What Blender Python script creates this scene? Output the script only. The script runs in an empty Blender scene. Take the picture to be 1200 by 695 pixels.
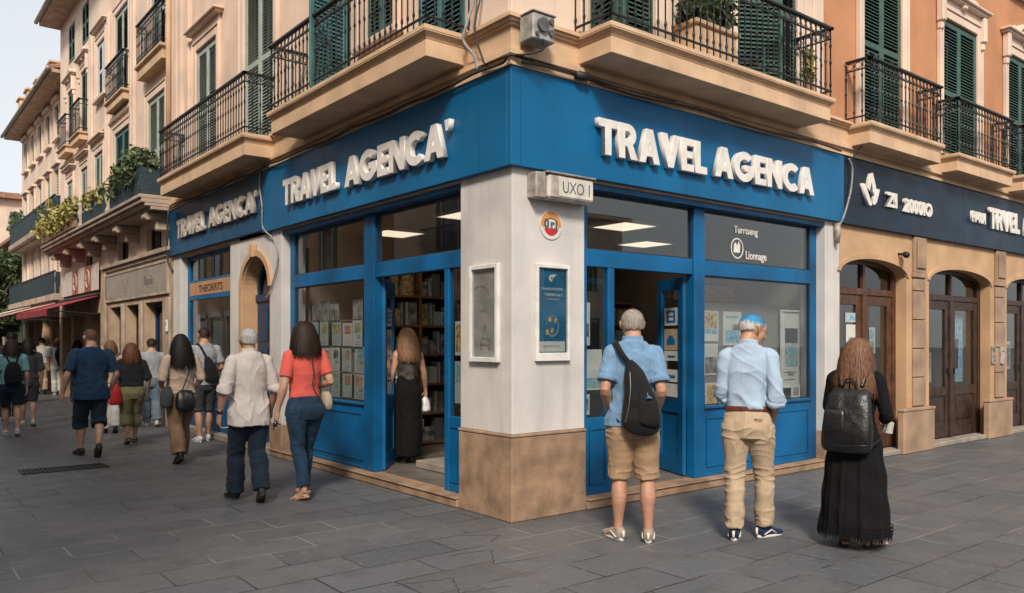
import bpy, bmesh, math, random
import numpy as np
from mathutils import Vector, Matrix, noise as mnoise

random.seed(7); np.random.seed(7)
scene = bpy.context.scene
# ---------------------------------------------------------------- camera
FW = (.6236, .7817)
CAMX, CAMY, CAMZ = -7.13*FW[0], -7.13*FW[1], 1.6
cam_d = bpy.data.cameras.new('camera'); cam = bpy.data.objects.new('camera', cam_d)
scene.collection.objects.link(cam); scene.camera = cam
cam.location = (CAMX, CAMY, CAMZ)
cam.rotation_euler = (math.radians(90), 0, math.atan2(FW[1], FW[0]) - math.pi/2)
cam_d.sensor_width = 36; cam_d.lens = 949/1200*36
cam_d.shift_y = 52.5/1200
cam_d.clip_start = .05; cam_d.clip_end = 600
# ---------------------------------------------------------------- light
SUN_DIR = Vector((-.45, -.55, .60)).normalized()      # towards the sun
SUN_EL = math.asin(SUN_DIR.z)
w = bpy.data.worlds.new('World'); scene.world = w; w.use_nodes = True
nt = w.node_tree; nt.nodes.clear()
out = nt.nodes.new('ShaderNodeOutputWorld'); bg = nt.nodes.new('ShaderNodeBackground')
sky = nt.nodes.new('ShaderNodeTexSky'); sky.sky_type = 'NISHITA'; sky.sun_disc = False
sky.sun_elevation = SUN_EL; sky.sun_rotation = math.atan2(SUN_DIR.x, SUN_DIR.y)
sky.air_density = 1.0; sky.dust_density = 2.5; sky.ozone_density = 1.0; sky.altitude = 0
hs = nt.nodes.new('ShaderNodeHueSaturation'); hs.inputs['Saturation'].default_value = .45
nt.links.new(sky.outputs[0], hs.inputs['Color'])
mx_ = nt.nodes.new('ShaderNodeMix'); mx_.data_type = 'RGBA'; mx_.inputs[0].default_value = .88
nt.links.new(hs.outputs[0], mx_.inputs[6]); mx_.inputs[7].default_value = (1.25, 1.28, 1.30, 1)   # thin bright haze over the whole sky
nt.links.new(mx_.outputs[2], bg.inputs['Color']); bg.inputs['Strength'].default_value = .15
nt.links.new(bg.outputs[0], out.inputs['Surface'])
sl = bpy.data.lights.new('sun', 'SUN'); sl.energy = 1.15; sl.angle = math.radians(11); sl.color = (1, .90, .76)
so = bpy.data.objects.new('sun', sl); scene.collection.objects.link(so)
so.rotation_euler = SUN_DIR.to_track_quat('Z', 'Y').to_euler(); so.location = (0, 0, 30)
scene.view_settings.view_transform = 'Standard'; scene.view_settings.look = 'None'
scene.view_settings.exposure = 1.85; scene.view_settings.gamma = 1
scene.view_settings.use_curve_mapping = False
try:
    scene.cycles.max_bounces = 8; scene.cycles.transparent_max_bounces = 12
    scene.cycles.caustics_reflective = False; scene.cycles.caustics_refractive = False
except Exception: pass
C = scene.collection

# ---------------------------------------------------------------- materials
MATS = {}
def mat(name, col, rough=.7, var=.12, scale=3.0, bump=.15, bscale=60, metal=0, spec=.5, streak=0, col2=None, coat=0, trans=0, emit=None, sheen=0, warp=None):
    if name in MATS: return MATS[name]
    m = bpy.data.materials.new(name); m.use_nodes = True
    n = m.node_tree.nodes; L = m.node_tree.links; b = n['Principled BSDF']
    b.inputs['Roughness'].default_value = rough; b.inputs['Metallic'].default_value = metal
    b.inputs['Specular IOR Level'].default_value = spec
    b.inputs['Subsurface Weight'].default_value = .12 if name.startswith('skin') else 0; b.inputs['Subsurface Scale'].default_value = .01
    if coat: b.inputs['Coat Weight'].default_value = coat; b.inputs['Coat Roughness'].default_value = .15
    if sheen: b.inputs['Sheen Weight'].default_value = sheen
    tc = n.new('ShaderNodeTexCoord')
    geo = n.new('ShaderNodeNewGeometry')
    pos = geo.outputs['Position'] if warp is None else tc.outputs['Object']
    def noise(sc, det=5, scalevec=None):
        t = n.new('ShaderNodeTexNoise'); t.inputs['Scale'].default_value = sc; t.inputs['Detail'].default_value = det
        if scalevec:
            mp = n.new('ShaderNodeMapping'); mp.inputs['Scale'].default_value = scalevec
            L.new(pos, mp.inputs['Vector']); L.new(mp.outputs[0], t.inputs['Vector'])
        else: L.new(pos, t.inputs['Vector'])
        return t.outputs['Fac']
    c2 = col2 or tuple(c*(1-var*1.8) for c in col)
    c1 = tuple(min(1, c*(1+var*.5)) for c in col)
    mx = n.new('ShaderNodeMix'); mx.data_type = 'RGBA'
    rp = n.new('ShaderNodeMapRange'); rp.inputs[1].default_value = .35; rp.inputs[2].default_value = .68
    L.new(noise(scale, 7), rp.inputs[0]); L.new(rp.outputs[0], mx.inputs[0])
    mx.inputs[6].default_value = (*c1, 1); mx.inputs[7].default_value = (*c2, 1)
    last = mx.outputs[2]
    if streak:
        r2 = n.new('ShaderNodeMapRange'); r2.inputs[1].default_value = .55; r2.inputs[2].default_value = .8; r2.inputs[4].default_value = streak
        L.new(noise(1.0, 6, (5, 5, .5)), r2.inputs[0])
        m2 = n.new('ShaderNodeMix'); m2.data_type = 'RGBA'
        L.new(r2.outputs[0], m2.inputs[0]); L.new(last, m2.inputs[6]); m2.inputs[7].default_value = (*[c*.45 for c in col], 1)
        last = m2.outputs[2]
    L.new(last, b.inputs['Base Color'])
    if emit:
        b.inputs['Emission Color'].default_value = (*emit[0], 1); b.inputs['Emission Strength'].default_value = emit[1]
    if bump:
        bp = n.new('ShaderNodeBump'); bp.inputs['Strength'].default_value = bump; bp.inputs['Distance'].default_value = .01
        L.new(noise(bscale, 4), bp.inputs['Height']); L.new(bp.outputs[0], b.inputs['Normal'])
    rr = n.new('ShaderNodeMapRange'); rr.inputs[3].default_value = max(.02, rough-.1); rr.inputs[4].default_value = min(1, rough+.12)
    L.new(noise(scale*2.3, 5), rr.inputs[0]); L.new(rr.outputs[0], b.inputs['Roughness'])
    MATS[name] = m; return m

CREAM = mat('cream_stucco', (.72, .535, .42), .85, .12, 1.2, .25, 50, streak=.18)
CREAM2 = mat('pale_stucco', (.72, .56, .455), .85, .12, .9, .25, 50, streak=.15)
TAN = mat('tan_plaster', (.62, .42, .265), .8, .12, 2.5, .25, 55, streak=.25)
TANW = mat('ochre_plaster', (.52, .325, .185), .85, .14, 1.6, .3, 45, streak=.22)
ORANGE = mat('terracotta_stucco', (.51, .235, .115), .88, .12, 1.1, .3, 45, streak=.22)
WHITEW = mat('white_plaster', (.58, .55, .525), .75, .10, 2.0, .14, 34, streak=.38)
BROWNP = mat('brown_plaster', (.42, .30, .20), .85, .18, 2.2, .3, 45, streak=.2)
STONE = mat('brown_stone', (.33, .21, .135), .75, .22, 5, .5, 70, streak=.15)
STONE2 = mat('grey_brown_stone', (.36, .24, .16), .8, .2, 2.5, .5, 40, streak=.2)
STONEP = mat('pale_stone', (.42, .33, .26), .8, .2, 2.5, .4, 40, streak=.2)
BLUE = mat('blue_paint', (.002, .105, .27), .42, .24, 1.7, .06, 20, spec=.3, streak=.15)
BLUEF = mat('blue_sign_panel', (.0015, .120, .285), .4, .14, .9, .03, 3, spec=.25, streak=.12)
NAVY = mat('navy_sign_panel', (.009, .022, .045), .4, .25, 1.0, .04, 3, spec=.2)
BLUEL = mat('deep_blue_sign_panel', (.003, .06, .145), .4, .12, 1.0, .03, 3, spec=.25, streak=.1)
NAVYD = mat('navy_door_paint', (.004, .035, .10), .4, .15, 3, .05, 20)
LETTER = mat('sign_letter_paint', (.74, .70, .66), .5, .08, 8, .05, 40)
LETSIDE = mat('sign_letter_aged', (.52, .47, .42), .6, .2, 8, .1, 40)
IRON = mat('black_iron', (.022, .024, .026), .5, .3, 30, .1, 90, metal=.3)
GREEN = mat('green_shutter_paint', (.042, .098, .078), .6, .18, 6, .1, 70)
GREENP = mat('faded_green_shutter_paint', (.34, .40, .355), .65, .15, 6, .1, 70)  # paler and greyer than the other green shutters
TEAL = mat('teal_shutter_paint', (.05, .16, .17), .6, .18, 6, .1, 70)
DARKIN = mat('dark_interior', (.03, .025, .022), .8, .3, 4, 0)  # for sheets behind windows and doors; the rooms' shade is in this colour
WOOD = mat('brown_door_wood', (.10, .042, .022), .45, .3, 7, .2, 60, spec=.4)
WOODD = mat('dark_door_wood', (.045, .024, .016), .45, .3, 7, .2, 60, spec=.4)
SHELFW = mat('shelf_wood', (.26, .12, .05), .5, .25, 6, .1, 50)
GREYM = mat('weathered_grey_metal', (.35, .31, .27), .55, .25, 14, .2, 50, metal=.2)
WHITEM = mat('white_frame_paint', (.68, .66, .63), .5, .08, 8, .05, 40)
CABLE = mat('black_cable_rubber', (.03, .027, .025), .6, .3, 20, .1, 50)
CABLEG = mat('grey_cable_rubber', (.28, .27, .26), .6, .2, 20, .1, 50)
CONC = mat('pale_step_stone', (.30, .25, .21), .8, .2, 3, .4, 60)
LEAF = mat('green_leaf', (.07, .11, .03), .6, .35, 9, 0, sheen=.1)
LEAFY = mat('yellow_green_leaf', (.36, .32, .09), .6, .35, 9, 0)
BARK = mat('brown_bark', (.09, .06, .04), .9, .3, 12, .5, 40)
GLOW = mat('lit_ceiling_panel', (.9, .85, .75), .5, 0, 1, 0, emit=((1, .80, .58), .42))
GREYP = mat('grey_display_board', (.22, .205, .19), .7, .08, 3, .05, 30)
PAPERW = mat('white_paper', (.62, .61, .58), .6, .05, 8, 0)
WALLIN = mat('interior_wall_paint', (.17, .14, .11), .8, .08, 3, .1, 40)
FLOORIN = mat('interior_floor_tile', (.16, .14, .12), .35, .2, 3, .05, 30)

def glass(name, tint, refl_boost=1.0, rough=.0, dark=1.0):
    m = bpy.data.materials.new(name); m.use_nodes = True
    n = m.node_tree.nodes; L = m.node_tree.links; n.remove(n['Principled BSDF'])
    o = n['Material Output']; t = n.new('ShaderNodeBsdfTransparent'); g = n.new('ShaderNodeBsdfGlossy')
    t.inputs[0].default_value = (*[c*dark for c in tint], 1); g.inputs['Roughness'].default_value = rough
    g.inputs[0].default_value = (1, 1, 1, 1)
    lw = n.new('ShaderNodeLayerWeight'); lw.inputs['Blend'].default_value = .5
    pw = n.new('ShaderNodeMath'); pw.operation = 'POWER'; pw.inputs[1].default_value = 4.0; L.new(lw.outputs['Facing'], pw.inputs[0])
    mu = n.new('ShaderNodeMath'); mu.operation = 'MULTIPLY_ADD'; mu.inputs[1].default_value = .6; mu.inputs[2].default_value = .042*refl_boost; mu.use_clamp = True
    mx = n.new('ShaderNodeMixShader')
    tc = n.new('ShaderNodeNewGeometry'); nz = n.new('ShaderNodeTexNoise'); nz.inputs['Scale'].default_value = .9; nz.inputs['Detail'].default_value = 0
    bp = n.new('ShaderNodeBump'); bp.inputs['Strength'].default_value = .03; bp.inputs['Distance'].default_value = .03
    L.new(tc.outputs['Position'], nz.inputs['Vector']); L.new(nz.outputs['Fac'], bp.inputs['Height'])
    L.new(bp.outputs[0], g.inputs['Normal'])
    L.new(pw.outputs[0], mu.inputs[0]); L.new(mu.outputs[0], mx.inputs[0])
    L.new(t.outputs[0], mx.inputs[1]); L.new(g.outputs[0], mx.inputs[2]); L.new(mx.outputs[0], o.inputs[0])
    return m
REFLC = mat('pale_facade_across', (.75, .60, .46), .85, .12, 1.2, .2, 50, streak=.2)
GLASS = glass('shop_window_glass', (.86, .88, .88), 1.5)
GLASSD = glass('dark_window_glass', (.45, .47, .48), 1.3)

# ---------------------------------------------------------------- object helpers
def tag(o, label=None, cat=None, group=None, kind=None):
    if label: o['label'] = label
    if cat: o['category'] = cat
    if group: o['group'] = group
    if kind: o['kind'] = kind
    return o
def empty(name, loc=(0, 0, 0), rz=0, label=None, cat=None, group=None):
    o = bpy.data.objects.new(name, None); C.objects.link(o); o.location = loc; o.rotation_euler = (0, 0, rz)
    o.empty_display_size = .2
    return tag(o, label, cat, group)
def link_mesh(name, me, m, parent=None, smooth=False):
    o = bpy.data.objects.new(name, me); C.objects.link(o)
    ms = m if isinstance(m, (list, tuple)) else [m]
    for x in ms: me.materials.append(x)
    if smooth: me.polygons.foreach_set('use_smooth', [True]*len(me.polygons))
    if parent is not None:
        o.parent = parent
    return o

class MB:
    """collects geometry in world coordinates, links it as one mesh object"""
    def __init__(s): s.v = []; s.f = []; s.mi = []; s.m = 0
    def add(s, vs, fs):
        b = len(s.v); s.v += [tuple(v) for v in vs]; s.f += [tuple(i+b for i in f) for f in fs]; s.mi += [s.m]*len(fs)
        return s
    def box(s, x0, x1, y0, y1, z0, z1, ch=0):
        x0, x1 = min(x0, x1), max(x0, x1); y0, y1 = min(y0, y1), max(y0, y1); z0, z1 = min(z0, z1), max(z0, z1)
        if ch and min(x1-x0, y1-y0, z1-z0) > 2.2*ch:
            c = ch; V = []; idx = {}
            for ix, X in ((0, x0), (1, x1)):
                for iy, Y in ((0, y0), (1, y1)):
                    for iz, Z in ((0, z0), (1, z1)):
                        dx = c if ix == 0 else -c; dy = c if iy == 0 else -c; dz = c if iz == 0 else -c
                        for k, p in enumerate(((X, Y+dy, Z+dz), (X+dx, Y, Z+dz), (X+dx, Y+dy, Z))):
                            idx[(ix, iy, iz, k)] = len(V); V.append(p)
            F = []
            g = lambda a, b, c_, k: idx[(a, b, c_, k)]
            F += [(g(0,0,0,0), g(0,0,1,0), g(0,1,1,0), g(0,1,0,0)), (g(1,0,0,0), g(1,1,0,0), g(1,1,1,0), g(1,0,1,0)),
                  (g(0,0,0,1), g(1,0,0,1), g(1,0,1,1), g(0,0,1,1)), (g(0,1,0,1), g(0,1,1,1), g(1,1,1,1), g(1,1,0,1)),
                  (g(0,0,0,2), g(0,1,0,2), g(1,1,0,2), g(1,0,0,2)), (g(0,0,1,2), g(1,0,1,2), g(1,1,1,2), g(0,1,1,2))]
            for iy in (0, 1):
                for iz in (0, 1): F.append((g(0,iy,iz,1), g(1,iy,iz,1), g(1,iy,iz,2), g(0,iy,iz,2)))
            for ix in (0, 1):
                for iz in (0, 1): F.append((g(ix,0,iz,0), g(ix,1,iz,0), g(ix,1,iz,2), g(ix,0,iz,2)))
            for ix in (0, 1):
                for iy in (0, 1): F.append((g(ix,iy,0,0), g(ix,iy,1,0), g(ix,iy,1,1), g(ix,iy,0,1)))
            for ix in (0, 1):
                for iy in (0, 1):
                    for iz in (0, 1): F.append((g(ix,iy,iz,0), g(ix,iy,iz,1), g(ix,iy,iz,2)))
            return s.add(V, F)
        V = [(x0,y0,z0),(x1,y0,z0),(x1,y1,z0),(x0,y1,z0),(x0,y0,z1),(x1,y0,z1),(x1,y1,z1),(x0,y1,z1)]
        return s.add(V, [(0,3,2,1),(4,5,6,7),(0,1,5,4),(1,2,6,5),(2,3,7,6),(3,0,4,7)])
    def tube(s, pts, r, n=8, cap=True):
        pts = [Vector(p) for p in pts]; rs = r if isinstance(r, (list, tuple)) else [r]*len(pts)
        V = []; F = []; ref = None
        for i, p in enumerate(pts):
            t = (pts[min(i+1, len(pts)-1)] - pts[max(i-1, 0)])
            t = t.normalized() if t.length > 1e-9 else Vector((0,0,1))
            if ref is None: ref = Vector((1,0,0)) if abs(t.x) < .8 else Vector((0,1,0))
            a = (ref - t*ref.dot(t)).normalized(); ref = a; b = t.cross(a)
            for k in range(n):
                th = 2*math.pi*k/n; V.append(p + (a*math.cos(th)+b*math.sin(th))*rs[i])
        for i in range(len(pts)-1):
            for k in range(n):
                F.append((i*n+k, i*n+(k+1)%n, (i+1)*n+(k+1)%n, (i+1)*n+k))
        if cap: F.append(tuple(range(n-1, -1, -1))); F.append(tuple((len(pts)-1)*n+k for k in range(n)))
        return s.add(V, F)
    def build(s, name, m, parent=None, smooth=False, fix=True):
        me = bpy.data.meshes.new(name); me.from_pydata(s.v, [], s.f)
        if any(s.mi): me.polygons.foreach_set('material_index', s.mi)
        if fix:
            bm = bmesh.new(); bm.from_mesh(me); bmesh.ops.recalc_face_normals(bm, faces=bm.faces); bm.to_mesh(me); bm.free()
        o = link_mesh(name, me, m, parent, smooth)
        if parent is not None:   # geometry is in world space: keep it there
            root = parent; M = Matrix.Identity(4)
            while root is not None:
                M = root.matrix_basis @ M if root.parent is None else M
                root = root.parent
            p = parent; M = Matrix.Identity(4)
            while p is not None: M = p.matrix_basis @ M; p = p.parent
            me.transform(M.inverted())
        else:                    # put the origin at the base of the thing
            vs = np.array(s.v); c = Vector(((vs[:,0].min()+vs[:,0].max())/2, (vs[:,1].min()+vs[:,1].max())/2, vs[:,2].min()))
            me.transform(Matrix.Translation(-c)); o.location = c
        return o

class Fac:
    """facade frame: u along the wall, w outwards, z up"""
    def __init__(s, side, off=0, off2=0): s.side = side; s.off = off
    def p(s, u, w, z): return (s.off-w, u, z) if s.side == 'L' else (u, s.off-w, z)
    def box(s, mb, u0, u1, w0, w1, z0, z1, ch=0):
        a = s.p(u0, w0, z0); b = s.p(u1, w1, z1); return mb.box(a[0], b[0], a[1], b[1], a[2], b[2], ch)
    def prism(s, mb, uz, w0, w1):
        n = len(uz); V = [s.p(u, w0, z) for u, z in uz] + [s.p(u, w1, z) for u, z in uz]
        F = [tuple(range(n)), tuple(range(2*n-1, n-1, -1))] + [(i, (i+1) % n, n+(i+1) % n, n+i) for i in range(n)]
        return mb.add(V, F)
    def mat(s, u, w, z):
        if s.side == 'L': M = Matrix(((0, 0, -1), (-1, 0, 0), (0, 1, 0)))
        else: M = Matrix(((1, 0, 0), (0, 0, -1), (0, 1, 0)))
        return Matrix.Translation(s.p(u, w, z)) @ M.to_4x4()
LF = Fac('L'); RF = Fac('R')

def wall(mb, fac, u0, u1, z0, z1, w0, w1, holes):
    us = sorted({u0, u1, *[h for q in holes for h in q[:2] if u0 < h < u1]})
    for a, b in zip(us[:-1], us[1:]):
        hs_ = sorted([(q[2], q[3]) for q in holes if q[0] <= a+1e-6 and q[1] >= b-1e-6])
        z = z0
        for h0, h1 in hs_:
            if h0 > z: fac.box(mb, a, b, w0, w1, z, h0)
            z = max(z, h1)
        if z < z1: fac.box(mb, a, b, w0, w1, z, z1)

def arch_fill(mb, fac, u0, u1, zs, rise, ztop, w0, w1, n=20):
    """wall above a segmental arch"""
    for i in range(n):
        a = u0+(u1-u0)*i/n; b = u0+(u1-u0)*(i+1)/n
        za = zs+rise*math.sqrt(max(0, 1-(2*i/n-1)**2)); zb = zs+rise*math.sqrt(max(0, 1-(2*(i+1)/n-1)**2))
        fac.prism(mb, [(a, za), (b, zb), (b, ztop), (a, ztop)], w0, w1)
def arch_band(mb, fac, u0, u1, zs, rise, t, w0, w1, n=20):
    for i in range(n):
        q = []
        for k in (i, i+1):
            s_ = 2*k/n-1; zc = math.sqrt(max(0, 1-s_*s_))
            cu = (u0+u1)/2; hu = (u1-u0)/2
            th = math.pi*(1-k/n)
            q.append((cu+hu*math.cos(th), zs+rise*math.sin(th), cu+(hu+t)*math.cos(th), zs+(rise+t)*math.sin(th)))
        (a, za, a2, za2), (b, zb, b2, zb2) = q
        fac.prism(mb, [(a, za), (b, zb), (b2, zb2), (a2, za2)], w0, w1)

# block letters --------------------------------------------------------
def arc(cx, cy, r, a0, a1, n=14): return [(cx+r*math.cos(math.radians(a0+(a1-a0)*i/n)), cy+r*math.sin(math.radians(a0+(a1-a0)*i/n))) for i in range(n+1)]
GL = {
 'T': (.72, [[(0,1),(0,.78),(.24,.78),(.24,0),(.48,0),(.48,.78),(.72,.78),(.72,1)]]),
 'R': (.76, [[(0,0),(0,1)]+arc(.38,.69,.31,90,-56)+[(.76,0),(.48,0),(.33,.36),(.24,.36),(.24,0)], [(.24,.80),(.24,.57)]+arc(.37,.685,.115,-90,90)]),
 'A': (.88, [[(0,0),(.31,1),(.57,1),(.88,0),(.62,0),(.56,.2),(.32,.2),(.26,0)], [(.38,.4),(.50,.4),(.44,.66)]]),
 'V': (.84, [[(0,1),(.26,1),(.42,.4),(.58,1),(.84,1),(.54,0),(.30,0)]]),
 'E': (.58, [[(0,0),(0,1),(.58,1),(.58,.79),(.24,.79),(.24,.61),(.54,.61),(.54,.41),(.24,.41),(.24,.21),(.58,.21),(.58,0)]]),
 'L': (.56, [[(0,0),(0,1),(.24,1),(.24,.22),(.56,.22),(.56,0)]]),
 'N': (.80, [[(0,0),(0,1),(.22,1),(.57,.42),(.57,1),(.80,1),(.80,0),(.58,0),(.23,.58),(.23,0)]]),
 'C': (.86, [arc(.5,.5,.51,46,314,26)+arc(.5,.5,.26,310,50,20)]),
 'G': (.98, [arc(.5,.5,.51,42,325,26)+[(.98,.20),(.98,.56),(.54,.56),(.54,.36),(.74,.36)]+arc(.5,.5,.26,-36,-310,20)]),
 "'": (.2, [[(0,1),(.2,1),(.15,.70),(.05,.70)]]),
}
def curve_obj(name, polys, M, ext, bevel, m, parent):
    cu = bpy.data.curves.new(name, 'CURVE'); cu.dimensions = '2D'; cu.fill_mode = 'BOTH'; cu.extrude = ext; cu.bevel_depth = bevel; cu.bevel_resolution = 1
    for pl in polys:
        sp = cu.splines.new('POLY'); sp.points.add(len(pl)-1)
        for i, (x, y) in enumerate(pl): sp.points[i].co = (x, y, 0, 1)
        sp.use_cyclic_u = True
    return _to_mesh(name, cu, M, m, parent)
def _to_mesh(name, cu, M, m, parent):
    tmp = bpy.data.objects.new(name+'_tmp', cu); C.objects.link(tmp)
    bpy.context.view_layer.update()
    dg = bpy.context.evaluated_depsgraph_get(); me = bpy.data.meshes.new_from_object(tmp.evaluated_get(dg))
    bpy.data.objects.remove(tmp); me.name = name; me.materials.clear()
    me.transform(M)
    o = link_mesh(name, me, m, parent)
    if parent is not None:
        P = Matrix.Identity(4); q = parent
        while q is not None: P = q.matrix_basis @ P; q = q.parent
        me.transform(P.inverted())
    return o
def letters(name, text, fac, u0, u1, z0, h, w, depth, m, parent, gap=.07, jit=0, skew=0):
    tot = sum(GL[c][0] for c in text if c != ' ')+gap*(len(text)-1)+.35*text.count(' ')
    polys = []; x = 0; sc = abs(u1-u0)/tot
    for c in text:
        if c == ' ': x += .35+gap; continue
        wd, pl = GL[c]
        dz = random.uniform(-jit, jit)
        for p in pl: polys.append([((x+a)*sc, (b+dz)*h+skew*x*sc) for a, b in p])
        x += wd+gap
    return curve_obj(name, polys, fac.mat(u0, w, z0), depth/2, .003, m, parent)
def text_obj(name, body, fac, u, w, z, size, m, parent, ext=.002, offset=0, sx=1, align='LEFT', rot=0):
    cu = bpy.data.curves.new(name, 'FONT'); cu.body = body; cu.size = size; cu.extrude = ext; cu.offset = offset; cu.align_x = align
    return _to_mesh(name, cu, fac.mat(u, w, z) @ Matrix.Rotation(rot, 4, 'Z') @ Matrix.Diagonal((sx, 1, 1, 1)), m, parent)
# ================================================================ ground
def paving_material():
    m = bpy.data.materials.new('grey_stone_paving'); m.use_nodes = True
    n = m.node_tree.nodes; L = m.node_tree.links; b = n['Principled BSDF']
    g = n.new('ShaderNodeNewGeometry')
    mp = n.new('ShaderNodeMapping'); mp.inputs['Location'].default_value = (.13, .07, 0)
    L.new(g.outputs['Position'], mp.inputs['Vector'])
    wn = n.new('ShaderNodeTexNoise'); wn.inputs['Scale'].default_value = 6; L.new(g.outputs['Position'], wn.inputs['Vector'])
    wa = n.new('ShaderNodeMix'); wa.data_type = 'RGBA'; wa.blend_type = 'LINEAR_LIGHT'; wa.inputs[0].default_value = .006
    L.new(mp.outputs[0], wa.inputs[6]); L.new(wn.outputs['Color'], wa.inputs[7])
    br = n.new('ShaderNodeTexBrick'); br.offset = .5; br.offset_frequency = 2; br.squash = 1
    br.inputs['Scale'].default_value = 1; br.inputs['Brick Width'].default_value = .78; br.inputs['Row Height'].default_value = .40
    br.inputs['Mortar Size'].default_value = .0085; br.inputs['Mortar Smooth'].default_value = .4; br.inputs['Bias'].default_value = 0
    br.inputs['Color1'].default_value = (.078, .083, .093, 1); br.inputs['Color2'].default_value = (.110, .114, .124, 1); br.inputs['Mortar'].default_value = (.022, .021, .021, 1)
    L.new(wa.outputs[2], br.inputs['Vector'])
    def noise(s, d): 
        t = n.new('ShaderNodeTexNoise'); t.inputs['Scale'].default_value = s; t.inputs['Detail'].default_value = d; t.inputs['Roughness'].default_value = .65
        L.new(g.outputs['Position'], t.inputs['Vector']); return t.outputs['Fac']
    def rng(src, a, b_, c, d):
        r = n.new('ShaderNodeMapRange'); r.inputs[1].default_value = a; r.inputs[2].default_value = b_; r.inputs[3].default_value = c; r.inputs[4].default_value = d
        L.new(src, r.inputs[0]); return r.outputs[0]
    def mixc(f, a, bcol, mode='MIX'):
        x = n.new('ShaderNodeMix'); x.data_type = 'RGBA'; x.blend_type = mode; L.new(f, x.inputs[0]) if not isinstance(f, float) else setattr(x.inputs[0], 'default_value', f)
        L.new(a, x.inputs[6]); x.inputs[7].default_value = bcol; return x.outputs[2]
    c = br.outputs['Color']
    c = mixc(rng(noise(.7, 7), .44, .66, 0, .75), c, (.128, .124, .123, 1))          # worn, dusty patches
    c = mixc(rng(noise(2.6, 8), .52, .72, 0, .6), c, (.06, .058, .058, 1))        # grimy patches
    c = mixc(rng(noise(16, 4), .58, .70, 0, .6), c, (.20, .185, .17, 1))           # gum and scuffs
    c = mixc(rng(noise(60, 2), .66, .72, 0, .6), c, (.018, .018, .018, 1))
    # joints that have filled with pale dust in places
    x = n.new('ShaderNodeMath'); x.operation = 'MULTIPLY'; L.new(br.outputs['Fac'], x.inputs[0]); L.new(rng(noise(.5, 3), .5, .6, 0, .8), x.inputs[1])
    c = mixc(x.outputs[0], c, (.27, .245, .22, 1))
    L.new(c, b.inputs['Base Color'])
    L.new(rng(noise(3.3, 6), .3, .7, .42, .68), b.inputs['Roughness'])
    b.inputs['Specular IOR Level'].default_value = .4
    bp = n.new('ShaderNodeBump'); bp.inputs['Strength'].default_value = .35; bp.inputs['Distance'].default_value = .012
    hm = n.new('ShaderNodeMath'); hm.operation = 'MULTIPLY_ADD'; hm.inputs[1].default_value = -1.0
    L.new(br.outputs['Fac'], hm.inputs[0])
    nn = n.new('ShaderNodeMath'); nn.operation = 'MULTIPLY'; nn.inputs[1].default_value = .5; L.new(noise(30, 6), nn.inputs[0]); L.new(nn.outputs[0], hm.inputs[2])
    L.new(hm.outputs[0], bp.inputs['Height']); L.new(bp.outputs[0], b.inputs['Normal'])
    return m
g = MB(); g.add([(-200, -200, 0), (200, -200, 0), (200, 260, 0), (-200, 260, 0)], [(0, 1, 2, 3)])
pv = g.build('pavement', paving_material()); tag(pv, 'grey stone slab paving', None, None, 'structure')

# old dark tar seams near the corner
for pts in (((-1.05, -.55), (-.70, -.62), (-.92, -.95), (-.55, -1.02)), ((-1.75, -.95), (-1.35, -1.05), (-1.50, -1.35), (-1.15, -1.42)), ((-.62, -.1), (-.35, -.28), (-.55, -.42))):
    b = MB()
    for (x0, y0), (x1, y1) in zip(pts[:-1], pts[1:]):
        d = Vector((x1-x0, y1-y0, 0)); L_ = d.length; d /= L_; n_ = Vector((-d.y, d.x, 0)); V = []
        for k in range(9):
            t = k/8; wv = .010*math.sin(k*2.3+x0*9); c_ = Vector((x0, y0, .0012))+d*L_*t+n_*wv; h_ = .002+.003*abs(math.sin(k*1.7+y0*5)); V += [c_-n_*h_, c_+n_*h_]
        b.add(V, [(2*k, 2*k+1, 2*k+3, 2*k+2) for k in range(8)])
    o_ = b.build('tar_seam', mat('old_tar', (.038, .037, .037), .8, .2, 20, 0), pv)
# drain grate in the paving
gr = empty('drain_grate', (-2.5, 5.87, 0), 0, 'rectangular slotted iron drain grate set in the paving at left', 'drain grate')
b = MB()
gx0, gx1, gy0, gy1 = -2.98, -2.02, 5.66, 6.06
for q in ((gx0, gx1, gy0, gy0+.03), (gx0, gx1, gy1-.03, gy1), (gx0, gx0+.03, gy0, gy1), (gx1-.03, gx1, gy0, gy1)): b.box(*q, .002, .010)
b.build('frame', IRON, gr)
b = MB()
x = gx0+.05
while x < gx1-.04: b.box(x, x+.022, gy0+.03, gy1-.03, .002, .008); x += .048
b.build('bar', IRON, gr)
b = MB(); b.box(gx0+.03, gx1-.03, gy0+.03, gy1-.03, .0005, .0015); b.build('pit', mat('drain_dark', (.008, .008, .008), .9, 0, 1, 0), gr)  # flat black sheet; shade of the hole below is put into its colour

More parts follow.
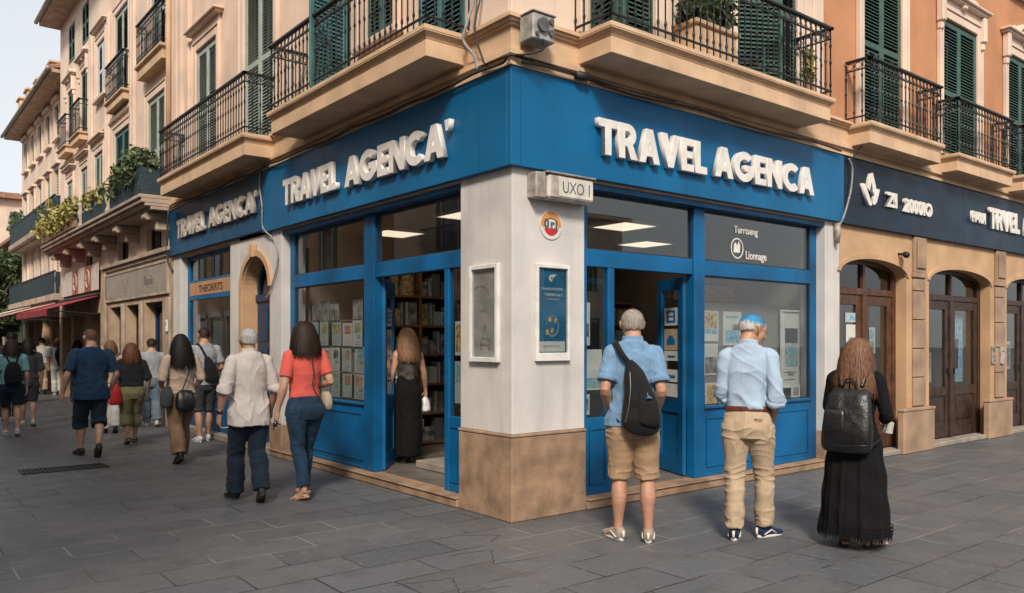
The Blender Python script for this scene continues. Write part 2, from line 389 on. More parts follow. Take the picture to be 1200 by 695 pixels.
# ================================================================ detail builders
def shutter_leaf(parent, fac, u0, u1, w, z0, z1, m, hinge=None, ang=0):
    """louvred shutter; ang swings it outwards about the hinge edge"""
    mb = MB(); wd = u1-u0; t = .035; st = .055
    F0 = Fac('R')                                             # build flat at the origin, then place
    F0.box(mb, 0, st, 0, t, 0, z1-z0, .004); F0.box(mb, wd-st, wd, 0, t, 0, z1-z0, .004)
    H = z1-z0; rails = [0, H*.46, H-.08]
    for r in rails: F0.box(mb, st, wd-st, .003, t-.003, r, r+.08)
    zz = .09
    while zz < H-.1:
        if not (rails[1]-.035 < zz < rails[1]+.09):
            V = [(st, -.030, zz), (wd-st, -.030, zz), (wd-st, -.004, zz+.034), (st, -.004, zz+.034)]
            V2 = [(a, b_+.006, c+.006) for a, b_, c in V]
            V = [(a, -(-b_), c) for a, b_, c in V]
            mb.add(V+V2, [(0,1,2,3), (7,6,5,4), (0,4,5,1), (2,6,7,3), (1,5,6,2), (3,7,4,0)])
        zz += .047
    me_v = np.array(mb.v)
    if hinge == 'hi': me_v[:, 0] -= wd
    a = ang if hinge != 'hi' else -ang
    ca, sa = math.cos(-a), math.sin(-a)
    X = me_v[:, 0]*ca-me_v[:, 1]*sa; Y = me_v[:, 0]*sa+me_v[:, 1]*ca
    me_v[:, 0] = X; me_v[:, 1] = Y
    uu = u1 if hinge == 'hi' else u0
    P = []
    for x, y, z in me_v: P.append(fac.p(uu+x, w-y, z0+z))
    mb.v = P
    return mb.build('shutter', m, parent)

def window_unit(parent, fac, u0, u1, z0, z1, m=GREEN, depth=.16, mode='closed', surround=None, sill=False, header=False, base=0, frame_m=None):
    mb = MB(); fm = frame_m or m
    t = .05
    fac.box(mb, u0, u0+t, base-depth, base-depth+.05, z0, z1); fac.box(mb, u1-t, u1, base-depth, base-depth+.05, z0, z1)
    fac.box(mb, u0+t, u1-t, base-depth, base-depth+.05, z1-t, z1); fac.box(mb, u0+t, u1-t, base-depth, base-depth+.05, z0, z0+t)
    cu = (u0+u1)/2; fac.box(mb, cu-.03, cu+.03, base-depth+.002, base-depth+.048, z0+t, z1-t)
    win = mb.build('window', fm, parent)
    gb = MB(); fac.box(gb, u0+t, u1-t, base-depth+.02, base-depth+.025, z0+t, z1-t); gb.build('pane', GLASSD, win)
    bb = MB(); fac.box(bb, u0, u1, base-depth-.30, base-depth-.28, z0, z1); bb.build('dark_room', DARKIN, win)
    if mode == 'closed':
        shutter_leaf(win, fac, u0+.01, cu-.004, base-.03, z0+.02, z1-.02, m); shutter_leaf(win, fac, cu+.004, u1-.01, base-.03, z0+.02, z1-.02, m)
    elif mode == 'ajar':
        shutter_leaf(win, fac, u0+.01, cu-.004, base-.03, z0+.02, z1-.02, m, 'lo', .5); shutter_leaf(win, fac, cu+.004, u1-.01, base-.03, z0+.02, z1-.02, m, 'hi', .25)
    elif mode == 'open':
        shutter_leaf(win, fac, u0+.01, cu-.004, base+.045, z0+.02, z1-.02, m, 'lo', math.radians(172)); shutter_leaf(win, fac, cu+.004, u1-.01, base+.045, z0+.02, z1-.02, m, 'hi', math.radians(172))
    elif mode == 'half':
        shutter_leaf(win, fac, cu+.004, u1-.01, base-.03, z0+.02, z1-.02, m)
        shutter_leaf(win, fac, u0+.01, cu-.004, base+.045, z0+.02, z1-.02, m, 'lo', math.radians(100))
    if surround:
        s = MB(); t = .13
        for a, b_, c, d in ((u0-t, u0, z0, z1+t), (u1, u1+t, z0, z1+t), (u0, u1, z1, z1+t)): fac.box(s, a, b_, base+.001, base+.045, c, d, .008)
        for a, b_, c, d in ((u0-t-.03, u0-t, z0, z1+t+.03), (u1+t, u1+t+.03, z0, z1+t+.03), (u0-t, u1+t, z1+t, z1+t+.03)): fac.box(s, a, b_, base+.001, base+.065, c, d, .006)
        if header:
            fac.box(s, u0-t-.02, u1+t+.02, base+.001, base+.05, z1+t+.03, z1+t+.16)
            fac.box(s, u0-t-.10, u1+t+.10, base+.001, base+.13, z1+t+.16, z1+t+.20, .01)
            fac.box(s, u0-t-.14, u1+t+.14, base+.001, base+.17, z1+t+.20, z1+t+.24, .01)
            if header == 'ornate':
                for k in (-1, 1):
                    uc = cu+k*(u1-u0+2*t)/2
                    fac.box(s, uc-.06, uc+.06, base+.001, base+.12, z1-.12, z1+t+.16, .02)
                    fac.box(s, uc-.045, uc+.045, base+.001, base+.09, z1-.24, z1-.12, .02)
                arch_band(s, fac, cu-.22, cu+.22, z1+t+.24, .16, .07, base+.001, base+.10, 12)
                fac.box(s, cu-.07, cu+.07, base+.001, base+.12, z1+t+.1, z1+t+.34, .02)
                for k in (-1, 1): arch_band(s, fac, cu+k*.42-.14, cu+k*.42+.14, z1+t+.24, .07, .05, base+.001, base+.08, 8)
        if sill: fac.box(s, u0-t-.05, u1+t+.05, base+.001, base+.12, z0-.09, z0-.003, .01)
        s.build('window_surround', surround, parent)
    return win

def balcony(parent, fac, u0, u1, proj, z0, z1, m, base=0, rail=.82, bar=.105, ends=(True, True), fancy=True, solid=False, rail_m=None, scroll=True):
    s = MB(); h = z1-z0
    steps = [(0, .55, -.045), (.55, .60, -.055)]+[(.60+.04*i, .64+.04*i, -.05+.045*((i+1)/6)**2) for i in range(6)]+[(.84, 1.0, .0)] if h > .15 else [(0, .6, -.03), (.6, 1, 0)]
    for a, b_, d in steps: fac.box(s, u0-d, u1+d, base, base+proj+d, z0+h*a, z0+h*b_, .003 if b_-a > .1 else 0)
    bal = s.build('balcony', m, parent)
    r = MB(); ins = .045; w = base+proj-ins; a0 = u0+ins; a1 = u1-ins; top = z1+rail; zb = z1+.09
    def bartube(u, ww):
        p = [fac.p(u, ww, z1-.0), fac.p(u, ww, top-.02)]
        r.tube(p, .0085, 5, False)
        if fancy:
            for zc in (z1+.16, z1+.42, top-.2):
                r.tube([fac.p(u, ww, zc-.03), fac.p(u, ww, zc), fac.p(u, ww, zc+.03)], [.009, .0155, .009], 6, False)
    runs = [((a0, w), (a1, w))]
    if ends[0]: runs.append(((a0, base+.02), (a0, w)))
    if ends[1]: runs.append(((a1, base+.02), (a1, w)))
    for (p0, q0), (p1, q1) in runs:
        L_ = math.hypot(p1-p0, q1-q0); n = max(2, round(L_/bar))
        for i in range(n+1): bartube(p0+(p1-p0)*i/n, q0+(q1-q0)*i/n)
        for zc, hh, ww in ((top, .03, .028), (zb, .018, .012), (top-.12, .016, .010)):
            if p0 == p1: fac.box(r, p0-ww, p0+ww, q0, q1+ww, zc-hh/2, zc+hh/2, .003)
            else: fac.box(r, p0-ww, p1+ww, q0-ww, q0+ww, zc-hh/2, zc+hh/2, .003)
        if scroll:
            for i in range(n):
                f = (i+.5)/n; u = p0+(p1-p0)*f; q = q0+(q1-q0)*f; rr = min(.042, L_/n*.42)
                pts = []
                for k in range(9):
                    th = 2*math.pi*k/8; d = rr*math.cos(th)
                    pts.append(fac.p(u+(d if p0 != p1 else 0), q+(d if p0 == p1 else 0), top-.065+rr*math.sin(th)))
                r.tube(pts, .005, 4, False)
    r.build('railing', rail_m or IRON, bal)
    if solid:
        sp = MB(); fac.box(sp, a0, a1, w-.03, w-.02, z1+.03, top-.02)
        n = int((a1-a0)/.16)
        for i in range(n): u = a0+(a1-a0)*(i+.5)/n; fac.box(sp, u-.03, u+.03, w-.02, w-.012, z1+.03, top-.02)
        if ends[0]: fac.box(sp, a0+.02, a0+.03, base+.02, w-.03, z1+.03, top-.02)
        sp.build('panel', IRON, bal)
    return bal

def leaves(name, m, centers, n, size, spread, parent=None, droop=0, long=1.6, rnd=None):
    rnd = rnd or random
    V = []; F = []
    for c in centers:
        for _ in range(n):
            d = Vector((rnd.gauss(0, 1), rnd.gauss(0, 1), rnd.gauss(0, 1))).normalized()*(rnd.random()**.45)
            p = Vector(c)+Vector((d.x*spread[0], d.y*spread[1], d.z*spread[2]))
            a = Vector((rnd.gauss(0, 1), rnd.gauss(0, 1), rnd.gauss(0, 1)-droop)).normalized(); bb = a.cross(Vector((rnd.gauss(0,1), rnd.gauss(0,1), rnd.gauss(0,1)))).normalized()
            s = size*rnd.uniform(.5, 1.4); i = len(V)
            V += [p-a*s*long*.5, p+bb*s*.4+a*s*.1, p+a*s*long*.6, p-bb*s*.4+a*s*.1]; F.append((i, i+1, i+2, i+3))
    mb = MB(); mb.v = [tuple(v) for v in V]; mb.f = F; mb.mi = [0]*len(F)
    return mb.build(name, m, parent, fix=False)

# ================================================================ CORNER BUILDING (travel agency)
cb = empty('corner_building', (0, 0, 0), 0, 'cream corner building with the blue travel agency on its ground floor', 'building')
TOPZ = 10.6
# upper walls ------------------------------------------------------
LW = [(.71, 1.55, 4.44, 6.7), (2.0, 2.62, 4.95, 6.45), (3.06, 4.11, 4.44, 6.7), (5.26, 6.39, 4.44, 7.0), (7.6, 8.63, 4.44, 6.55)]
LW2 = [(.71, 1.6, 7.6, 9.7), (3.06, 4.0, 7.6, 9.7), (5.3, 6.35, 7.9, 9.9), (7.65, 8.6, 7.75, 9.7)]
RW = [(.94, 1.85, 4.44, 6.6), (3.22, 4.42, 4.44, 6.6)]
RW2 = [(.94, 1.85, 7.6, 9.6), (3.22, 4.42, 7.6, 9.6)]
m_ = MB()
wall(m_, LF, .42, 9.0, 4.44, TOPZ, -.4, 0, LW+LW2)
m_.build('wall', CREAM, cb)
m_ = MB()
wall(m_, RF, 0, 4.86, 4.44, TOPZ, -.42, 0, RW+RW2)
m_.build('wall', CREAM2, cb)
q_ = MB()
RF.box(q_, -.035, .48, .0015, .035, 4.47, TOPZ, .01); LF.box(q_, 0, .48, .0015, .035, 4.47, TOPZ, .01)
q_.build('corner_pilaster', CREAM2, cb)
q_ = MB()                                      # grooved pilasters at the far end of the left front
for a, b_, w_ in ((8.98, 9.2, .06), (9.26, 9.46, .10), (9.52, 9.74, .10), (9.80, 9.98, .06)): LF.box(q_, a, b_, -.3, w_, 4.44, TOPZ, .01)
LF.box(q_, 8.96, 10.0, -.4, .02, 4.44, TOPZ)
q_.build('grooved_pilaster', CREAM, cb)
window_unit(cb, LF, *LW[0], m=TEAL); window_unit(cb, LF, *LW[1], m=GREEN, sill=True, surround=CREAM)
window_unit(cb, LF, *LW[2], m=TEAL, mode='half'); window_unit(cb, LF, *LW[3], m=GREENP, surround=CREAM2)
window_unit(cb, LF, *LW[4], m=GREENP, surround=CREAM, header=True)
for q in LW2: window_unit(cb, LF, *q, m=GREENP, surround=CREAM, header=False)
window_unit(cb, RF, *RW[0], m=GREEN, mode='half', surround=CREAM2); window_unit(cb, RF, *RW[1], m=GREEN, mode='ajar', surround=CREAM2)
for q in RW2: window_unit(cb, RF, *q, m=GREEN, surround=CREAM2, sill=True)
# string course ----------------------------------------------------
def cornice(parent, segs, m):
    for fac, a, b_, ca in segs:
        s = MB()
        for z0, z1, w in ((4.012, 4.05, .075), (4.05, 4.10, .05), (4.10, 4.145, .095), (4.145, 4.18, .07), (4.18, 4.36, .05), (4.36, 4.385, .075), (4.385, 4.41, .10), (4.41, 4.445, .125)):
            fac.box(s, a-(w-.0 if ca else 0), b_, 0 if not ca else -.3, w, z0, z1-.0005)
        s.build('cornice', m, parent)
cornice(cb, [(RF, 0, 5.3, True)], TAN)
s = MB()
for z0, z1, w in ((4.012, 4.05, .075), (4.05, 4.10, .05), (4.10, 4.145, .095), (4.145, 4.18, .07), (4.18, 4.36, .05), (4.36, 4.385, .075), (4.385, 4.41, .10), (4.41, 4.445, .125)):
    LF.box(s, .3, 10.0, 0, w, z0, z1-.0005)
s.build('cornice', TAN, cb)
# core behind cornice/fascia
s = MB(); LF.box(s, .43, 10.0, -.4, -.001, 3.12, 4.44); s.build('wall', TAN, cb)
s = MB(); RF.box(s, 0.001, 5.3, -.42, -.001, 3.12, 4.44); s.build('wall', TAN, cb)
# balconies --------------------------------------------------------
balcony(cb, LF, .58, 4.24, .54, 4.18, 4.45, TAN)
balcony(cb, LF, 5.17, 9.25, .50, 4.12, 4.41, TAN)
balcony(cb, RF, .70, 4.43, .53, 4.18, 4.44, TAN)
s = MB(); RF.box(s, 1.42, 1.85, -.28, -.25, 4.46, 6.55); s.build('curtain', mat('purple_grey_curtain', (.045, .035, .045), .9, .2, 10, .2, 30), cb)
# roof slab
s = MB(); s.box(.0, 5, .4, 10, TOPZ, TOPZ+.15); s.box(-.5, 5, -.5, 10, TOPZ+.15, TOPZ+.3); s.build('roof', TAN, cb)

# sign boards ------------------------------------------------------
def signboard(side, fac, u0, u1, z0, z1, m, w=.06, seams=(), corner=False):
    s = MB(); c0 = u0
    fac.box(s, u0, u1, .001 if side == 'L' else 0, w, z0, z1, .004)
    o = s.build('sign_board', m, cb)
    if seams:
        t = MB()
        for q in seams: fac.box(t, q-.003, q+.003, w, w+.0015, z0+.01, z1-.01)
        t.build('panel_seam', mat('seam_dark_blue', (.003, .05, .14), .5, 0, 1, 0), o)
    return o
sb_r = signboard('R', RF, -.06, 5.45, 3.14, 4.01, BLUEF, seams=(.05, 2.3))
sb_l = signboard('L', LF, .0005, 5.60, 3.14, 4.01, BLUEF, seams=(.42, 3.6))
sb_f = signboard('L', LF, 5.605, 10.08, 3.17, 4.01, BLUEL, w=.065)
LS = [LETTER]
letters('lettering', "TRAVEL", RF, .95, 2.56, 3.375, .335, .095, .055, LETTER, sb_r)
letters('lettering', "AGENCA", RF, 2.70, 4.64, 3.385, .325, .095, .055, LETTER, sb_r)
letters('lettering', "TRAVEL", LF, 4.72, 3.18, 3.395, .335, .095, .055, LETTER, sb_l, jit=.01)
letters('lettering', "AGENCA'", LF, 2.95, .80, 3.375, .335, .095, .055, LETTER, sb_l)
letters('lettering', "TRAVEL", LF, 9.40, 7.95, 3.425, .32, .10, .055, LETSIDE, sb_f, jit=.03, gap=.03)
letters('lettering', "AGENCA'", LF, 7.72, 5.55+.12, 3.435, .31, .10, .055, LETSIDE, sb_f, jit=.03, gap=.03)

# corner pier -------------------------------------------------------
s = MB(); s.box(0, .88, 0, .79, .775, 3.139, .006); s.build('corner_pier', WHITEW, cb)
s = MB(); s.box(-.012, .892, -.012, .805, 0, .745, .008); s.box(-.018, .898, -.018, .811, .7455, .775, .008); s.build('pier_base', STONE, cb)

# right side shopfront ----------------------------------------------
REC = -.12
def frame_bar(mb, fac, u0, u1, z0, z1, w0=REC-.07, w1=REC, ch=.006): fac.box(mb, u0, u1, w0, w1, z0, z1, ch)
s = MB()
frame_bar(s, RF, .885, 5.10, 3.06, 3.139, REC-.09, -.02)
frame_bar(s, RF, .885, 1.03, .10, 3.06); frame_bar(s, RF, 2.63, 2.81, .10, 3.06, REC-.09, REC+.02); frame_bar(s, RF, 4.96, 5.10, .10, 3.06)
frame_bar(s, RF, 1.03, 2.63, 2.33, 2.50); frame_bar(s, RF, 2.81, 4.96, 2.33, 2.50)
frame_bar(s, RF, 1.32, 1.41, .10, 2.33)
frame_bar(s, RF, 1.03, 1.32, .10, .85); frame_bar(s, RF, 2.81, 4.96, .10, .85)
# raised panel mouldings on the blue stall riser
for a, b_ in ((1.06, 1.29), (2.86, 3.84), (3.92, 4.91)):
    for q in ((a, b_, .20, .225), (a, b_, .735, .76)): RF.box(s, q[0], q[1], REC, REC+.012, q[2], q[3])
    for q in ((a, a+.02, .225, .735), (b_-.02, b_, .225, .735)): RF.box(s, q[0], q[1], REC, REC+.012, q[2], q[3])
RF.box(s, 2.81, 4.96, REC, REC+.03, .85, .885, .005); RF.box(s, 2.811, 4.96, REC, REC+.02, .10, .14, .004)
sfr = s.build('shopfront', BLUE, cb)
def pane(parent, fac, u0, u1, z0, z1, w=REC-.035, m=GLASS):
    s = MB(); fac.box(s, u0, u1, w, w+.006, z0, z1); return s.build('glass_pane', m, parent)
pane(sfr, RF, 1.03, 2.63, 2.50, 3.06); pane(sfr, RF, 2.81, 4.96, 2.50, 3.06); pane(sfr, RF, 2.81, 4.96, .85, 2.33); pane(sfr, RF, 1.03, 1.32, .85, 2.33)
def gasket(parent, fac, u0, u1, z0, z1, w=REC-.03):
    s = MB(); t = .014
    for q in ((u0, u1, z0, z0+t), (u0, u1, z1-t, z1), (u0, u0+t, z0+t, z1-t), (u1-t, u1, z0+t, z1-t)): fac.box(s, q[0], q[1], w, w+.015, q[2], q[3])
    s.build('gasket', mat('dark_rubber_gasket', (.02, .02, .022), .6, .1, 8, 0), parent)
for q in ((2.81, 4.96, 2.50, 3.06), (2.81, 4.96, .885, 2.33), (1.03, 2.63, 2.50, 3.06)): gasket(sfr, RF, *q)
# left side shopfront
s = MB()
frame_bar(s, LF, .795, 5.05, 3.06, 3.139, REC-.09, -.02)
frame_bar(s, LF, .795, .91, .10, 3.06); frame_bar(s, LF, 2.66, 2.90, .10, 3.06, REC-.09, REC+.02); frame_bar(s, LF, 4.91, 5.05, .10, 3.06)
frame_bar(s, LF, .91, 2.66, 2.33, 2.50); frame_bar(s, LF, 2.90, 4.91, 2.33, 2.50)
frame_bar(s, LF, 1.17, 1.25, .10, 2.33); frame_bar(s, LF, .91, 1.17, .10, .85); frame_bar(s, LF, 2.90, 4.91, .10, .85)
for a, b_ in ((.935, 1.15), (2.96, 4.85)):
    for q in ((a, b_, .20, .22), (a, b_, .74, .76)): LF.box(s, q[0], q[1], REC, REC+.012, q[2], q[3])
    for q in ((a, a+.02, .22, .74), (b_-.02, b_, .22, .74)): LF.box(s, q[0], q[1], REC, REC+.012, q[2], q[3])
LF.box(s, 2.90, 4.91, REC, REC+.03, .85, .885, .005); LF.box(s, 2.901, 4.91, REC, REC+.02, .10, .14, .004)
sfl = s.build('shopfront', BLUE, cb)
pane(sfl, LF, .91, 2.66, 2.50, 3.06); pane(sfl, LF, 2.90, 4.91, 2.50, 3.06); pane(sfl, LF, 2.90, 4.91, .85, 2.33); pane(sfl, LF, .91, 1.17, .85, 2.33)
for q in ((2.90, 4.91, 2.50, 3.06), (2.90, 4.91, .885, 2.33), (.91, 2.66, 2.50, 3.06)): gasket(sfl, LF, *q)

# swung-in doors ------------------------------------------------------
STK = [mat('sticker_blue', (.01, .16, .38), .4, .1, 5, 0), mat('sticker_white', (.66, .66, .62), .5, .05, 5, 0), mat('sticker_tan', (.50, .38, .26), .6, .1, 5, 0)]
def shop_door(hx, hy, dirx, diry, width, label=None):
    d = Vector((dirx, diry, 0)).normalized(); nrm = Vector((-d.y, d.x, 0))
    if nrm.dot(Vector((CAMX-hx, CAMY-hy, 0))) < 0: nrm = -nrm
    def bx(mb, a, b_, t0, t1, z0, z1):
        V = []
        for z in (z0, z1):
            for (u, t) in ((a, t0), (b_, t0), (b_, t1), (a, t1)): V.append((hx+d.x*u+nrm.x*t, hy+d.y*u+nrm.y*t, z))
        mb.add(V, [(0,3,2,1),(4,5,6,7),(0,1,5,4),(1,2,6,5),(2,3,7,6),(3,0,4,7)])
    s = MB(); st = min(.10, width*.24)
    bx(s, 0, st, -.022, .022, .125, 2.31); bx(s, width-st, width, -.022, .022, .125, 2.31)
    for z0, z1 in ((.125, .30), (.80, .95), (2.18, 2.31)): bx(s, st, width-st, -.022, .022, z0, z1)
    bx(s, st, width-st, -.010, .010, .30, .80)
    o = s.build('door', BLUE, cb)
    if label: o['label'] = label
    s = MB(); bx(s, st, width-st, -.004, .002, .95, 2.18); s.build('glass_pane', GLASS, o)
    s = MB(); bx(s, width-.05, width-.03, .022, .06, 1.15, 1.18); bx(s, width-.05, width-.03, .022, .06, 1.42, 1.45); bx(s, width-.052, width-.028, .06, .078, 1.12, 1.48); s.build('handle', WHITEM, o)
    cw = (width-2*st)*.8; c = width/2
    for z0, z1, k in ((1.78, 1.98, 0), (1.50, 1.74, 2), (1.38, 1.49, 1), (1.14, 1.28, 1)):
        s = MB(); s.m = 1 if k == 0 else 0
        bx(s, c-cw/2, c+cw/2, .0035, .0055, z0, z1)
        if k == 0:
            s.m = 0
            for q in ((-.32, .32, .15, .85), ): bx(s, c+cw*q[0], c+cw*q[1], .0057, .0067, z0+(z1-z0)*q[2], z0+(z1-z0)*q[3])
            s.m = 1
            for q in ((-.16, .16, .55, .72), (-.16, .16, .28, .45)): bx(s, c+cw*q[0], c+cw*q[1], .0069, .0079, z0+(z1-z0)*q[2], z0+(z1-z0)*q[3])
            s.build('sticker', [STK[0], STK[1]], o)
        elif k == 2:
            s.m = 1
            bx(s, c-cw*.30, c+cw*.30, .0057, .0067, z0+.06, z0+.13); bx(s, c-cw*.18, c+cw*.18, .0057, .0068, z0+.131, z0+.165)
            s.build('sticker', [STK[2], STK[0]], o)
        else:
            s.m = 1; bx(s, c-cw*.3, c+cw*.25, .0057, .0067, z0+(z1-z0)*.3, z0+(z1-z0)*.55); s.build('sticker', [STK[1], STK[0]], o)
    s = MB(); bx(s, c-cw/2, c+cw/2, .0035, .0050, .97, 1.10+.02); s.build('sticker', STK[1], o)
shop_door(.215, 2.64, .36, .42, .62, 'blue glazed door with stickers, swung inwards')
shop_door(2.60, .215, .22, .55, .60, 'blue glazed door with stickers, swung inwards')
# steps -------------------------------------------------------------
s = MB(); s.box(.893, 5.30, -.035, .25, 0, .085, .012); s.box(.893, 5.30, -.05, .2, .086, .10, .005); s.build('step', STONE, cb)
s = MB(); s.box(-.03, .25, .812, 5.42, 0, .085, .012); s.box(-.045, .2, .812, 5.42, .086, .10, .005); s.build('step', STONE, cb)
# pilasters -----------------------------------------------------------
def pilaster(fac, u0, u1, m=WHITEW, base_z=.45, z1=3.139, bm_=STONE, w=.0):
    s = MB(); fac.box(s, u0, u1, -.35, w, base_z, z1, .006); s.build('pilaster', m, cb)
    s = MB(); fac.box(s, u0-.01, u1+.01, -.35, w+.012, 0, base_z-.001, .006); s.build('pilaster_base', bm_, cb)
pilaster(RF, 5.10+.003, 5.44)
pilaster(LF, 5.053, 5.43, z1=3.139)
pilaster(LF, 6.66, 7.06, z1=3.169); pilaster(LF, 9.60, 10.04, z1=3.169)
# arched house door on the left side ----------------------------------
s = MB()
arch_fill(s, LF, 5.45, 6.50, 2.38, .46, 3.169, -.35, -.001)
LF.box(s, 5.432, 5.45, -.35, -.001, 0, 3.169); LF.box(s, 6.50, 6.658, -.35, -.001, 0, 3.169)
s.build('wall', WHITEW, cb)
s = MB(); arch_band(s, LF, 5.45, 6.50, 2.38, .46, .09, 0, .04); LF.box(s, 6.50, 6.59, 0, .04, 0, 2.38)
LF.box(s, 5.95, 6.08, 0, .075, 2.82, 3.02, .01)
arch_band(s, LF, 5.475, 6.475, 2.38, .435, .024, -.20, 0); LF.box(s, 5.451, 5.475, -.20, 0, 0, 2.38); LF.box(s, 6.475, 6.499, -.24, 0, 0, 2.38)
s.build('door_surround', TANW, cb)
s = MB(); LF.box(s, 5.476, 6.01, -.26, -.21, .1, 2.2, .006); LF.box(s, 6.02, 6.474, -.26, -.21, .1, 2.2, .006); LF.box(s, 5.476, 6.474, -.28, -.18, 2.2, 2.30)
for a in (5.70, 6.09):
    for z0, z1 in ((.25, .85), (.95, 1.5), (1.6, 2.1)): LF.box(s, a-.05, a+.24, -.21, -.195, z0, z1, .006)
arch_band(s, LF, 5.53, 6.43, 2.30, .45, .05, -.26, -.21); LF.box(s, 5.99, 6.04, -.26, -.21, 2.3, 2.8)
ad = s.build('door', NAVYD, cb); ad['label'] = 'navy arched door set deep in the tan surround'
s = MB(); LF.box(s, 5.5, 6.55, -.25, -.245, 2.3, 2.9); s.build('fanlight', GLASSD, ad)
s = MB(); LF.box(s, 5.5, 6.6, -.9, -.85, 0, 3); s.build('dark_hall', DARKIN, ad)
s = MB(); LF.box(s, 5.44, 6.65, -.6, .02, 0, .10, .01); s.build('step', CONC, cb)
# far left shop window with the orange band ---------------------------
s = MB()
for q in ((7.065, 7.18, .1, 3.17), (9.46, 9.595, .1, 3.17)): frame_bar(s, LF, *q)
frame_bar(s, LF, 7.18, 9.46, 3.06, 3.169); frame_bar(s, LF, 7.18, 9.46, .1, .68); frame_bar(s, LF, 7.18, 9.46, 2.33, 2.41); frame_bar(s, LF, 7.18, 9.46, 2.64, 2.68)
sf2 = s.build('shopfront', BLUE, cb)
pane(sf2, LF, 7.18, 9.46, .68, 2.33); pane(sf2, LF, 7.18, 9.46, 2.68, 3.06)
s = MB(); LF.box(s, 7.18, 9.46, REC-.03, REC+.004, 2.41, 2.64); ob = s.build('name_board', mat('orange_sign_band', (.44, .24, .12), .6, .12, 3, .05, 20), cb)
text_obj('lettering', "THEORRTS", LF, 8.95, REC+.006, 2.46, .17, mat('sign_brown_letter', (.10, .05, .025), .6, .1, 5, 0), ob, .003, .003, 1.45)
s = MB(); s.box(-.02, .2, 7.07, 9.59, 0, .1, .01); s.build('step', CONC, cb)
# interiors ----------------------------------------------------------
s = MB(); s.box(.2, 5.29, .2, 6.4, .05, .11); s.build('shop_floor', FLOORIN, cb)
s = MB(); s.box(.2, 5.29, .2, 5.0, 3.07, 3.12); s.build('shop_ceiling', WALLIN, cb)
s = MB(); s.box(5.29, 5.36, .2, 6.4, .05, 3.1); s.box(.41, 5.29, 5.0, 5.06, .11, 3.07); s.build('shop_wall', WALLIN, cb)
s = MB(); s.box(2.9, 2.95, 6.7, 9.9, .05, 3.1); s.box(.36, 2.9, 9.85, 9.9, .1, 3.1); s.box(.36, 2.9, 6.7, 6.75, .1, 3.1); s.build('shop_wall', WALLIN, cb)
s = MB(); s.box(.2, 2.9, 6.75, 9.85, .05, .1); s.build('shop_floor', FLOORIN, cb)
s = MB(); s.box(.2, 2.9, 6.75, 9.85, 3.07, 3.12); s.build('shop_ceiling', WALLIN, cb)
# inner step seen through the left door
s = MB(); s.box(.62, 1.6, 1.3, 2.6, .112, .20, .01); s.box(1.1, 1.6, 1.3, 2.6, .2015, .32, .01); s.build('inner_step', CONC, cb)

# ceiling lights (lit)
LIGHTLAB = {(1.0, 2.0): 'lit square ceiling panel nearest the left shop door', (1.1, 3.9): 'lit square ceiling panel behind the left shop window', (2.6, 3.6): 'lit square ceiling panel deep in the middle of the shop',
            (3.0, 1.5): 'lit square ceiling panel behind the right-hand transom window', (4.6, 2.6): 'lit square ceiling panel deep behind the right window', (1.0, 8.3): 'lit ceiling panel in the far left shop with orange band'}
for (x, y), lab in LIGHTLAB.items():
    l = empty('ceiling_light', (x, y, 3.03), 0, lab, 'ceiling light', 'lit ceiling panels in the shops')
    s = MB()
    for q in ((x-.32, x+.32, y-.32, y-.29), (x-.32, x+.32, y+.29, y+.32), (x-.32, x-.29, y-.29, y+.29), (x+.29, x+.32, y-.29, y+.29)): s.box(*q, 3.035, 3.069)
    s.build('frame', WHITEM, l)
    s = MB(); s.box(x-.29, x+.29, y-.29, y+.29, 3.04, 3.05); s.build('diffuser', GLOW, l)
# ================================================================ shop contents
PICS = [mat('print_teal', (.05, .25, .32), .5, .6, 25, 0, col2=(.5, .5, .42)), mat('print_ochre', (.55, .38, .15), .5, .6, 22, 0, col2=(.12, .10, .08)),
        mat('print_sea_blue', (.03, .22, .42), .5, .5, 18, 0, col2=(.45, .55, .55)), mat('print_grey_photo', (.30, .30, .28), .5, .7, 9, 0, col2=(.05, .05, .05)),
        mat('print_red_brown', (.30, .09, .05), .5, .6, 25, 0, col2=(.5, .38, .28)), mat('print_green', (.10, .20, .10), .5, .6, 25, 0, col2=(.45, .5, .35))]
PAPT = mat('paper_tint', (.42, .48, .47), .6, .08, 8, 0)
LINEM = mat('print_dark_line', (.10, .10, .10), .6, .1, 8, 0)
def poster(fac, u0, u1, w, z0, z1, pics, label, cat='poster', group=None, paper=None, frame=None, lines=0, name='poster'):
    t = .004
    s = MB(); fac.box(s, u0, u1, w-t, w, z0, z1); 
    r = empty(name, fac.p((u0+u1)/2, w-t, z0), 0, label, cat, group)
    s.build('sheet', paper or PAPERW, r)
    W = u1-u0; H = z1-z0
    for a, b_, c, d, m in pics:
        q = MB(); fac.box(q, u0+W*a, u0+W*b_, w+.0002, w+.0014, z0+H*c, z0+H*d); q.build('picture', m, r)
    if lines:
        q = MB()
        for i in range(lines):
            zc = z0+H*(.08+.10*i/max(1, lines)*2); fac.box(q, u0+W*.15, u0+W*random.uniform(.6, .88), w+.0002, w+.0012, zc, zc+H*.012)
        q.build('printed_lines', LINEM, r)
    if frame:
        f = MB(); ft = .022
        for q in ((u0-ft, u1+ft, z0-ft, z0), (u0-ft, u1+ft, z1, z1+ft), (u0-ft, u0, z0, z1), (u1, u1+ft, z0, z1)): fac.box(f, q[0], q[1], w-.012, w+.022, q[2], q[3], .003)
        f.build('frame', frame, r)
    return r
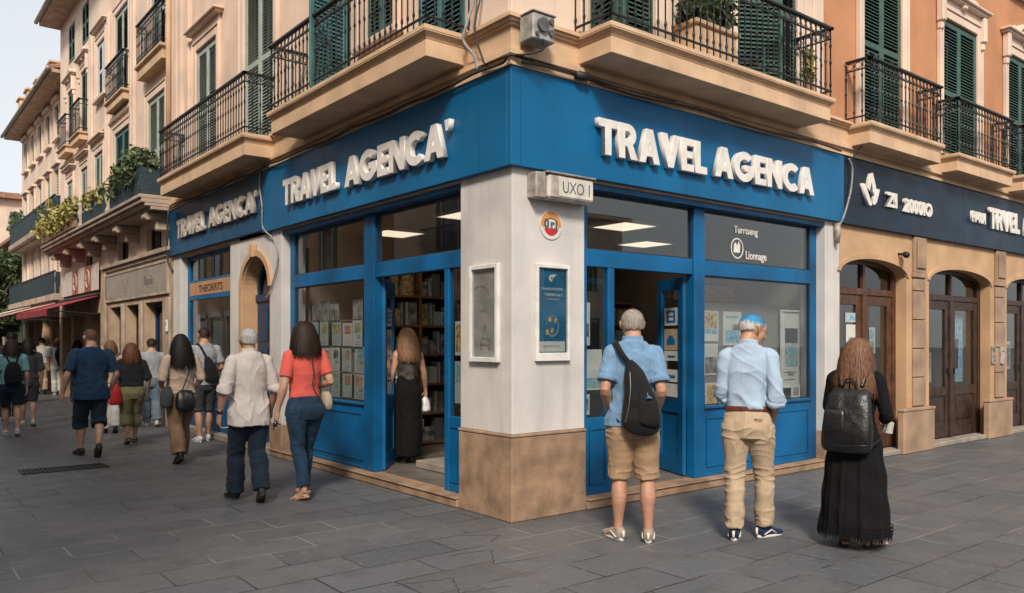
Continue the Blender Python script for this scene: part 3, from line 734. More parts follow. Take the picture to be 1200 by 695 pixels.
# right window: grey display board with posters
db = empty('display_board', (3.9, .62, .6), 0, 'grey display board standing behind the right shop window', 'display board')
s = MB(); s.box(2.86, 5.26, .45, .49, .45, 2.06, .005); s.build('board', GREYP, db)
s = MB(); s.box(2.90, 3.0, .45, .6, .11, .449); s.box(5.05, 5.15, .45, .6, .11, .449); s.build('leg', GREYP, db)
s = MB(); s.box(2.84, 5.2, .20, .44, .80, .84, .004); s.box(2.9, 2.96, .3, .36, .11, .8); s.box(5.05, 5.11, .3, .36, .11, .8)
sh = s.build('window_shelf', GREYP); tag(sh, 'grey shelf along the bottom of the right shop window', 'shelf')
P = PICS
W = -.44
poster(RF, 3.20, 3.50, W, 1.60, 1.96, [(.1, .9, .42, .95, P[1]), (.1, .9, .24, .40, P[2])], 'white poster with ochre photo over turquoise strip, upper left of right window', group='posters in the right shop window')
poster(RF, 3.59, 3.95, W, 1.55, 1.96, [(.12, .88, .08, .45, P[2]), (.5, .9, .45, .62, P[3]), (.15, .85, .80, .88, P[0])], 'white poster of a blue seaside scene beside the grey-haired man', group='posters in the right shop window')
poster(RF, 3.21, 3.49, W, 1.20, 1.57, [(.15, .9, .06, .58, P[3])], 'white poster with dark tree drawing, lower left of right window', group='posters in the right shop window', lines=0)
poster(RF, 4.72, 5.16, -.38, 1.02, 1.98, [(.17, .83, .26, .78, P[0]), (.17, .83, .58, .78, P[2]), (.35, .65, .14, .20, P[3])], 'tall white framed poster with a harbour photo at right end of window', frame=WHITEM, lines=2, group='posters in the right shop window')
poster(RF, 3.10, 3.30, -.32, .845, 1.12, [(.12, .88, .10, .9, P[1])], 'small ochre leaflet standing on the window shelf', 'leaflet', 'leaflets on the right window shelf', name='leaflet')
poster(RF, 3.33, 3.50, -.30, .845, 1.0, [(.15, .85, .2, .8, P[3])], 'small white card lying low beside the ochre leaflet', 'leaflet', 'leaflets on the right window shelf', name='leaflet')
poster(RF, 4.78, 4.98, -.28, .845, 1.05, [(.2, .8, .3, .8, P[3])], 'small white card on the shelf below the tall poster', 'leaflet', 'leaflets on the right window shelf', name='leaflet')
poster(RF, 2.86, 2.96, -.24, 1.05, 1.16, [], 'small white notice stuck to the blue post side of the window', 'notice', name='notice')
# brown picture high up inside
poster(RF, 3.55, 4.9, -1.2, 2.12, 2.36, [(.02, .98, .04, .96, P[4])], 'dark red-brown picture hanging high inside the shop', 'picture', paper=WOODD, name='wall_picture')
# side light beside corner pier, right
poster(RF, 1.05, 1.28, -.17, 1.12, 1.52, [(.05, .95, .05, .3, P[0])], 'pale map leaflet taped low in the narrow pane by the corner pier', 'poster', lines=3, name='poster')
poster(RF, 1.04, 1.12, -.175, 1.56, 1.98, [(.2, .8, .2, .5, P[3])], 'narrow white leaflet at the left edge of the narrow pane by the pier', 'poster', name='poster')
poster(RF, 1.04, 1.12, -.18, .88, 1.08, [(.2, .8, .2, .8, P[3])], 'small framed card at the foot of the narrow pane by the pier', 'poster', name='poster')
# left narrow pane
poster(LF, .95, 1.14, -.175, .98, 1.40, [(.1, .9, .5, .9, P[0])], 'pale blue leaflet low in the narrow pane left of the corner pier', 'poster', paper=PAPT, name='poster')
poster(LF, 1.0, 1.14, -.18, 1.46, 1.80, [(.1, .9, .1, .9, P[1])], 'ochre and red leaflet high in the narrow pane left of the pier', 'poster', name='poster')
# brochures hanging in the left window in rows
rows = [(.90, 1.18), (1.22, 1.50), (1.54, 1.82), (1.88, 2.08)]
rowname = ['bottom', 'second', 'third', 'topmost']; ordn = ['first', 'second', 'third', 'fourth', 'fifth', 'sixth']
for ri, (z0, z1) in enumerate(rows):
    for k in range(6):
        if ri == 3 and k in (2,): continue
        u = 3.0+k*.31+random.uniform(-.02, .02)
        pl = [random.choice(P) for _ in range(2)]
        poster(LF, u, u+.25, -.30-.01*((k+ri) % 3), z0+random.uniform(-.02, .01), z1+random.uniform(-.01, .06 if k else .10), [(.12, random.uniform(.6, .88), .52, .90, pl[0])]+([(.12, .5, .30, .46, pl[1])] if k % 2 else []) if ri < 3 else [(.03, .97, .03, .97, P[3])],
               'brochure in the %s row of the left window, %s from the doorway' % (rowname[ri], ordn[k]), 'brochure', 'brochures hung in the left shop window', paper=random.choice([PAPERW, PAPT, PAPT]), lines=2, name='brochure')
s = MB()
for z in (.88, 1.20, 1.52, 1.86): LF.box(s, 2.95, 4.9, -.345, -.335, z, z+.012)
for u in (2.95, 4.9): LF.box(s, u, u+.015, -.345, -.335, .11, 2.1)
br = s.build('brochure_rack', GREYM); tag(br, 'thin metal rack holding the brochures in the left window', 'rack')
# bookcases ----------------------------------------------------------
def bookcase(x0, x1, y, z1, label, face=-1, cols=3, rows_=6, axis='x'):
    r = empty('bookcase', ((x0+x1)/2, y, .11), 0, label, 'bookcase', 'wooden bookcases inside the shop')
    def B(mb, a0, a1, d0, d1, z0, z1_):
        if axis == 'x': mb.box(a0, a1, y+d0, y+d1, z0, z1_)
        else: mb.box(y+d0, y+d1, a0, a1, z0, z1_)
    s = MB()
    for i in range(cols+1):
        u = x0+(x1-x0)*i/cols; B(s, u-.02, u+.02, 0, .3, .12, z1)
    s.build('upright', SHELFW, r)
    H = (z1-.14)/rows_
    for j in range(rows_+1):
        s = MB(); B(s, x0-.02, x1+.02, -.005, .29, .14+H*j-.012, .14+H*j+.02); s.build('shelf', SHELFW, r)
    s = MB(); B(s, x0, x1, .29, .3, .12, z1); s.build('back_panel', WOODD, r)
    bm_ = [MB() for _ in range(5)]
    for j in range(rows_):
        for i in range(cols):
            u = x0+(x1-x0)*i/cols+.03; e = x0+(x1-x0)*(i+1)/cols-.03
            while u < e-.03:
                wd = random.choice([.02, .025, .03, .12, .16]); wd = min(wd, e-u); h = H*random.uniform(.5, .85)
                B(random.choice(bm_), u, u+wd*.93, random.uniform(.03, .1), .2, .14+H*j+.021, .14+H*j+h); u += wd+.003
    for k, mb in enumerate(bm_):
        if mb.v:
            q = mb.build('books', [PICS[3], PICS[0], PAPERW, PICS[1], LINEM][k], r); q['kind'] = 'stuff'
bookcase(1.15, 3.6, 4.3, 2.65, 'brown wooden bookcase facing the left shop doorway', cols=4)
bookcase(1.0, 4.0, 2.9, 2.3, 'wooden shelving of folders seen through the right doorway', cols=4, axis='y') if False else None
bookcase(3.0, 5.2, 3.4, 2.2, 'wooden bookcase deep behind the right shop window', cols=3)
bookcase(6.9, 9.7, 1.6, 2.4, 'bookcase of brochures in the far left shop', cols=4, rows_=7, axis='y')
# right doorway: dark counter screen with menu like text line
s = MB(); s.box(1.5, 3.1, 2.0, 2.05, .11, 2.35, .005)
sc_ = s.build('partition', mat('dark_green_board', (.03, .035, .03), .5, .2, 4, .05)); tag(sc_, 'dark partition board standing inside the right shop doorway', 'partition')
s = MB(); s.box(1.45, 1.5, 1.98, 2.07, .11, 2.42); s.box(3.1, 3.15, 1.98, 2.07, .11, 2.42); s.box(1.5, 3.1, 1.98, 2.07, 2.3505, 2.42)
s.build('frame', BLUE, sc_)
text_obj('lettering', "INFOCULTURAS", RF, 1.68, -1.995, 2.18, .085, LETTER, sc_, .001, 0, 1.5)
poster(RF, 2.05, 2.35, -1.99, 1.30, 1.72, [(.1, .9, .45, .9, P[2]), (.1, .9, .1, .4, P[3])], 'pale poster on the dark partition inside the right doorway', 'poster', name='poster')
# white sign writing on the right transom glass
g_ = empty('glass_decal', RF.p(3.6, REC, 2.55), 0, 'white logo and script lettering on the upper right shop window', 'decal')
wd = REC-.026
text_obj('lettering', "Turrtseng", RF, 3.40, wd, 2.86, .115, LETTER, g_, .001, .002, 1.0)
text_obj('lettering', "Lionnage", RF, 3.62, wd, 2.57, .13, LETTER, g_, .001, .002, .9)
def ring_poly(cx, cz, r, n=28): return [(cx+r*math.cos(2*math.pi*i/n), cz+r*math.sin(2*math.pi*i/n)) for i in range(n)]
curve_obj('emblem', [ring_poly(0, 0, .12), ring_poly(0, 0, .105), [(-.07, -.05), (-.06, .04), (-.03, .07), (0, .03), (.03, .09), (.06, .03), (.05, -.05)]], RF.mat(3.46, wd, 2.68), .001, 0, LETTER, g_)

# ================================================================ things fixed to the corner pier
r = empty('poster_case', RF.p(.46, 0, 1.42), 0, 'white framed blue travel poster on the corner pier, street-right face', 'poster case')
s = MB()
for q in ((.255, .285, 1.42, 2.30), (.635, .665, 1.42, 2.30)): RF.box(s, q[0], q[1], .001, .04, q[2], q[3], .004)
for q in ((.285, .635, 2.265, 2.30), (.285, .635, 1.42, 1.495)): RF.box(s, q[0], q[1], .001, .04, q[2], q[3], .004)
s.build('frame', WHITEM, r)
s = MB(); RF.box(s, .285, .635, .001, .012, 1.495, 2.265); s.build('poster', mat('poster_blue', (.01, .15, .30), .35, .2, 4, 0), r)
s = MB(); RF.box(s, .305, .615, .0125, .0135, 1.505, 1.60); s.build('caption_strip', PAPERW, r)
text_obj('lettering', "VIAJES.NORTE-SUR", RF, .33, .0137, 1.545, .026, LINEM, r, .0003)
text_obj('lettering', "PLANEOLOSADORES", RF, .335, .0127, 2.07, .027, LETTER, r, .0004)
text_obj('lettering', "TURISMO de C", RF, .37, .0127, 2.015, .034, LETTER, r, .0004, .0005)
text_obj('lettering', "los mares del sur", RF, .40, .0127, 1.98, .022, LETTER, r, .0003)
curve_obj('emblem', [[(-.05, 0), (-.045, .03), (-.02, .045), (.05, .05), (.02, .03), (.0, .012), (-.01, -.015), (-.03, -.02)], ring_poly(-.015, .012, .012, 10)], RF.mat(.47, .0127, 2.165), .0005, 0, LETTER, r)
s = MB(); 
for i, (a, bz, k) in enumerate([(.0, .0, 1), (.05, .03, 0), (-.05, .04, 0), (.04, .09, 1), (-.03, .10, 1), (.0, .06, 0), (-.06, -.02, 1), (.06, -.03, 0)]):
    RF.box(s, .46+a-.018, .46+a+.018, .0125, .0135, 1.70+bz-.02, 1.70+bz+.025) if k else None
s.build('picture', PICS[1], r)
curve_obj('picture', [ring_poly(0, 0, .095, 24), ring_poly(0.005, .005, .082, 24)], RF.mat(.46, .0127, 1.74) @ Matrix.Diagonal((.85, 1.05, 1, 1)), .0004, 0, PICS[3], r)
s = MB(); RF.box(s, .285, .635, .022, .025, 1.495, 2.265); s.build('glass_cover', GLASS, r)

r = empty('poster_case', LF.p(.38, 0, 1.42), 0, 'white framed faded grey poster on the corner pier, street-left face', 'poster case')
s = MB()
for q in ((.16, .20, 1.41, 2.30), (.56, .60, 1.41, 2.30)): LF.box(s, q[0], q[1], .001, .045, q[2], q[3], .004)
for q in ((.20, .56, 2.26, 2.30), (.20, .56, 1.41, 1.455)): LF.box(s, q[0], q[1], .001, .045, q[2], q[3], .004)
s.build('frame', WHITEM, r)
s = MB(); LF.box(s, .20, .56, .001, .010, 1.455, 2.26); s.build('poster', mat('poster_faded_grey', (.46, .445, .43), .55, .15, 6, 0), r)
s = MB(); LF.box(s, .24, .54, .0105, .0115, 1.955, 1.99); LF.box(s, .22, .56, .0105, .0112, 1.92, 1.925); s.build('caption_strip', mat('poster_pale_strip', (.40, .39, .37), .6, .1, 6, 0), r)
s = MB()
s.tube([LF.p(.46-.13*math.cos(t*.26), .011, 2.02+.09*math.sin(t*.26)) for t in range(13)], .003, 4)
pts = [(.33, 1.51), (.31, 1.60), (.36, 1.66), (.38, 1.75), (.41, 1.66), (.45, 1.60), (.44, 1.51)]
s.tube([LF.p(a, .011, b_) for a, b_ in pts], .003, 4); s.tube([LF.p(.33, .011, 1.56), LF.p(.45, .011, 1.57)], .003, 4); s.tube([LF.p(.34, .011, 1.62), LF.p(.42, .011, 1.63)], .003, 4)
s.build('drawing', LINEM, r)
text_obj('lettering', "VIAJES", LF, .47, .0105, 1.865, .045, mat('print_slate_blue', (.06, .12, .20), .6, .1, 6, 0), r, .0003)
s = MB(); LF.box(s, .20, .56, .025, .028, 1.455, 2.26); s.build('glass_cover', GLASS, r)

# old lamp box with letters
r = empty('lamp_box', RF.p(.52, 0, 2.84), 0, 'weathered pale lamp box with worn black letters at top of the corner pier', 'lamp box')
s = MB(); RF.box(s, .17, .86, .001, .03, 2.88, 3.10, .006); RF.box(s, .17, .29, .03, .13, 2.87, 3.105, .012); s.build('bracket', GREYM, r)
s = MB(); RF.box(s, .30, .86, .031, .15, 2.875, 3.10, .022); s.build('housing', mat('aged_white_enamel', (.50, .45, .40), .5, .25, 9, .15, 30, streak=.35), r)
s = MB(); RF.box(s, .42, .84, .1505, .156, 2.905, 3.08, .002); s.build('face_plate', mat('aged_white_plastic', (.62, .58, .52), .45, .12, 9, .05, 20), r)
text_obj('lettering', "UXO", RF, .455, .1565, 2.94, .15, LINEM, r, .001, 0, .82); s = MB(); RF.box(s, .785, .797, .1565, .158, 2.94, 3.045); s.build('lettering', LINEM, r)
s = MB(); RF.box(s, .28, .88, .03, .16, 3.102, 3.118, .004); s.build('rim', GREYM, r)
# round emblem
r = empty('round_sign', RF.p(.45, 0, 2.54), 0, 'round orange, white and red emblem sign with dark letters on the pier', 'sign')
Mx = lambda w: RF.mat(.45, w, 2.665)
curve_obj('disc', [ring_poly(0, 0, .135, 32)], Mx(.006), .004, 0, PAPERW, r)
curve_obj('orange_ring', [arc(0, 0, .122, -5, 185, 24)+arc(0, -.03, .085, 180, 0, 20)], Mx(.0115), .001, 0, mat('enamel_orange', (.62, .26, .06), .4, .1, 9, 0), r)
curve_obj('red_field', [arc(0, -.01, .09, 200, 340, 20)+[(.04, -.025), (0, -.04), (-.04, -.025)]], Mx(.0115), .001, 0, mat('enamel_red', (.50, .02, .03), .4, .1, 9, 0), r)
curve_obj('dark_arc', [arc(0, -.025, .088, 25, 160, 20)+arc(0, -.025, .080, 160, 25, 20)], Mx(.0128), .001, 0, LINEM, r)
for ch, u in (("n", .365), ("r", .44), ("j", .50)):
    text_obj('lettering', "0" if ch == 'n' else ch, RF, u, .0135, 2.635, .11, LINEM, r, .001, .006, 1.0)

# meter box on the corner
r = empty('meter_box', RF.p(.2, .12, 4.16), 0, 'grey electrical box with gauge fixed on the corner cornice', 'electrical box')
s = MB(); RF.box(s, .0, .25, .10, .29, 4.19, 4.42, .012); s.build('housing', mat('grey_enamel_box', (.34, .32, .30), .5, .25, 12, .1, 40, streak=.3), r)
s = MB(); RF.box(s, -.01, .26, .09, .30, 4.42, 4.435, .004); RF.box(s, .05, .20, .13, .26, 4.435, 4.46, .01); s.build('rim', GREYM, r)
s = MB(); s.tube([RF.p(.10, .285, 4.32), RF.p(.10, .32, 4.32)], .06, 20); s.build('gauge', mat('dark_gauge_glass', (.10, .10, .10), .2, .3, 10, 0), r)
s = MB(); 
for a_, b2_, c_ in ((.20, 4.27, .028), (.04, 4.235, .02), (.20, 4.37, .025)): s = MB(); s.tube([RF.p(a_, .28, b2_), RF.p(a_, .31, b2_)], c_, 12); s.build('knob', LINEM, r)
# cables --------------------------------------------------------------
def cable(pts, rad, label, m=CABLE, name='cable', group='cables along the sign boards', sub=5):
    P_ = [Vector(p) for p in pts]; out_ = []
    for i in range(len(P_)-1):
        p0, p1, p2, p3 = P_[max(0, i-1)], P_[i], P_[i+1], P_[min(len(P_)-1, i+2)]
        for k in range(sub):
            t = k/sub; out_.append(.5*((2*p1)+(-p0+p2)*t+(2*p0-5*p1+4*p2-p3)*t*t+(-p0+3*p1-3*p2+p3)*t**3))
    out_.append(P_[-1]); s = MB(); s.tube(out_, rad, 6)
    return tag(s.build(name, m, smooth=True), label, 'cable', group)
cable([LF.p(y, .105+.01*math.sin(y*3), 4.03+.012*math.sin(y*5)) for y in np.arange(10, -.05, -.4)]+[LF.p(-.09, .1, 4.08), RF.p(.15, .11, 4.06)], .013, 'black cable running along the top of the left sign boards')
cable([RF.p(x, .11+.01*math.sin(x*4), 4.035+.018*math.sin(x*3.1)) for x in np.arange(.02, 5.4, .35)], .012, 'black cable running along the top of the right blue sign')
cable([RF.p(x, .125, 4.06+.02*math.cos(x*2.3)) for x in np.arange(-.05, 2.2, .3)], .008, 'thin second cable above the right blue sign')
cable([RF.p(.1, .3, 4.2), RF.p(.12, .28, 4.12), RF.p(.0, .16, 4.08), RF.p(-.12, .11, 4.06), LF.p(.3, .11, 4.08)], .010, 'short looped cable hanging from the grey electrical box')
s = MB(); s.tube([RF.p(.72+.03*math.sin(i*2.1), .12+.02*math.cos(i*1.7), 4.05+.03*math.sin(i*1.3)) for i in range(14)], .014, 6); s.tube([RF.p(.66, .12, 4.05), RF.p(.80, .13, 4.06)], [.035, .04], 10)
tag(s.build('cable_knot', CABLE, smooth=True), 'dark knot of bundled cables just right of the corner', 'cable')
cable([LF.p(.42, .05, 5.6), LF.p(.43, .06, 4.9), LF.p(.46, .16, 4.5), LF.p(.50, .17, 4.35), LF.p(.42, .10, 4.2), LF.p(.40, .09, 4.08)], .016, 'grey conduit dropping past the cornice left of the corner', CABLEG)
cable([LF.p(.33, .05, 5.6), LF.p(.34, .06, 4.9), LF.p(.34, .15, 4.5), LF.p(.34, .15, 4.35), LF.p(.30, .10, 4.15), LF.p(.25, .09, 4.07)], .010, 'black cable dropping beside the grey conduit')
cable([RF.p(5.75, .4, 4.62), RF.p(5.68, .3, 4.3), RF.p(5.6, .1, 4.0), RF.p(5.52, .085, 3.95)], .010, 'black cable slanting down between the two balconies')
cable([RF.p(5.52, .085, 3.97), RF.p(5.60, .09, 3.85), RF.p(5.58, .085, 3.6), RF.p(5.50, .085, 3.4), RF.p(5.40, .08, 3.2), RF.p(5.34, .05, 3.08)], .013, 'grey cable hanging between blue and navy sign boards', CABLEG)
s = MB(); s.tube([RF.p(5.30, .05, 3.12), RF.p(5.31, .05, 3.0), RF.p(5.30, .05, 2.86)], [.035, .045, .03], 8); tag(s.build('cable_end', GREYM, smooth=True), 'frayed grey cable end on the white pilaster', 'cable')
cable([LF.p(5.62, .08, 4.02), LF.p(5.60, .10, 3.8), LF.p(5.50, .10, 3.5), LF.p(5.52, .08, 3.2), LF.p(5.25, .03, 3.0), LF.p(5.12, .03, 2.7), LF.p(5.35, .03, 2.35), LF.p(5.5, .05, 2.2)], .012, 'pale cable looping down between the left sign boards', CABLEG)
cable([LF.p(10.05, .09, 4.0), LF.p(10.1, .09, 3.5), LF.p(10.12, .08, 3.1), LF.p(10.0, .03, 2.9)], .02, 'black cable at the far end of the left sign')
# ================================================================ RIGHT BUILDING (terracotta)
rb = empty('terracotta_building', (5.45, 0, 0), 0, 'terracotta building with green shutters and navy shop sign on the right', 'building')
RX = 17.0
HW = [(6.01, 7.08, 4.44, 6.95), (8.38, 9.60, 4.40, 6.55), (10.85, 12.05, 4.40, 6.55), (13.3, 14.4, 4.4, 6.55)]
HW2 = [(6.01, 7.08, 7.7, 9.7), (8.38, 9.60, 7.7, 9.7), (10.85, 12.05, 7.7, 9.7), (13.3, 14.4, 7.7, 9.7)]
s = MB(); wall(s, RF, 4.862, RX, 4.44, TOPZ, -.42, -.002, HW+HW2); s.build('wall', ORANGE, rb)
window_unit(rb, RF, *HW[0], m=GREEN, surround=CREAM2, header='ornate'); window_unit(rb, RF, *HW[1], m=GREEN, surround=CREAM2, header='ornate')
window_unit(rb, RF, *HW[2], m=GREEN, surround=CREAM2, header='ornate'); window_unit(rb, RF, *HW[3], m=GREEN, surround=CREAM2, header='ornate')
for q in HW2: window_unit(rb, RF, *q, m=GREEN, surround=CREAM2, sill=True)
s = MB(); RF.box(s, 4.80, 5.02, -.3, .03, 4.47, TOPZ, .01); s.build('pilaster', CREAM2, rb)
balcony(rb, RF, 5.53, 7.61, .39, 4.14, 4.41, TAN); balcony(rb, RF, 8.12, 10.25, .37, 4.13, 4.38, TAN); balcony(rb, RF, 10.62, 12.7, .37, 4.13, 4.38, TAN)
s = MB()
for z0, z1, w in ((4.012, 4.05, .075), (4.05, 4.10, .05), (4.10, 4.145, .095), (4.145, 4.18, .07), (4.18, 4.36, .05), (4.36, 4.385, .075), (4.385, 4.41, .10), (4.41, 4.437, .125)):
    RF.box(s, 5.302, RX, 0, w, z0, z1-.0005)
s.build('cornice', TAN, rb)
s = MB(); RF.box(s, 5.302, RX, -.42, -.001, 3.12, 4.44); s.build('wall', TAN, rb)
s = MB(); s.box(4.9, RX, .0, 9, TOPZ, TOPZ+.15); s.box(4.9, RX, -.5, 9, TOPZ+.15, TOPZ+.3); s.build('roof', TAN, rb)
# sign board: first panel and second panel
s = MB(); RF.box(s, 5.455, 9.0, .001, .062, 3.13, 4.0, .004); n1 = s.build('sign_board', NAVY, rb)
s = MB(); RF.box(s, 9.004, RX, .001, .062, 3.13, 4.0, .004); n2 = s.build('sign_board', NAVY, rb)
def RU(u, z): return (u, z)
curve_obj('emblem', [[(.0, .25), (.07, .25), (.24, .0), (.20, -.02), (.16, 0)], [(.13, .22), (.20, .40), (.26, .42), (.34, .24), (.30, .14), (.26, .18), (.235, .30), (.18, .17)], [(.26, .02), (.36, .22), (.44, .22), (.36, .04), (.30, 0)]], RF.mat(5.83, .085, 3.43) @ Matrix.Diagonal((1.05, 1.02, 1, 1)), .02, .002, LETTER, n1)
text_obj('lettering', "ZI", RF, 6.50, .085, 3.46, .27, LETTER, n1, .018, .010, 1.25)
text_obj('lettering', "2000IO", RF, 7.00, .085, 3.44, .25, LETTER, n1, .018, .012, 1.12)
text_obj('lettering', "PAUI", RF, 9.22, .085, 3.50, .24, LETTER, n2, .018, .006, 1.05)
letters('lettering', "TRVEL", RF, 9.90, 11.15, 3.45, .34, .085, .04, LETTER, n2, gap=.03)
letters('lettering', "AGCENA", RF, 11.32, 13.3, 3.44, .32, .085, .04, LETTER, n2, gap=.03)
# arcade wall
ARC = [(5.45, 7.26), (7.97, 10.18), (10.86, 13.1), (13.8, 15.9)]
s = MB()
prev = 5.442
for a, b_ in ARC:
    if a > prev: RF.box(s, prev, a, -.30, 0, 0, 3.13)
    arch_fill(s, RF, a, b_, 2.52, .20, 3.13, -.30, -.0, 24)
    prev = b_
RF.box(s, prev, RX, -.30, 0, 0, 3.13); s.build('wall', TANW, rb)
for a, b_ in ARC:
    s = MB(); arch_band(s, RF, a, b_, 2.52, .20, .07, .0005, .022, 24); s.build('arch_moulding', TANW, rb)
for a, b_ in ((7.43, 7.80), (10.34, 10.72), (13.27, 13.65)):
    s = MB(); zz = .66
    while zz < 2.5:
        RF.box(s, a, b_, .001, .035, zz, min(zz+.42, 2.52)-.012, .006); zz += .42
    RF.box(s, a-.02, b_+.02, .001, .05, 2.53, 2.60, .006); RF.box(s, a, b_, .001, .045, 2.60, 3.12, .006); RF.box(s, a+.05, b_-.05, .045, .07, 2.66, 3.06, .01)
    s.build('pilaster', STONE2, rb)
    s = MB(); RF.box(s, a-.44, b_+.14, .001, .10, 0, .60, .012); RF.box(s, a-.45, b_+.15, .001, .11, .601, .64, .006); s.build('pilaster_base', STONE2, rb)
s = MB(); RF.box(s, 5.442, RX, -.3, .045, 0.001, .07, .01); s.build('step', CONC, rb)
def wood_door(a, b_, m, col, label):
    s = MB(); w = -.15; c = (a+b_)/2; ft = .09
    RF.box(s, a, a+ft, w-.08, w, .072, 2.75, .004); RF.box(s, b_-ft, b_, w-.08, w, .072, 2.75, .004); RF.box(s, a+ft, b_-ft, w-.08, w, 2.24, 2.33, .004)
    RF.box(s, c-.05, c+.05, w-.08, w+.01, .072, 2.24, .004); RF.box(s, c-.03, c+.03, w-.08, w, 2.33, 2.75)
    arch_fill(s, RF, a, b_, 2.50, .16, 2.80, w-.08, w-.001, 20)
    o = s.build('door_frame', m, rb)
    for u0, u1 in ((a+ft+.003, c-.053), (c+.053, b_-ft-.003)):
        s = MB(); t = .12
        RF.box(s, u0, u0+t, w-.06, w-.015, .09, 2.235, .004); RF.box(s, u1-t, u1, w-.06, w-.015, .09, 2.235, .004)
        RF.box(s, u0+t, u1-t, w-.06, w-.015, .09, .30, .004); RF.box(s, u0+t, u1-t, w-.06, w-.015, .74, .88, .004); RF.box(s, u0+t, u1-t, w-.06, w-.015, 2.10, 2.235, .004)
        RF.box(s, u0+t, u1-t, w-.05, w-.035, .30, .74)
        RF.box(s, u0+t+.05, u1-t-.05, w-.035, w-.025, .35, .69, .004)
        d = s.build('door', m, rb)
        s = MB(); RF.box(s, u0+t, u1-t, w-.045, w-.04, .88, 2.10); s.build('glass_pane', GLASS, d)
        s = MB(); hu = u1-.05 if u0 < c-.2 else u0+.04; RF.box(s, hu-.008, hu+.008, w-.015, w+.02, 1.08, 1.18, .003); s.build('handle', IRON, d)
    s = MB(); RF.box(s, a+ft, c-.03, w-.045, w-.04, 2.33, 2.66); RF.box(s, c+.03, b_-ft, w-.045, w-.04, 2.33, 2.66); s.build('fanlight', GLASSD, o)
    s = MB(); RF.box(s, a-.3, b_+.3, -1.95, -1.9, 0, 3.0); RF.box(s, a-.3, a-.28, -1.9, -.31, 0, 3.0); RF.box(s, b_+.28, b_+.3, -1.9, -.31, 0, 3.0); RF.box(s, a-.3, b_+.3, -1.9, -.31, 2.98, 3.0); s.build('shop_wall', WALLIN, rb)
    s = MB(); RF.box(s, a-.3, b_+.3, -1.9, -.31, .01, .05); s.build('shop_floor', FLOORIN, rb)
for (a, b_), mm in zip(ARC, (WOOD, WOODD, WOODD, WOODD)): wood_door(a, b_, mm, None, None)
poster(RF, 5.92, 6.20, -.183, 1.86, 1.99, [(.1, .9, .3, .7, P[2])], 'small pale blue notice at the top of the brown door glass', 'notice', paper=PAPT, name='notice')
poster(RF, 5.94, 6.20, -.183, 1.40, 1.83, [(.25, .75, .35, .6, P[3]), (.1, .9, .05, .22, P[5])], 'white notice with yellow-green foot on the brown door glass', 'notice', name='notice')
poster(RF, 6.60, 6.95, -.30, 1.42, 1.80, [(.1, .9, .1, .5, P[3]), (.1, .9, .55, .92, P[0])], 'upper photo sheet behind the right leaf of the brown door', 'poster', name='poster')
poster(RF, 6.60, 6.93, -.30, .92, 1.30, [(.1, .45, .1, .9, P[0]), (.55, .9, .1, .9, P[3])], 'lower pale sheet behind the right leaf of the brown door', 'poster', name='poster')
poster(RF, 9.30, 9.86, -.30, .93, 2.02, [(.04, .96, .10, .90, P[2]), (.3, .7, .2, .65, P[0]), (.1, .9, .93, .97, PAPT)], 'large turquoise poster of water behind the second arched door', 'poster', paper=PICS[0])
poster(RF, 8.32, 8.72, -.30, .94, 1.42, [(.05, .6, .3, .9, P[2]), (.4, .95, .05, .4, PAPT)], 'blue and white jumbled leaflets low in the second door left leaf', 'poster', paper=P[3], name='poster')
poster(RF, 11.6, 11.86, -.30, 1.1, 1.6, [(.1, .9, .1, .9, P[3])], 'grey poster behind the third arched door at right edge', 'poster', name='poster')
# wall fixtures: intercom, box and camera
r = empty('intercom', RF.p(10.27, 0, 1.30), 0, 'dark metal door intercom beside the second arched door', 'intercom')
s = MB(); RF.box(s, 10.20, 10.32, .001, .03, 1.22, 1.52, .006); s.build('panel', GREYM, r)
s = MB(); RF.box(s, 10.225, 10.295, .03, .034, 1.42, 1.49); RF.box(s, 10.245, 10.275, .03, .04, 1.33, 1.36); RF.box(s, 10.245, 10.275, .03, .04, 1.27, 1.30); s.build('button', LINEM, r)
r = empty('letter_box', RF.p(10.53, .035, 1.25), 0, 'small pale box fixed on the banded pilaster by the intercom', 'box')
s = MB(); RF.box(s, 10.47, 10.59, .036, .07, 1.22, 1.50, .008); s.build('housing', mat('aged_white_enamel', (.5, .45, .4)), r)
s = MB(); RF.box(s, 10.49, 10.57, .07, .074, 1.42, 1.44); s.build('slot', LINEM, r)
r = empty('security_camera', RF.p(7.0, .0, 2.80), 0, 'small black security camera above the first arched brown door', 'camera')
s = MB(); s.tube([RF.p(7.02, .001, 2.84), RF.p(7.02, .07, 2.83)], .018, 8); s.build('bracket', IRON, r)
s = MB(); s.tube([RF.p(7.10, .06, 2.84), RF.p(6.95, .15, 2.81)], [.038, .045], 12); s.tube([RF.p(6.955, .146, 2.81), RF.p(6.92, .165, 2.805)], [.034, .034], 12); s.build('housing', IRON, r, True)

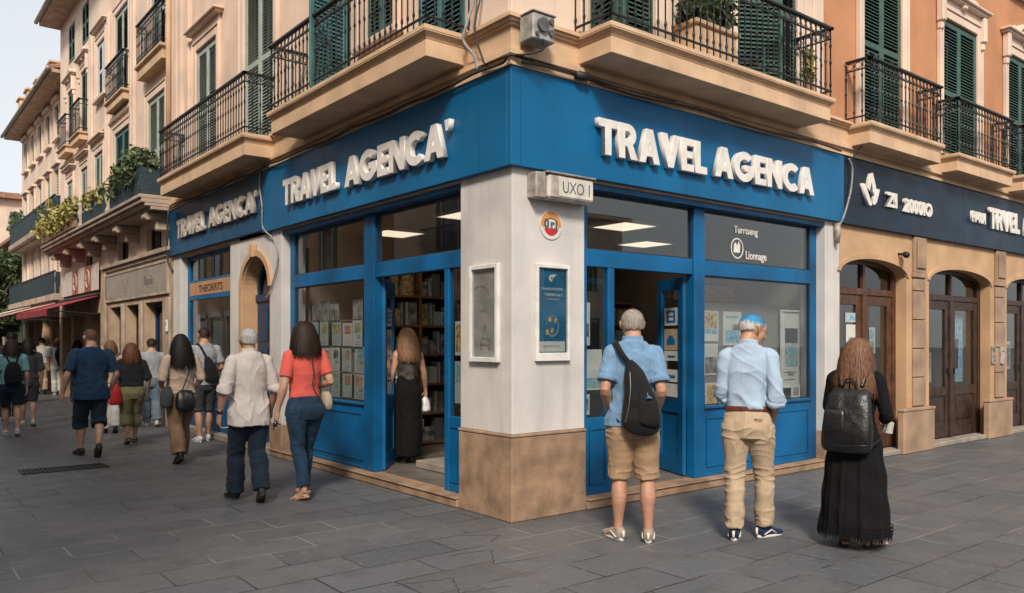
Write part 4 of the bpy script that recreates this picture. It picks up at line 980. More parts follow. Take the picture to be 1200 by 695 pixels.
# ================================================================ LEFT ROW: stone building B
bb_ = empty('balconied_stone_building', (0, 10.1, 0), 0, 'pale building with planted iron balconies beyond the agency on the left', 'building')
BT = 10.75
B1 = [(10.55, 11.75, 4.35, 6.42), (13.2, 14.5, 4.40, 6.3), (15.7, 16.6, 4.4, 6.2), (17.4, 18.2, 4.4, 6.1), (19.3, 20.1, 4.4, 6.05)]
B2 = [(10.5, 11.5, 7.12, 9.0), (13.3, 14.5, 7.05, 9.0), (15.4, 16.3, 7.5, 8.85), (17.4, 18.2, 6.95, 8.65), (19.2, 20.0, 6.95, 8.55)]
B3 = [(10.6, 11.5, 9.35, 10.4), (13.4, 14.3, 9.35, 10.4), (17.4, 18.2, 9.35, 10.4), (19.2, 20.0, 9.35, 10.4)]
M3 = [(10.9, 12.0, 3.42, 3.86), (13.4, 14.4, 3.40, 3.84), (17.0, 17.8, 3.35, 3.8)]
s = MB(); wall(s, LF, 10.0, 21.3, 3.15, BT, -.4, -.02, B1+B2+B3+M3); s.build('wall', CREAM2, bb_)
modes = ['closed', 'closed', 'closed', 'closed', 'closed']
for i, q in enumerate(B1): window_unit(bb_, LF, *q, m=[GREENP, TEAL, GREENP, GREENP, GREENP][i], base=-.02, surround=CREAM2, header=(i > 1))
for i, q in enumerate(B2): window_unit(bb_, LF, *q, m=[GREENP, GREENP, mat('pale_blue_shutter_paint', (.50, .56, .60), .6, .08, 6, .05), GREEN, GREEN][i], base=-.02, surround=CREAM2, header=('ornate' if i > 2 else i == 2), sill=i == 2)
for q in B3: window_unit(bb_, LF, *q, m=GREEN, base=-.02, mode='closed')
for q in M3: window_unit(bb_, LF, *q, m=DARKIN, base=-.02, mode='none', frame_m=IRON)
for a in (12.75, 15.05, 16.85):
    s = MB(); LF.box(s, a, a+.14, -.02, .045, 4.40, BT-1.5, .01); LF.box(s, a+.22, a+.36, -.02, .045, 4.40, BT-1.5, .01); s.build('pilaster', CREAM2, bb_)
for a, b_, z in ((10.02, 12.9, 4.40), (12.9, 21.2, 6.72)):
    s = MB(); LF.box(s, a, b_, -.02, .04, z-.08, z, .006); s.build('cornice', CREAM2, bb_)
balcony(bb_, LF, 10.12, 11.95, .24, 6.85, 7.12, TAN, base=-.02, solid=False, bar=.11); balcony(bb_, LF, 13.1, 14.75, .22, 6.80, 7.02, TAN, base=-.02, bar=.12)
for a, b_ in ((17.2, 18.4), (19.0, 20.2)): balcony(bb_, LF, a, b_, .30, 6.72, 6.92, TAN, base=-.02, bar=.14, fancy=False, scroll=False)
# long planted balcony
s = MB()
for z0, z1, w in ((4.0, 4.06, .40), (4.06, 4.12, .50), (4.12, 4.20, .56), (4.20, 4.27, .60)): LF.box(s, 10.03, 20.6, -.02, w, z0, z1-.001, .01)
lb = s.build('balcony', STONEP, bb_)
for y in (10.35, 12.6, 14.6, 16.2, 18.0, 19.8):
    s = MB()
    LF.box(s, y-.10, y+.10, -.02, .42, 3.84, 4.0, .02); LF.box(s, y-.09, y+.09, -.02, .24, 3.66, 3.84, .02); s.tube([LF.p(y-.11, .40, 3.90), LF.p(y+.11, .40, 3.90)], .06, 12); s.build('corbel', STONEP, bb_)
for a, b_ in ((10.25, 12.55), (13.0, 15.3), (15.7, 20.3)):
    s = MB(); n = int((b_-a)/.11)
    LF.box(s, a, b_, .52, .535, 4.30, 4.80); LF.box(s, a-.01, b_+.01, .50, .56, 4.80, 4.84, .005); LF.box(s, a, b_, .51, .55, 4.285, 4.31, .004)
    for i in range(n): u = a+(b_-a)*(i+.5)/n; LF.box(s, u-.018, u+.018, .536, .548, 4.31, 4.80)
    if a < 11: LF.box(s, a, a+.015, .02, .52, 4.30, 4.80)
    s.build('railing', mat('dark_teal_iron', (.022, .045, .06), .55, .25, 12, .1, 60), lb)
for y in (12.78, 15.5):
    s = MB(); s.tube([LF.p(y, .50, z) for z in (4.27, 4.33, 4.40, 4.5, 4.60, 4.70, 4.76, 4.82)], [.10, .08, .05, .08, .095, .06, .085, .10], 12); s.build('baluster', STONEP, lb, True)
# balcony plants: each planter trough is a thing
def planter(y0, y1, label, m, n, size, hgt, spread, z=4.30, x=-.38, seed=1):
    rn = random.Random(seed)
    r = empty('planter', (x, (y0+y1)/2, z), 0, label, 'planter', 'planters on the long left balcony')
    s = MB(); s.box(x-.11, x+.11, y0, y1, z+.0, z+.24, .01); s.build('trough', STONE, r)
    cs = []
    y = y0+.1
    while y < y1: cs.append((x+rn.uniform(-.08, .08), y, z+.34+hgt*rn.random())); y += .16
    leaves('foliage', m, cs, n, size, spread, r, rnd=rn)
planter(10.3, 12.5, 'planter of tall spiky dark green plants at the near end of the long balcony', LEAF, 150, .075, .45, (.30, .26, .30), seed=3)
planter(13.1, 15.2, 'planter of yellow-green bushy plants in the middle of the long balcony', LEAFY, 100, .07, .22, (.26, .22, .22), seed=4)
planter(15.8, 18.0, 'planter of pale yellow flowering plants spilling over the balcony front', LEAFY, 110, .08, .10, (.40, .24, .34), seed=5, x=-.5)
planter(18.1, 20.2, 'planter of trailing yellow plants at the far end of the long balcony', LEAFY, 90, .08, .05, (.36, .24, .32), seed=6, x=-.5)
# palm-like fronds in the near planter
rn = random.Random(9); V = []; F = []
r = empty('palm_plant', (-.42, 10.75, 4.5), 0, 'spiky palm plant rising above the near planter on the long balcony', 'plant')
s = MB()
for c in ((-.42, 10.7), (-.40, 11.3), (-.44, 11.9)):
    for i in range(60):
        th = rn.uniform(0, 6.28); L_ = rn.uniform(.35, .62); rise = rn.uniform(.25, 1.0)
        dx, dy = math.cos(th), math.sin(th); pts = []
        for k in range(5):
            t = k/4; pts.append(Vector((c[0]+dx*L_*t*(1-.3*rise), c[1]+dy*L_*t*(1-.3*rise), 4.62+L_*(rise*t-.75*t*t))))
        sd = Vector((-dy, dx, .3)).normalized(); vs = []; wv = [.012, .016, .014, .009, .002]
        for p, ww in zip(pts, wv): vs += [p-sd*ww, p+sd*ww]
        s.add(vs, [(2*k, 2*k+1, 2*k+3, 2*k+2) for k in range(4)])
s.build('foliage', LEAF, r, fix=False)
s = MB(); s.tube([(-.42, 10.7, 4.4), (-.42, 10.7, 4.7)], .04, 7); s.tube([(-.40, 11.3, 4.4), (-.40, 11.3, 4.7)], .04, 7); s.tube([(-.44, 11.9, 4.4), (-.44, 11.9, 4.7)], .04, 7); s.build('stem', BARK, r)
# ground floor of B ----------------------------------------------------
s = MB(); LF.box(s, 10.05, 15.6, -.02, .10, 3.28, 3.36, .01); LF.box(s, 10.05, 15.6, -.02, .05, 3.20, 3.28, .01); s.build('cornice', STONEP, bb_)
G = [(10.75, 12.0, .1, 2.38), (12.4, 13.5, 0, 2.38), (13.9, 15.0, 0, 2.38)]
s = MB(); wall(s, LF, 10.045, 15.7, 0, 3.2, -.35, .0, G); s.build('wall', BROWNP, bb_)
s = MB(); LF.box(s, 10.35, 15.3, .001, .03, 2.55, 3.10, .006); pn = s.build('name_board', mat('frosted_sign_panel', (.30, .25, .20), .3, .12, 3, .02, 20), bb_)
text_obj('lettering', "Tapols", LF, 12.0, .031, 2.74, .24, LINEM, pn, .002, 0, 1.1)
s = MB(); LF.box(s, 13.3, 13.7, .031, .035, 2.68, 2.96); s.build('emblem', GREYM, pn)
s = MB(); LF.box(s, 10.28, 10.35, .001, .045, 2.5, 3.15); LF.box(s, 15.3, 15.37, .001, .045, 2.5, 3.15); LF.box(s, 10.35, 15.3, .001, .045, 3.10, 3.15); LF.box(s, 10.35, 15.3, .001, .045, 2.50, 2.55); s.build('board_frame', STONEP, bb_)
for i, q in enumerate(G):
    s = MB(); LF.box(s, q[0], q[0]+.06, -.25, -.2, q[2], q[3]); LF.box(s, q[1]-.06, q[1], -.25, -.2, q[2], q[3]); LF.box(s, q[0]+.06, q[1]-.06, -.25, -.2, 2.3, q[3]); LF.box(s, (q[0]+q[1])/2-.03, (q[0]+q[1])/2+.03, -.25, -.2, q[2], 2.3)
    o = s.build('door_frame', NAVYD if i == 0 else WOODD, bb_)
    s = MB(); LF.box(s, q[0]+.06, q[1]-.06, -.24, -.235, q[2], 2.3); s.build('glass_pane', GLASSD, o)
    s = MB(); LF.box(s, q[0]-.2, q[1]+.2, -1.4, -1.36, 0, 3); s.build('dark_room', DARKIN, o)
s = MB()
for a, b_, z in ((12.1, 12.3, 2.42), (13.6, 13.8, 2.42), (10.15, 10.4, 2.42), (15.3, 15.55, 3.2)): s = MB(); LF.box(s, a, b_, .001, .05, 0, z, .01); s.build('pilaster', STONEP, bb_)
r = empty('intercom', LF.p(10.25, .05, 1.75), 0, 'small pale intercom box on the stone pilaster beyond the far shop window', 'intercom')
s = MB(); LF.box(s, 10.2, 10.3, .051, .08, 1.78, 2.0, .005); s.build('panel', WHITEM, r); s = MB(); LF.box(s, 10.22, 10.28, .08, .085, 1.9, 1.97); s.build('grille', GREYM, r)
# eave of B
def eave(parent, y0, y1, z, proj, back=3.0, rise=.9):
    s = MB(); LF.box(s, y0, y1, -.4, proj, z, z+.10); 
    s.build('eave', mat('brown_eave_boards', (.50, .36, .27), .8, .2, 4, .2, 30), parent)
    s = MB(); pr = []
    V = [(-proj, y0, z+.10), (back, y0, z+.10+rise), (back, y1, z+.10+rise), (-proj, y1, z+.10), (-proj, y0, z+.16), (back, y0, z+.16+rise), (back, y1, z+.16+rise), (-proj, y1, z+.16)]
    s.add(V, [(0,3,2,1),(4,5,6,7),(0,1,5,4),(1,2,6,5),(2,3,7,6),(3,0,4,7)])
    n = int((y1-y0)/.3)
    for i in range(n):
        y = y0+.1+(y1-y0-.2)*i/(n-1); s.tube([(-proj-.03, y, z+.17), (back, y, z+.17+rise)], .06, 6)
    s.build('roof', mat('roof_tile', (.33, .17, .11), .85, .3, 6, .4, 30), parent)
    s = MB(); s.tube([(-proj-.07, y0-.05, z+.10), (-proj-.07, y1+.05, z+.10)], .06, 8); s.build('gutter', GREYM, parent, True)
eave(bb_, 9.98, 21.35, BT, .52)
s = MB(); s.tube([LF.p(9.99, .10, BT), LF.p(9.99, .10, 4.45)], .05, 8); s.build('downpipe', TAN, bb_, True)
s = MB(); s.box(.4, 6, 10.1, 21.2, 0, BT); s.build('wall', CREAM2, bb_)
# second part of B's ground floor: banner and awning shop
s = MB(); wall(s, LF, 15.7, 21.3, 0, 3.2, -.35, .0, [(16.0, 17.6, 0, 2.3), (18.0, 19.2, 0, 2.3), (19.6, 20.9, 0, 2.3)]); s.build('wall', BROWNP, bb_)
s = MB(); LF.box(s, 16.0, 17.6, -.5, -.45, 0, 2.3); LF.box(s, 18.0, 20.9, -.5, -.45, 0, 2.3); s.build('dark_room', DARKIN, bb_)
s = MB(); mR = mat('banner_red_brown', (.33, .12, .08), .7, .2, 6, .05); mW = mat('banner_white', (.55, .50, .46), .7, .1, 6, .05)
cols_ = [0, 1, 0, 1, 0, 0]
for i in range(6):
    s.m = 1 if (i in (1, 3)) else 0; a = 15.9+i*.78; LF.box(s, a, a+.78, .06, .075, 2.85, 3.5)
bn = s.build('cloth_banner', [mW, mR]); tag(bn, 'white and red-brown striped cloth banner above the red awning', 'banner')
s = MB()
for i in (1, 3): s.tube([LF.p(15.9+i*.78+.39+.2*math.cos(t), .08, 3.17+.22*math.sin(t)) for t in np.arange(0, 6.4, .4)], .014, 5)
s.build('emblem', mW, bn)
def awning(y0, y1, zt, zb, proj, m, label, back_m=None, val=.16):
    r = empty('awning', (0, (y0+y1)/2, zb), 0, label, 'awning', 'awnings over the shops down the left street')
    s = MB(); n = 10
    for i in range(n):
        a = y0+(y1-y0)*i/n; b_ = y0+(y1-y0)*(i+1)/n
        s.add([(-.03, a, zt), (-proj, a, zb), (-proj, b_, zb), (-.03, b_, zt), (-.03, a, zt-.02), (-proj, a, zb-.02), (-proj, b_, zb-.02), (-.03, b_, zt-.02)], [(0,1,2,3), (7,6,5,4), (0,4,5,1), (2,6,7,3), (1,5,6,2), (3,7,4,0)])
    s.build('canopy', m, r)
    s = MB(); s.box(-proj-.006, -proj+.006, y0, y1, zb-val, zb-.021); s.build('valance', m, r)
    s = MB(); s.tube([(-.03, y0+.05, zb-.1), (-proj+.02, y0+.05, zb-.03)], .015, 6); s.tube([(-.03, y1-.05, zb-.1), (-proj+.02, y1-.05, zb-.03)], .015, 6); s.tube([(-.06, y0, zt+.02), (-.06, y1, zt+.02)], .05, 8); s.build('arm', IRON, r)
RED = mat('red_awning_cloth', (.30, .035, .04), .8, .15, 5, .1, 60); PINK = mat('faded_pink_awning_cloth', (.62, .33, .28), .8, .12, 5, .1, 60); WAWN = mat('white_awning_cloth', (.62, .55, .50), .8, .1, 5, .1, 60)
awning(16.0, 20.8, 2.72, 2.36, 1.15, RED, 'deep red awning over the shop beyond the stone arches')
awning(21.5, 25.5, 2.75, 2.30, 1.5, PINK, 'faded pink awning just beyond the deep red one')
awning(25.8, 31.0, 2.8, 2.25, 1.8, WAWN, 'off-white awning far down the left street')

# ================================================================ building C and D
CF = Fac('L', .35)
cc = empty('long_cream_building', (0, 21.4, 0), 0, 'long cream building with green shutters and deep eaves down the left street', 'building')
CT = 9.5; holes = []; wins = []
for i in range(6):
    y = 21.75+i*1.62
    holes += [(y, y+.72, 8.1, 9.15), (y, y+.78, 5.75, 7.1), (y, y+.78, 3.75, 5.0)]
s = MB(); wall(s, CF, 21.35, 31.4, 2.9, CT, -.4, -.01, holes); s.build('wall', CREAM2, cc)
def small_window(parent, fac, u0, u1, z0, z1, m, base=0, surround=True):
    s = MB(); cu = (u0+u1)/2
    for a, b_ in ((u0, cu-.01), (cu+.01, u1)):
        fac.box(s, a, a+.04, base-.08, base-.03, z0, z1); fac.box(s, b_-.04, b_, base-.08, base-.03, z0, z1)
        z = z0+.02
        while z < z1-.05: fac.box(s, a+.04, b_-.04, base-.07, base-.035, z, z+.045); z += .09
    s.build('shutter', m, parent)
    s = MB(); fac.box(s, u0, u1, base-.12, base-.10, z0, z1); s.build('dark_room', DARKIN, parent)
    if surround:
        s = MB(); t = .11
        for q in ((u0-t, u0, z0, z1+t), (u1, u1+t, z0, z1+t), (u0, u1, z1, z1+t)): fac.box(s, q[0], q[1], base, base+.05, q[2], q[3])
        fac.box(s, u0-t-.06, u1+t+.06, base, base+.14, z1+t, z1+t+.10); fac.box(s, u0-t-.04, u1+t+.04, base, base+.12, z0-.09, z0)
        s.build('window_surround', CREAM2, parent)
for q in holes: small_window(cc, CF, *q, GREENP if q[2] < 8 else GREEN, base=-.01)
eave(cc, 21.36, 31.6, CT, .22, 3.0, .9)
s = MB(); s.box(.76, 6, 21.4, 31.3, 0, CT); CF.box(s, 21.35, 31.4, -.35, 0, 2.35, 2.9); s.build('wall', CREAM2, cc)
s = MB()
for y in np.arange(21.5, 31.4, 1.65): s = MB(); CF.box(s, y-.18, y+.18, -.35, .02, 0, 2.35, .01); s.build('shop_pier', TAN, cc)
for i, y in enumerate(np.arange(21.5, 30.0, 1.65)):
    s = MB(); CF.box(s, y+.19, y+1.46, -.30, -.28, 0, 2.35); s.build('shop_window', GLASSD if i % 2 else DARKIN, cc)
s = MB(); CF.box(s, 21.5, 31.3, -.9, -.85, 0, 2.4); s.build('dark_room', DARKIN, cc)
DT = mat('dark_teal_iron', (.022, .045, .06))
for (a, b_, z) in ((21.5, 31.0, 5.25), (21.5, 31.2, 3.0)):
    s = MB(); CF.box(s, a, b_, 0, .5, z-.18, z, .01); CF.box(s, a+.05, b_-.05, 0, .36, z-.26, z-.181, .01); bl = s.build('balcony', STONEP, cc)
    s = MB(); CF.box(s, a, b_, .41, .47, z+.66, z+.70)
    for u in np.arange(a+.05, b_, .10): CF.box(s, u-.022, u+.022, .44, .455, z+.02, z+.66)
    CF.box(s, a, a+.012, 0, .43, z+.02, z+.66)
    s.build('railing', DT, bl)
    if z > 4:
        for k in range(3):
            pass
for k, (y, m__) in enumerate(((22.3, LEAFY), (24.2, LEAF), (30.6, LEAF))):
    r = empty('planter', (0, y, 5.26), 0, ['yellow-green planter at the near end of the far upper balcony', 'dark green planter midway along the far upper balcony', 'leafy planter at the far end of the far upper balcony'][k], 'planter')
    s = MB(); s.box(0, .2, y-.6, y+.6, 5.26, 5.5, .01); s.build('trough', STONE, r)
    leaves('foliage', m__, [(.05, y+d, 5.75+(.0 if k < 2 else .3)) for d in (-.5, -.25, 0, .25, .5)], 60, .1, (.25, .2, .25 if k < 2 else .55), r, rnd=random.Random(20+k))
# little dormers / chimneys on the C roof
for i, (y, h) in enumerate(((23.6, .3), (26.2, .4), (28.4, .6), (30.2, .7))):
    s = MB(); s.box(.1, .8, y-.3, y+.3, CT+.3, CT+.55+h, .01); s.box(.04, .86, y-.36, y+.36, CT+.551+h, CT+.63+h, .01); s.build('chimney', TAN, cc)
dd = empty('orange_brick_building', (-.3, 33, 0), 0, 'orange-brown building at the far end of the left street', 'building')
s = MB(); s.box(.95, 7, 31.7, 46, 0, 6.2); s.build('wall', TANW, dd)
s = MB(); s.box(.65, 7, 31.65, 46, 6.2, 6.35); s.build('roof', mat('roof_tile', (.33, .17, .11)), dd)
s = MB()
for y in np.arange(32.2, 45, 1.7):
    for z in (1.0, 3.8): s.box(.91, .948, y, y+.8, z, z+1.4)
s.build('shutter', GREEN, dd)
de = empty('tall_pale_building', (-.4, 48, 0), 0, 'tall pale building closing the view far down the left street', 'building')
s = MB(); s.box(.3, 8, 47, 60, 0, 9.5); s.build('wall', CREAM2, de); s = MB(); s.box(-.1, 8, 46.6, 60, 9.5, 9.8); s.build('roof', mat('roof_tile', (.33, .17, .11)), de)
s = MB()
for x in (.6, 1.8): 
    for z in (1.2, 4.2, 7.2): s.box(x, x+.6, 46.94, 46.99, z, z+1.6)
for y in np.arange(48, 59, 1.8):
    for z in (1.2, 4.2, 7.2): s.box(.25, .299, y, y+.8, z, z+1.6)
s.build('shutter', GREEN, de)
# trees far down the street
def tree(x, y, h, rad, label, seed):
    rn = random.Random(seed); r = empty('street_tree', (x, y, 0), 0, label, 'tree', 'trees far down the left street')
    s = MB(); s.tube([(x, y, 0), (x+.05, y, h*.25), (x-.05, y+.05, h*.5), (x, y, h*.8)], [.14, .11, .09, .03], 8)
    for i in range(6):
        th = i*1.05+rn.random(); s.tube([(x, y, h*(.35+.05*i)), (x+math.cos(th)*rad*.4, y+math.sin(th)*rad*.4, h*(.5+.05*i)), (x+math.cos(th)*rad*.8, y+math.sin(th)*rad*.8, h*(.6+.05*i))], [.06, .04, .015], 6)
    s.build('trunk', BARK, r)
    cs = []
    for i in range(26):
        th = rn.uniform(0, 6.28); rr = rad*math.sqrt(rn.random())*.85; cs.append((x+rr*math.cos(th), y+rr*math.sin(th), h*rn.uniform(.42, .97)))
    leaves('crown', LEAF, cs, 160, .13, (rad*.32, rad*.32, h*.085), r, rnd=rn)
tree(-.25, 33.0, 5.0, 1.1, 'nearer green street tree at the far left edge', 31); tree(.1, 36.5, 5.6, 1.3, 'farther green street tree behind the first', 32)
# cafe parasol far down the street
r = empty('cafe_parasol', (-2.2, 27.5, 0), 0, 'grey-white cafe parasol far down the left street', 'parasol')
s = MB(); s.tube([(-2.2, 27.5, 0), (-2.2, 27.5, 2.6)], .025, 8); s.build('pole', IRON, r)
s = MB(); n = 8; V = [(-2.2, 27.5, 2.6)]+[(-2.2+1.2*math.cos(2*math.pi*i/n), 27.5+1.2*math.sin(2*math.pi*i/n), 2.2) for i in range(n)]+[(-2.2+1.2*math.cos(2*math.pi*i/n), 27.5+1.2*math.sin(2*math.pi*i/n), 2.08) for i in range(n)]
s.add(V, [(0, i+1, (i+1) % n+1) for i in range(n)]+[(i+1, i+1+n, (i+1) % n+1+n, (i+1) % n+1) for i in range(n)]); s.build('canopy', mat('grey_parasol_cloth', (.42, .42, .42), .8, .1, 5, .1), r)

# ================================================================ buildings across the streets (out of view, seen in the glass; heights and gaps shaped for the street's shade)
def block(name, x0, x1, y0, y1, h, m, label, face, seed):
    rn = random.Random(seed); r = empty(name, ((x0+x1)/2, (y0+y1)/2, 0), 0, label, 'building')
    s = MB(); s.box(x0, x1, y0, y1, 0, h); s.box(x0-.4, x1+.4, y0-.4, y1+.4, h, h+.25); s.build('wall', m, r)
    sh_, gl, tr, bal, ir = MB(), MB(), MB(), MB(), MB()
    a, b_ = (y0, y1) if face == 'x' else (x0, x1)
    def B(mb, u0, u1, w0, w1, z0, z1):
        if face == 'x': mb.box(x1+w0, x1+w1, u0, u1, z0, z1)
        else: mb.box(u0, u1, y1+w0, y1+w1, z0, z1)
    u = a+.9
    while u < b_-1.6:
        z = 4.4
        while z < h-2:
            B(sh_, u-.35, u-.02, .002, .05, z, z+1.9); B(sh_, u+.92, u+1.25, .002, .05, z, z+1.9); B(gl, u, u+.9, .003, .012, z, z+1.9)
            B(tr, u-.06, u, .001, .06, z, z+1.95); B(tr, u+.9, u+.96, .001, .06, z, z+1.95); B(tr, u-.1, u+1.0, .001, .12, z+1.95, z+2.08)
            if rn.random() < .6: B(bal, u-.5, u+1.4, 0, .6, z-.2, z-.02); [B(ir, u-.5+k*.126, u-.48+k*.126, .55, .57, z-.02, z+.85) for k in range(16)]; B(ir, u-.5, u+1.42, .54, .58, z+.85, z+.9)
            z += 3.1
        B(gl, u-.5, u+1.4, .003, .012, .4, 2.7); B(tr, u-.6, u-.5, .001, .1, 0, 2.9); B(tr, u+1.4, u+1.5, .001, .1, 0, 2.9); B(tr, u-.6, u+1.5, .1001, .2, 2.9, 3.2)
        u += 2.7
    sh_.build('shutter', GREEN, r); gl.build('window', GLASSD if False else mat('dark_glass_solid', (.02, .022, .025), .08, .1, 2, 0, spec=.8), r); tr.build('window_surround', WHITEW, r)
    if bal.v: bal.build('balcony', TAN, r); ir.build('railing', IRON, r)
block('apartment_building', -20, -10.2, 15.0, 20.0, 11.5, REFLC, 'cream block across the left street, opposite the agency', 'x', 4)
block('apartment_building', -20, -10.2, -8.5, 14.6, 12.4, REFLC, 'tall cream block across the left street, beside the camera', 'x', 1)
block('apartment_building', -18, -10.2, 24.0, 70, 9.5, TANW, 'ochre block further along, across the left street', 'x', 2)
block('apartment_building', -12, 30, -40, -27, 8.5, REFLC, 'pale block across the small plaza behind the camera', 'y', 3)
# ================================================================ PEOPLE
def catmull(P, k):
    P = np.asarray(P, float); n = len(P); out = []
    for i in range(n-1):
        p0, p1, p2, p3 = P[max(0, i-1)], P[i], P[i+1], P[min(n-1, i+2)]
        for j in range(k):
            t = j/k; out.append(.5*((2*p1)+(-p0+p2)*t+(2*p0-5*p1+4*p2-p3)*t*t+(-p0+3*p1-3*p2+p3)*t**3))
    out.append(P[-1]); return np.array(out)
class Shape:
    """closed lofts that are merged into one continuous surface"""
    def __init__(s): s.v = []; s.f = []
    def loft(s, st, ref=(1, 0, 0), n=20, k=4, sq=2.0):
        """st: rows (x, y, z, ra, rb); ra along ref, rb across"""
        S = catmull(st, k); pts = S[:, :3]; ref = np.array(ref, float); b0 = len(s.v)
        for i, row in enumerate(S):
            t = pts[min(i+1, len(pts)-1)]-pts[max(i-1, 0)]; t = t/(np.linalg.norm(t)+1e-9)
            a = ref-t*ref.dot(t); a /= np.linalg.norm(a)+1e-9; b = np.cross(t, a)
            for j in range(n):
                th = 2*math.pi*j/n; c, d = math.cos(th), math.sin(th)
                c = math.copysign(abs(c)**(2/sq), c); d = math.copysign(abs(d)**(2/sq), d)
                s.v.append(tuple(row[:3]+a*c*max(row[3], .001)+b*d*max(row[4], .001)))
        m = len(S)
        for i in range(m-1):
            for j in range(n): s.f.append((b0+i*n+j, b0+i*n+(j+1) % n, b0+(i+1)*n+(j+1) % n, b0+(i+1)*n+j))
        s.f.append(tuple(b0+j for j in range(n-1, -1, -1))); s.f.append(tuple(b0+(m-1)*n+j for j in range(n)))
        return s
    def ell(s, c, r, R=None, n=20, m=12):
        b0 = len(s.v); c = np.array(c, float); R = np.eye(3) if R is None else R
        s.v.append(tuple(c+R@np.array([0, 0, -r[2]])))
        for i in range(1, m):
            ph = -math.pi/2+math.pi*i/m
            for j in range(n):
                th = 2*math.pi*j/n; s.v.append(tuple(c+R@np.array([r[0]*math.cos(ph)*math.cos(th), r[1]*math.cos(ph)*math.sin(th), r[2]*math.sin(ph)])))
        s.v.append(tuple(c+R@np.array([0, 0, r[2]]))); last = len(s.v)-1
        for j in range(n): s.f.append((b0, b0+1+(j+1) % n, b0+1+j)); s.f.append((last, b0+1+(m-2)*n+j, b0+1+(m-2)*n+(j+1) % n))
        for i in range(m-2):
            for j in range(n): s.f.append((b0+1+i*n+j, b0+1+i*n+(j+1) % n, b0+1+(i+1)*n+(j+1) % n, b0+1+(i+1)*n+j))
        return s
    def build(s, name, m, parent, voxel=.008, smooth=4, disp=None, T=None):
        me = bpy.data.meshes.new(name); me.from_pydata(s.v, [], s.f)
        tmp = bpy.data.objects.new(name+'_t', me); C.objects.link(tmp)
        r = tmp.modifiers.new('r', 'REMESH'); r.mode = 'VOXEL'; r.voxel_size = voxel; r.adaptivity = 0; r.use_smooth_shade = True
        if smooth: q = tmp.modifiers.new('s', 'SMOOTH'); q.factor = .5; q.iterations = smooth
        bpy.context.view_layer.update(); dg = bpy.context.evaluated_depsgraph_get()
        out = bpy.data.meshes.new_from_object(tmp.evaluated_get(dg)); bpy.data.objects.remove(tmp); out.name = name
        if disp:
            n = len(out.vertices); co = np.empty(n*3); no = np.empty(n*3); out.vertices.foreach_get('co', co); out.vertices.foreach_get('normal', no)
            co = co.reshape(-1, 3); no = no.reshape(-1, 3); d = disp(co); co += no*d[:, None]; out.vertices.foreach_set('co', co.ravel()); out.update()
        out.materials.clear()
        if T is not None: out.transform(T)
        return link_mesh(name, out, m, parent, True)

def vnoise(P, sc, seed=0):
    """cheap smooth vector noise, vectorised"""
    P = P*np.asarray(sc)+seed*17.31; I = np.floor(P).astype(np.int64); Fr = P-I; U = Fr*Fr*(3-2*Fr); out = 0
    def h(i, j, k): 
        q = (i*374761393+j*668265263+k*2147483647 % 1013904223+seed*69069) & 0x7fffffff
        q = (q ^ (q >> 13))*1274126177 & 0x7fffffff; return ((q ^ (q >> 16)) & 0xffff)/65535.*2-1
    for a in (0, 1):
        for b in (0, 1):
            for c in (0, 1):
                w_ = (U[:, 0] if a else 1-U[:, 0])*(U[:, 1] if b else 1-U[:, 1])*(U[:, 2] if c else 1-U[:, 2]); out = out+w_*h(I[:, 0]+a, I[:, 1]+b, I[:, 2]+c)
    return out
def folds(kind, H, seed=1, amp=1.0, zlo=None, zhi=None):
    def f(co):
        z = co[:, 2]; wx = co.copy(); wx[:, 0] += .05*vnoise(co, 5, seed+3); wx[:, 2] += .05*vnoise(co, 5, seed+7)
        if kind == 'shirt':
            a = (1-np.abs(vnoise(wx, (11, 11, 4.5), seed)))**3*.014; b = (1-np.abs(vnoise(wx@np.array([[.8, 0, .6], [0, 1, 0], [-.6, 0, .8]]), (5, 6, 15), seed+1)))**4*.014
            wst = np.clip(1-np.abs(z-.60*H)/(.12*H), 0, 1); up = np.clip((z-.52*H)/(.25*H), 0, 1)
            return amp*(a*(1-.5*up)+b*(.35+1.0*wst)-.006)
        if kind == 'tight':
            b = (1-np.abs(vnoise(wx, (5, 6, 17), seed)))**4*.008; wst = np.clip(1-np.abs(z-.61*H)/(.06*H), 0, 1); return amp*(b*(.3+wst)-.002)
        if kind == 'trousers':
            kn = np.clip(1-np.abs(z-.27*H)/(.09*H), 0, 1); an = np.clip(1-(z-.03*H)/(.14*H), 0, 1); se = np.clip(1-np.abs(z-.47*H)/(.07*H), 0, 1)
            a = (1-np.abs(vnoise(wx, (8, 8, 20), seed)))**3*.013; b = (1-np.abs(vnoise(wx, (14, 14, 3), seed+2)))**3*.006
            return amp*(a*(.18+.8*kn+1.1*an+.6*se)+b-.005)
        if kind == 'loose':
            a = (1-np.abs(vnoise(wx, (16, 16, 2.2), seed)))**2*.018; b = (1-np.abs(vnoise(wx, (7, 7, 9), seed+2)))**3*.010; return amp*(a+b-.012)
        return co[:, 0]*0
    return f

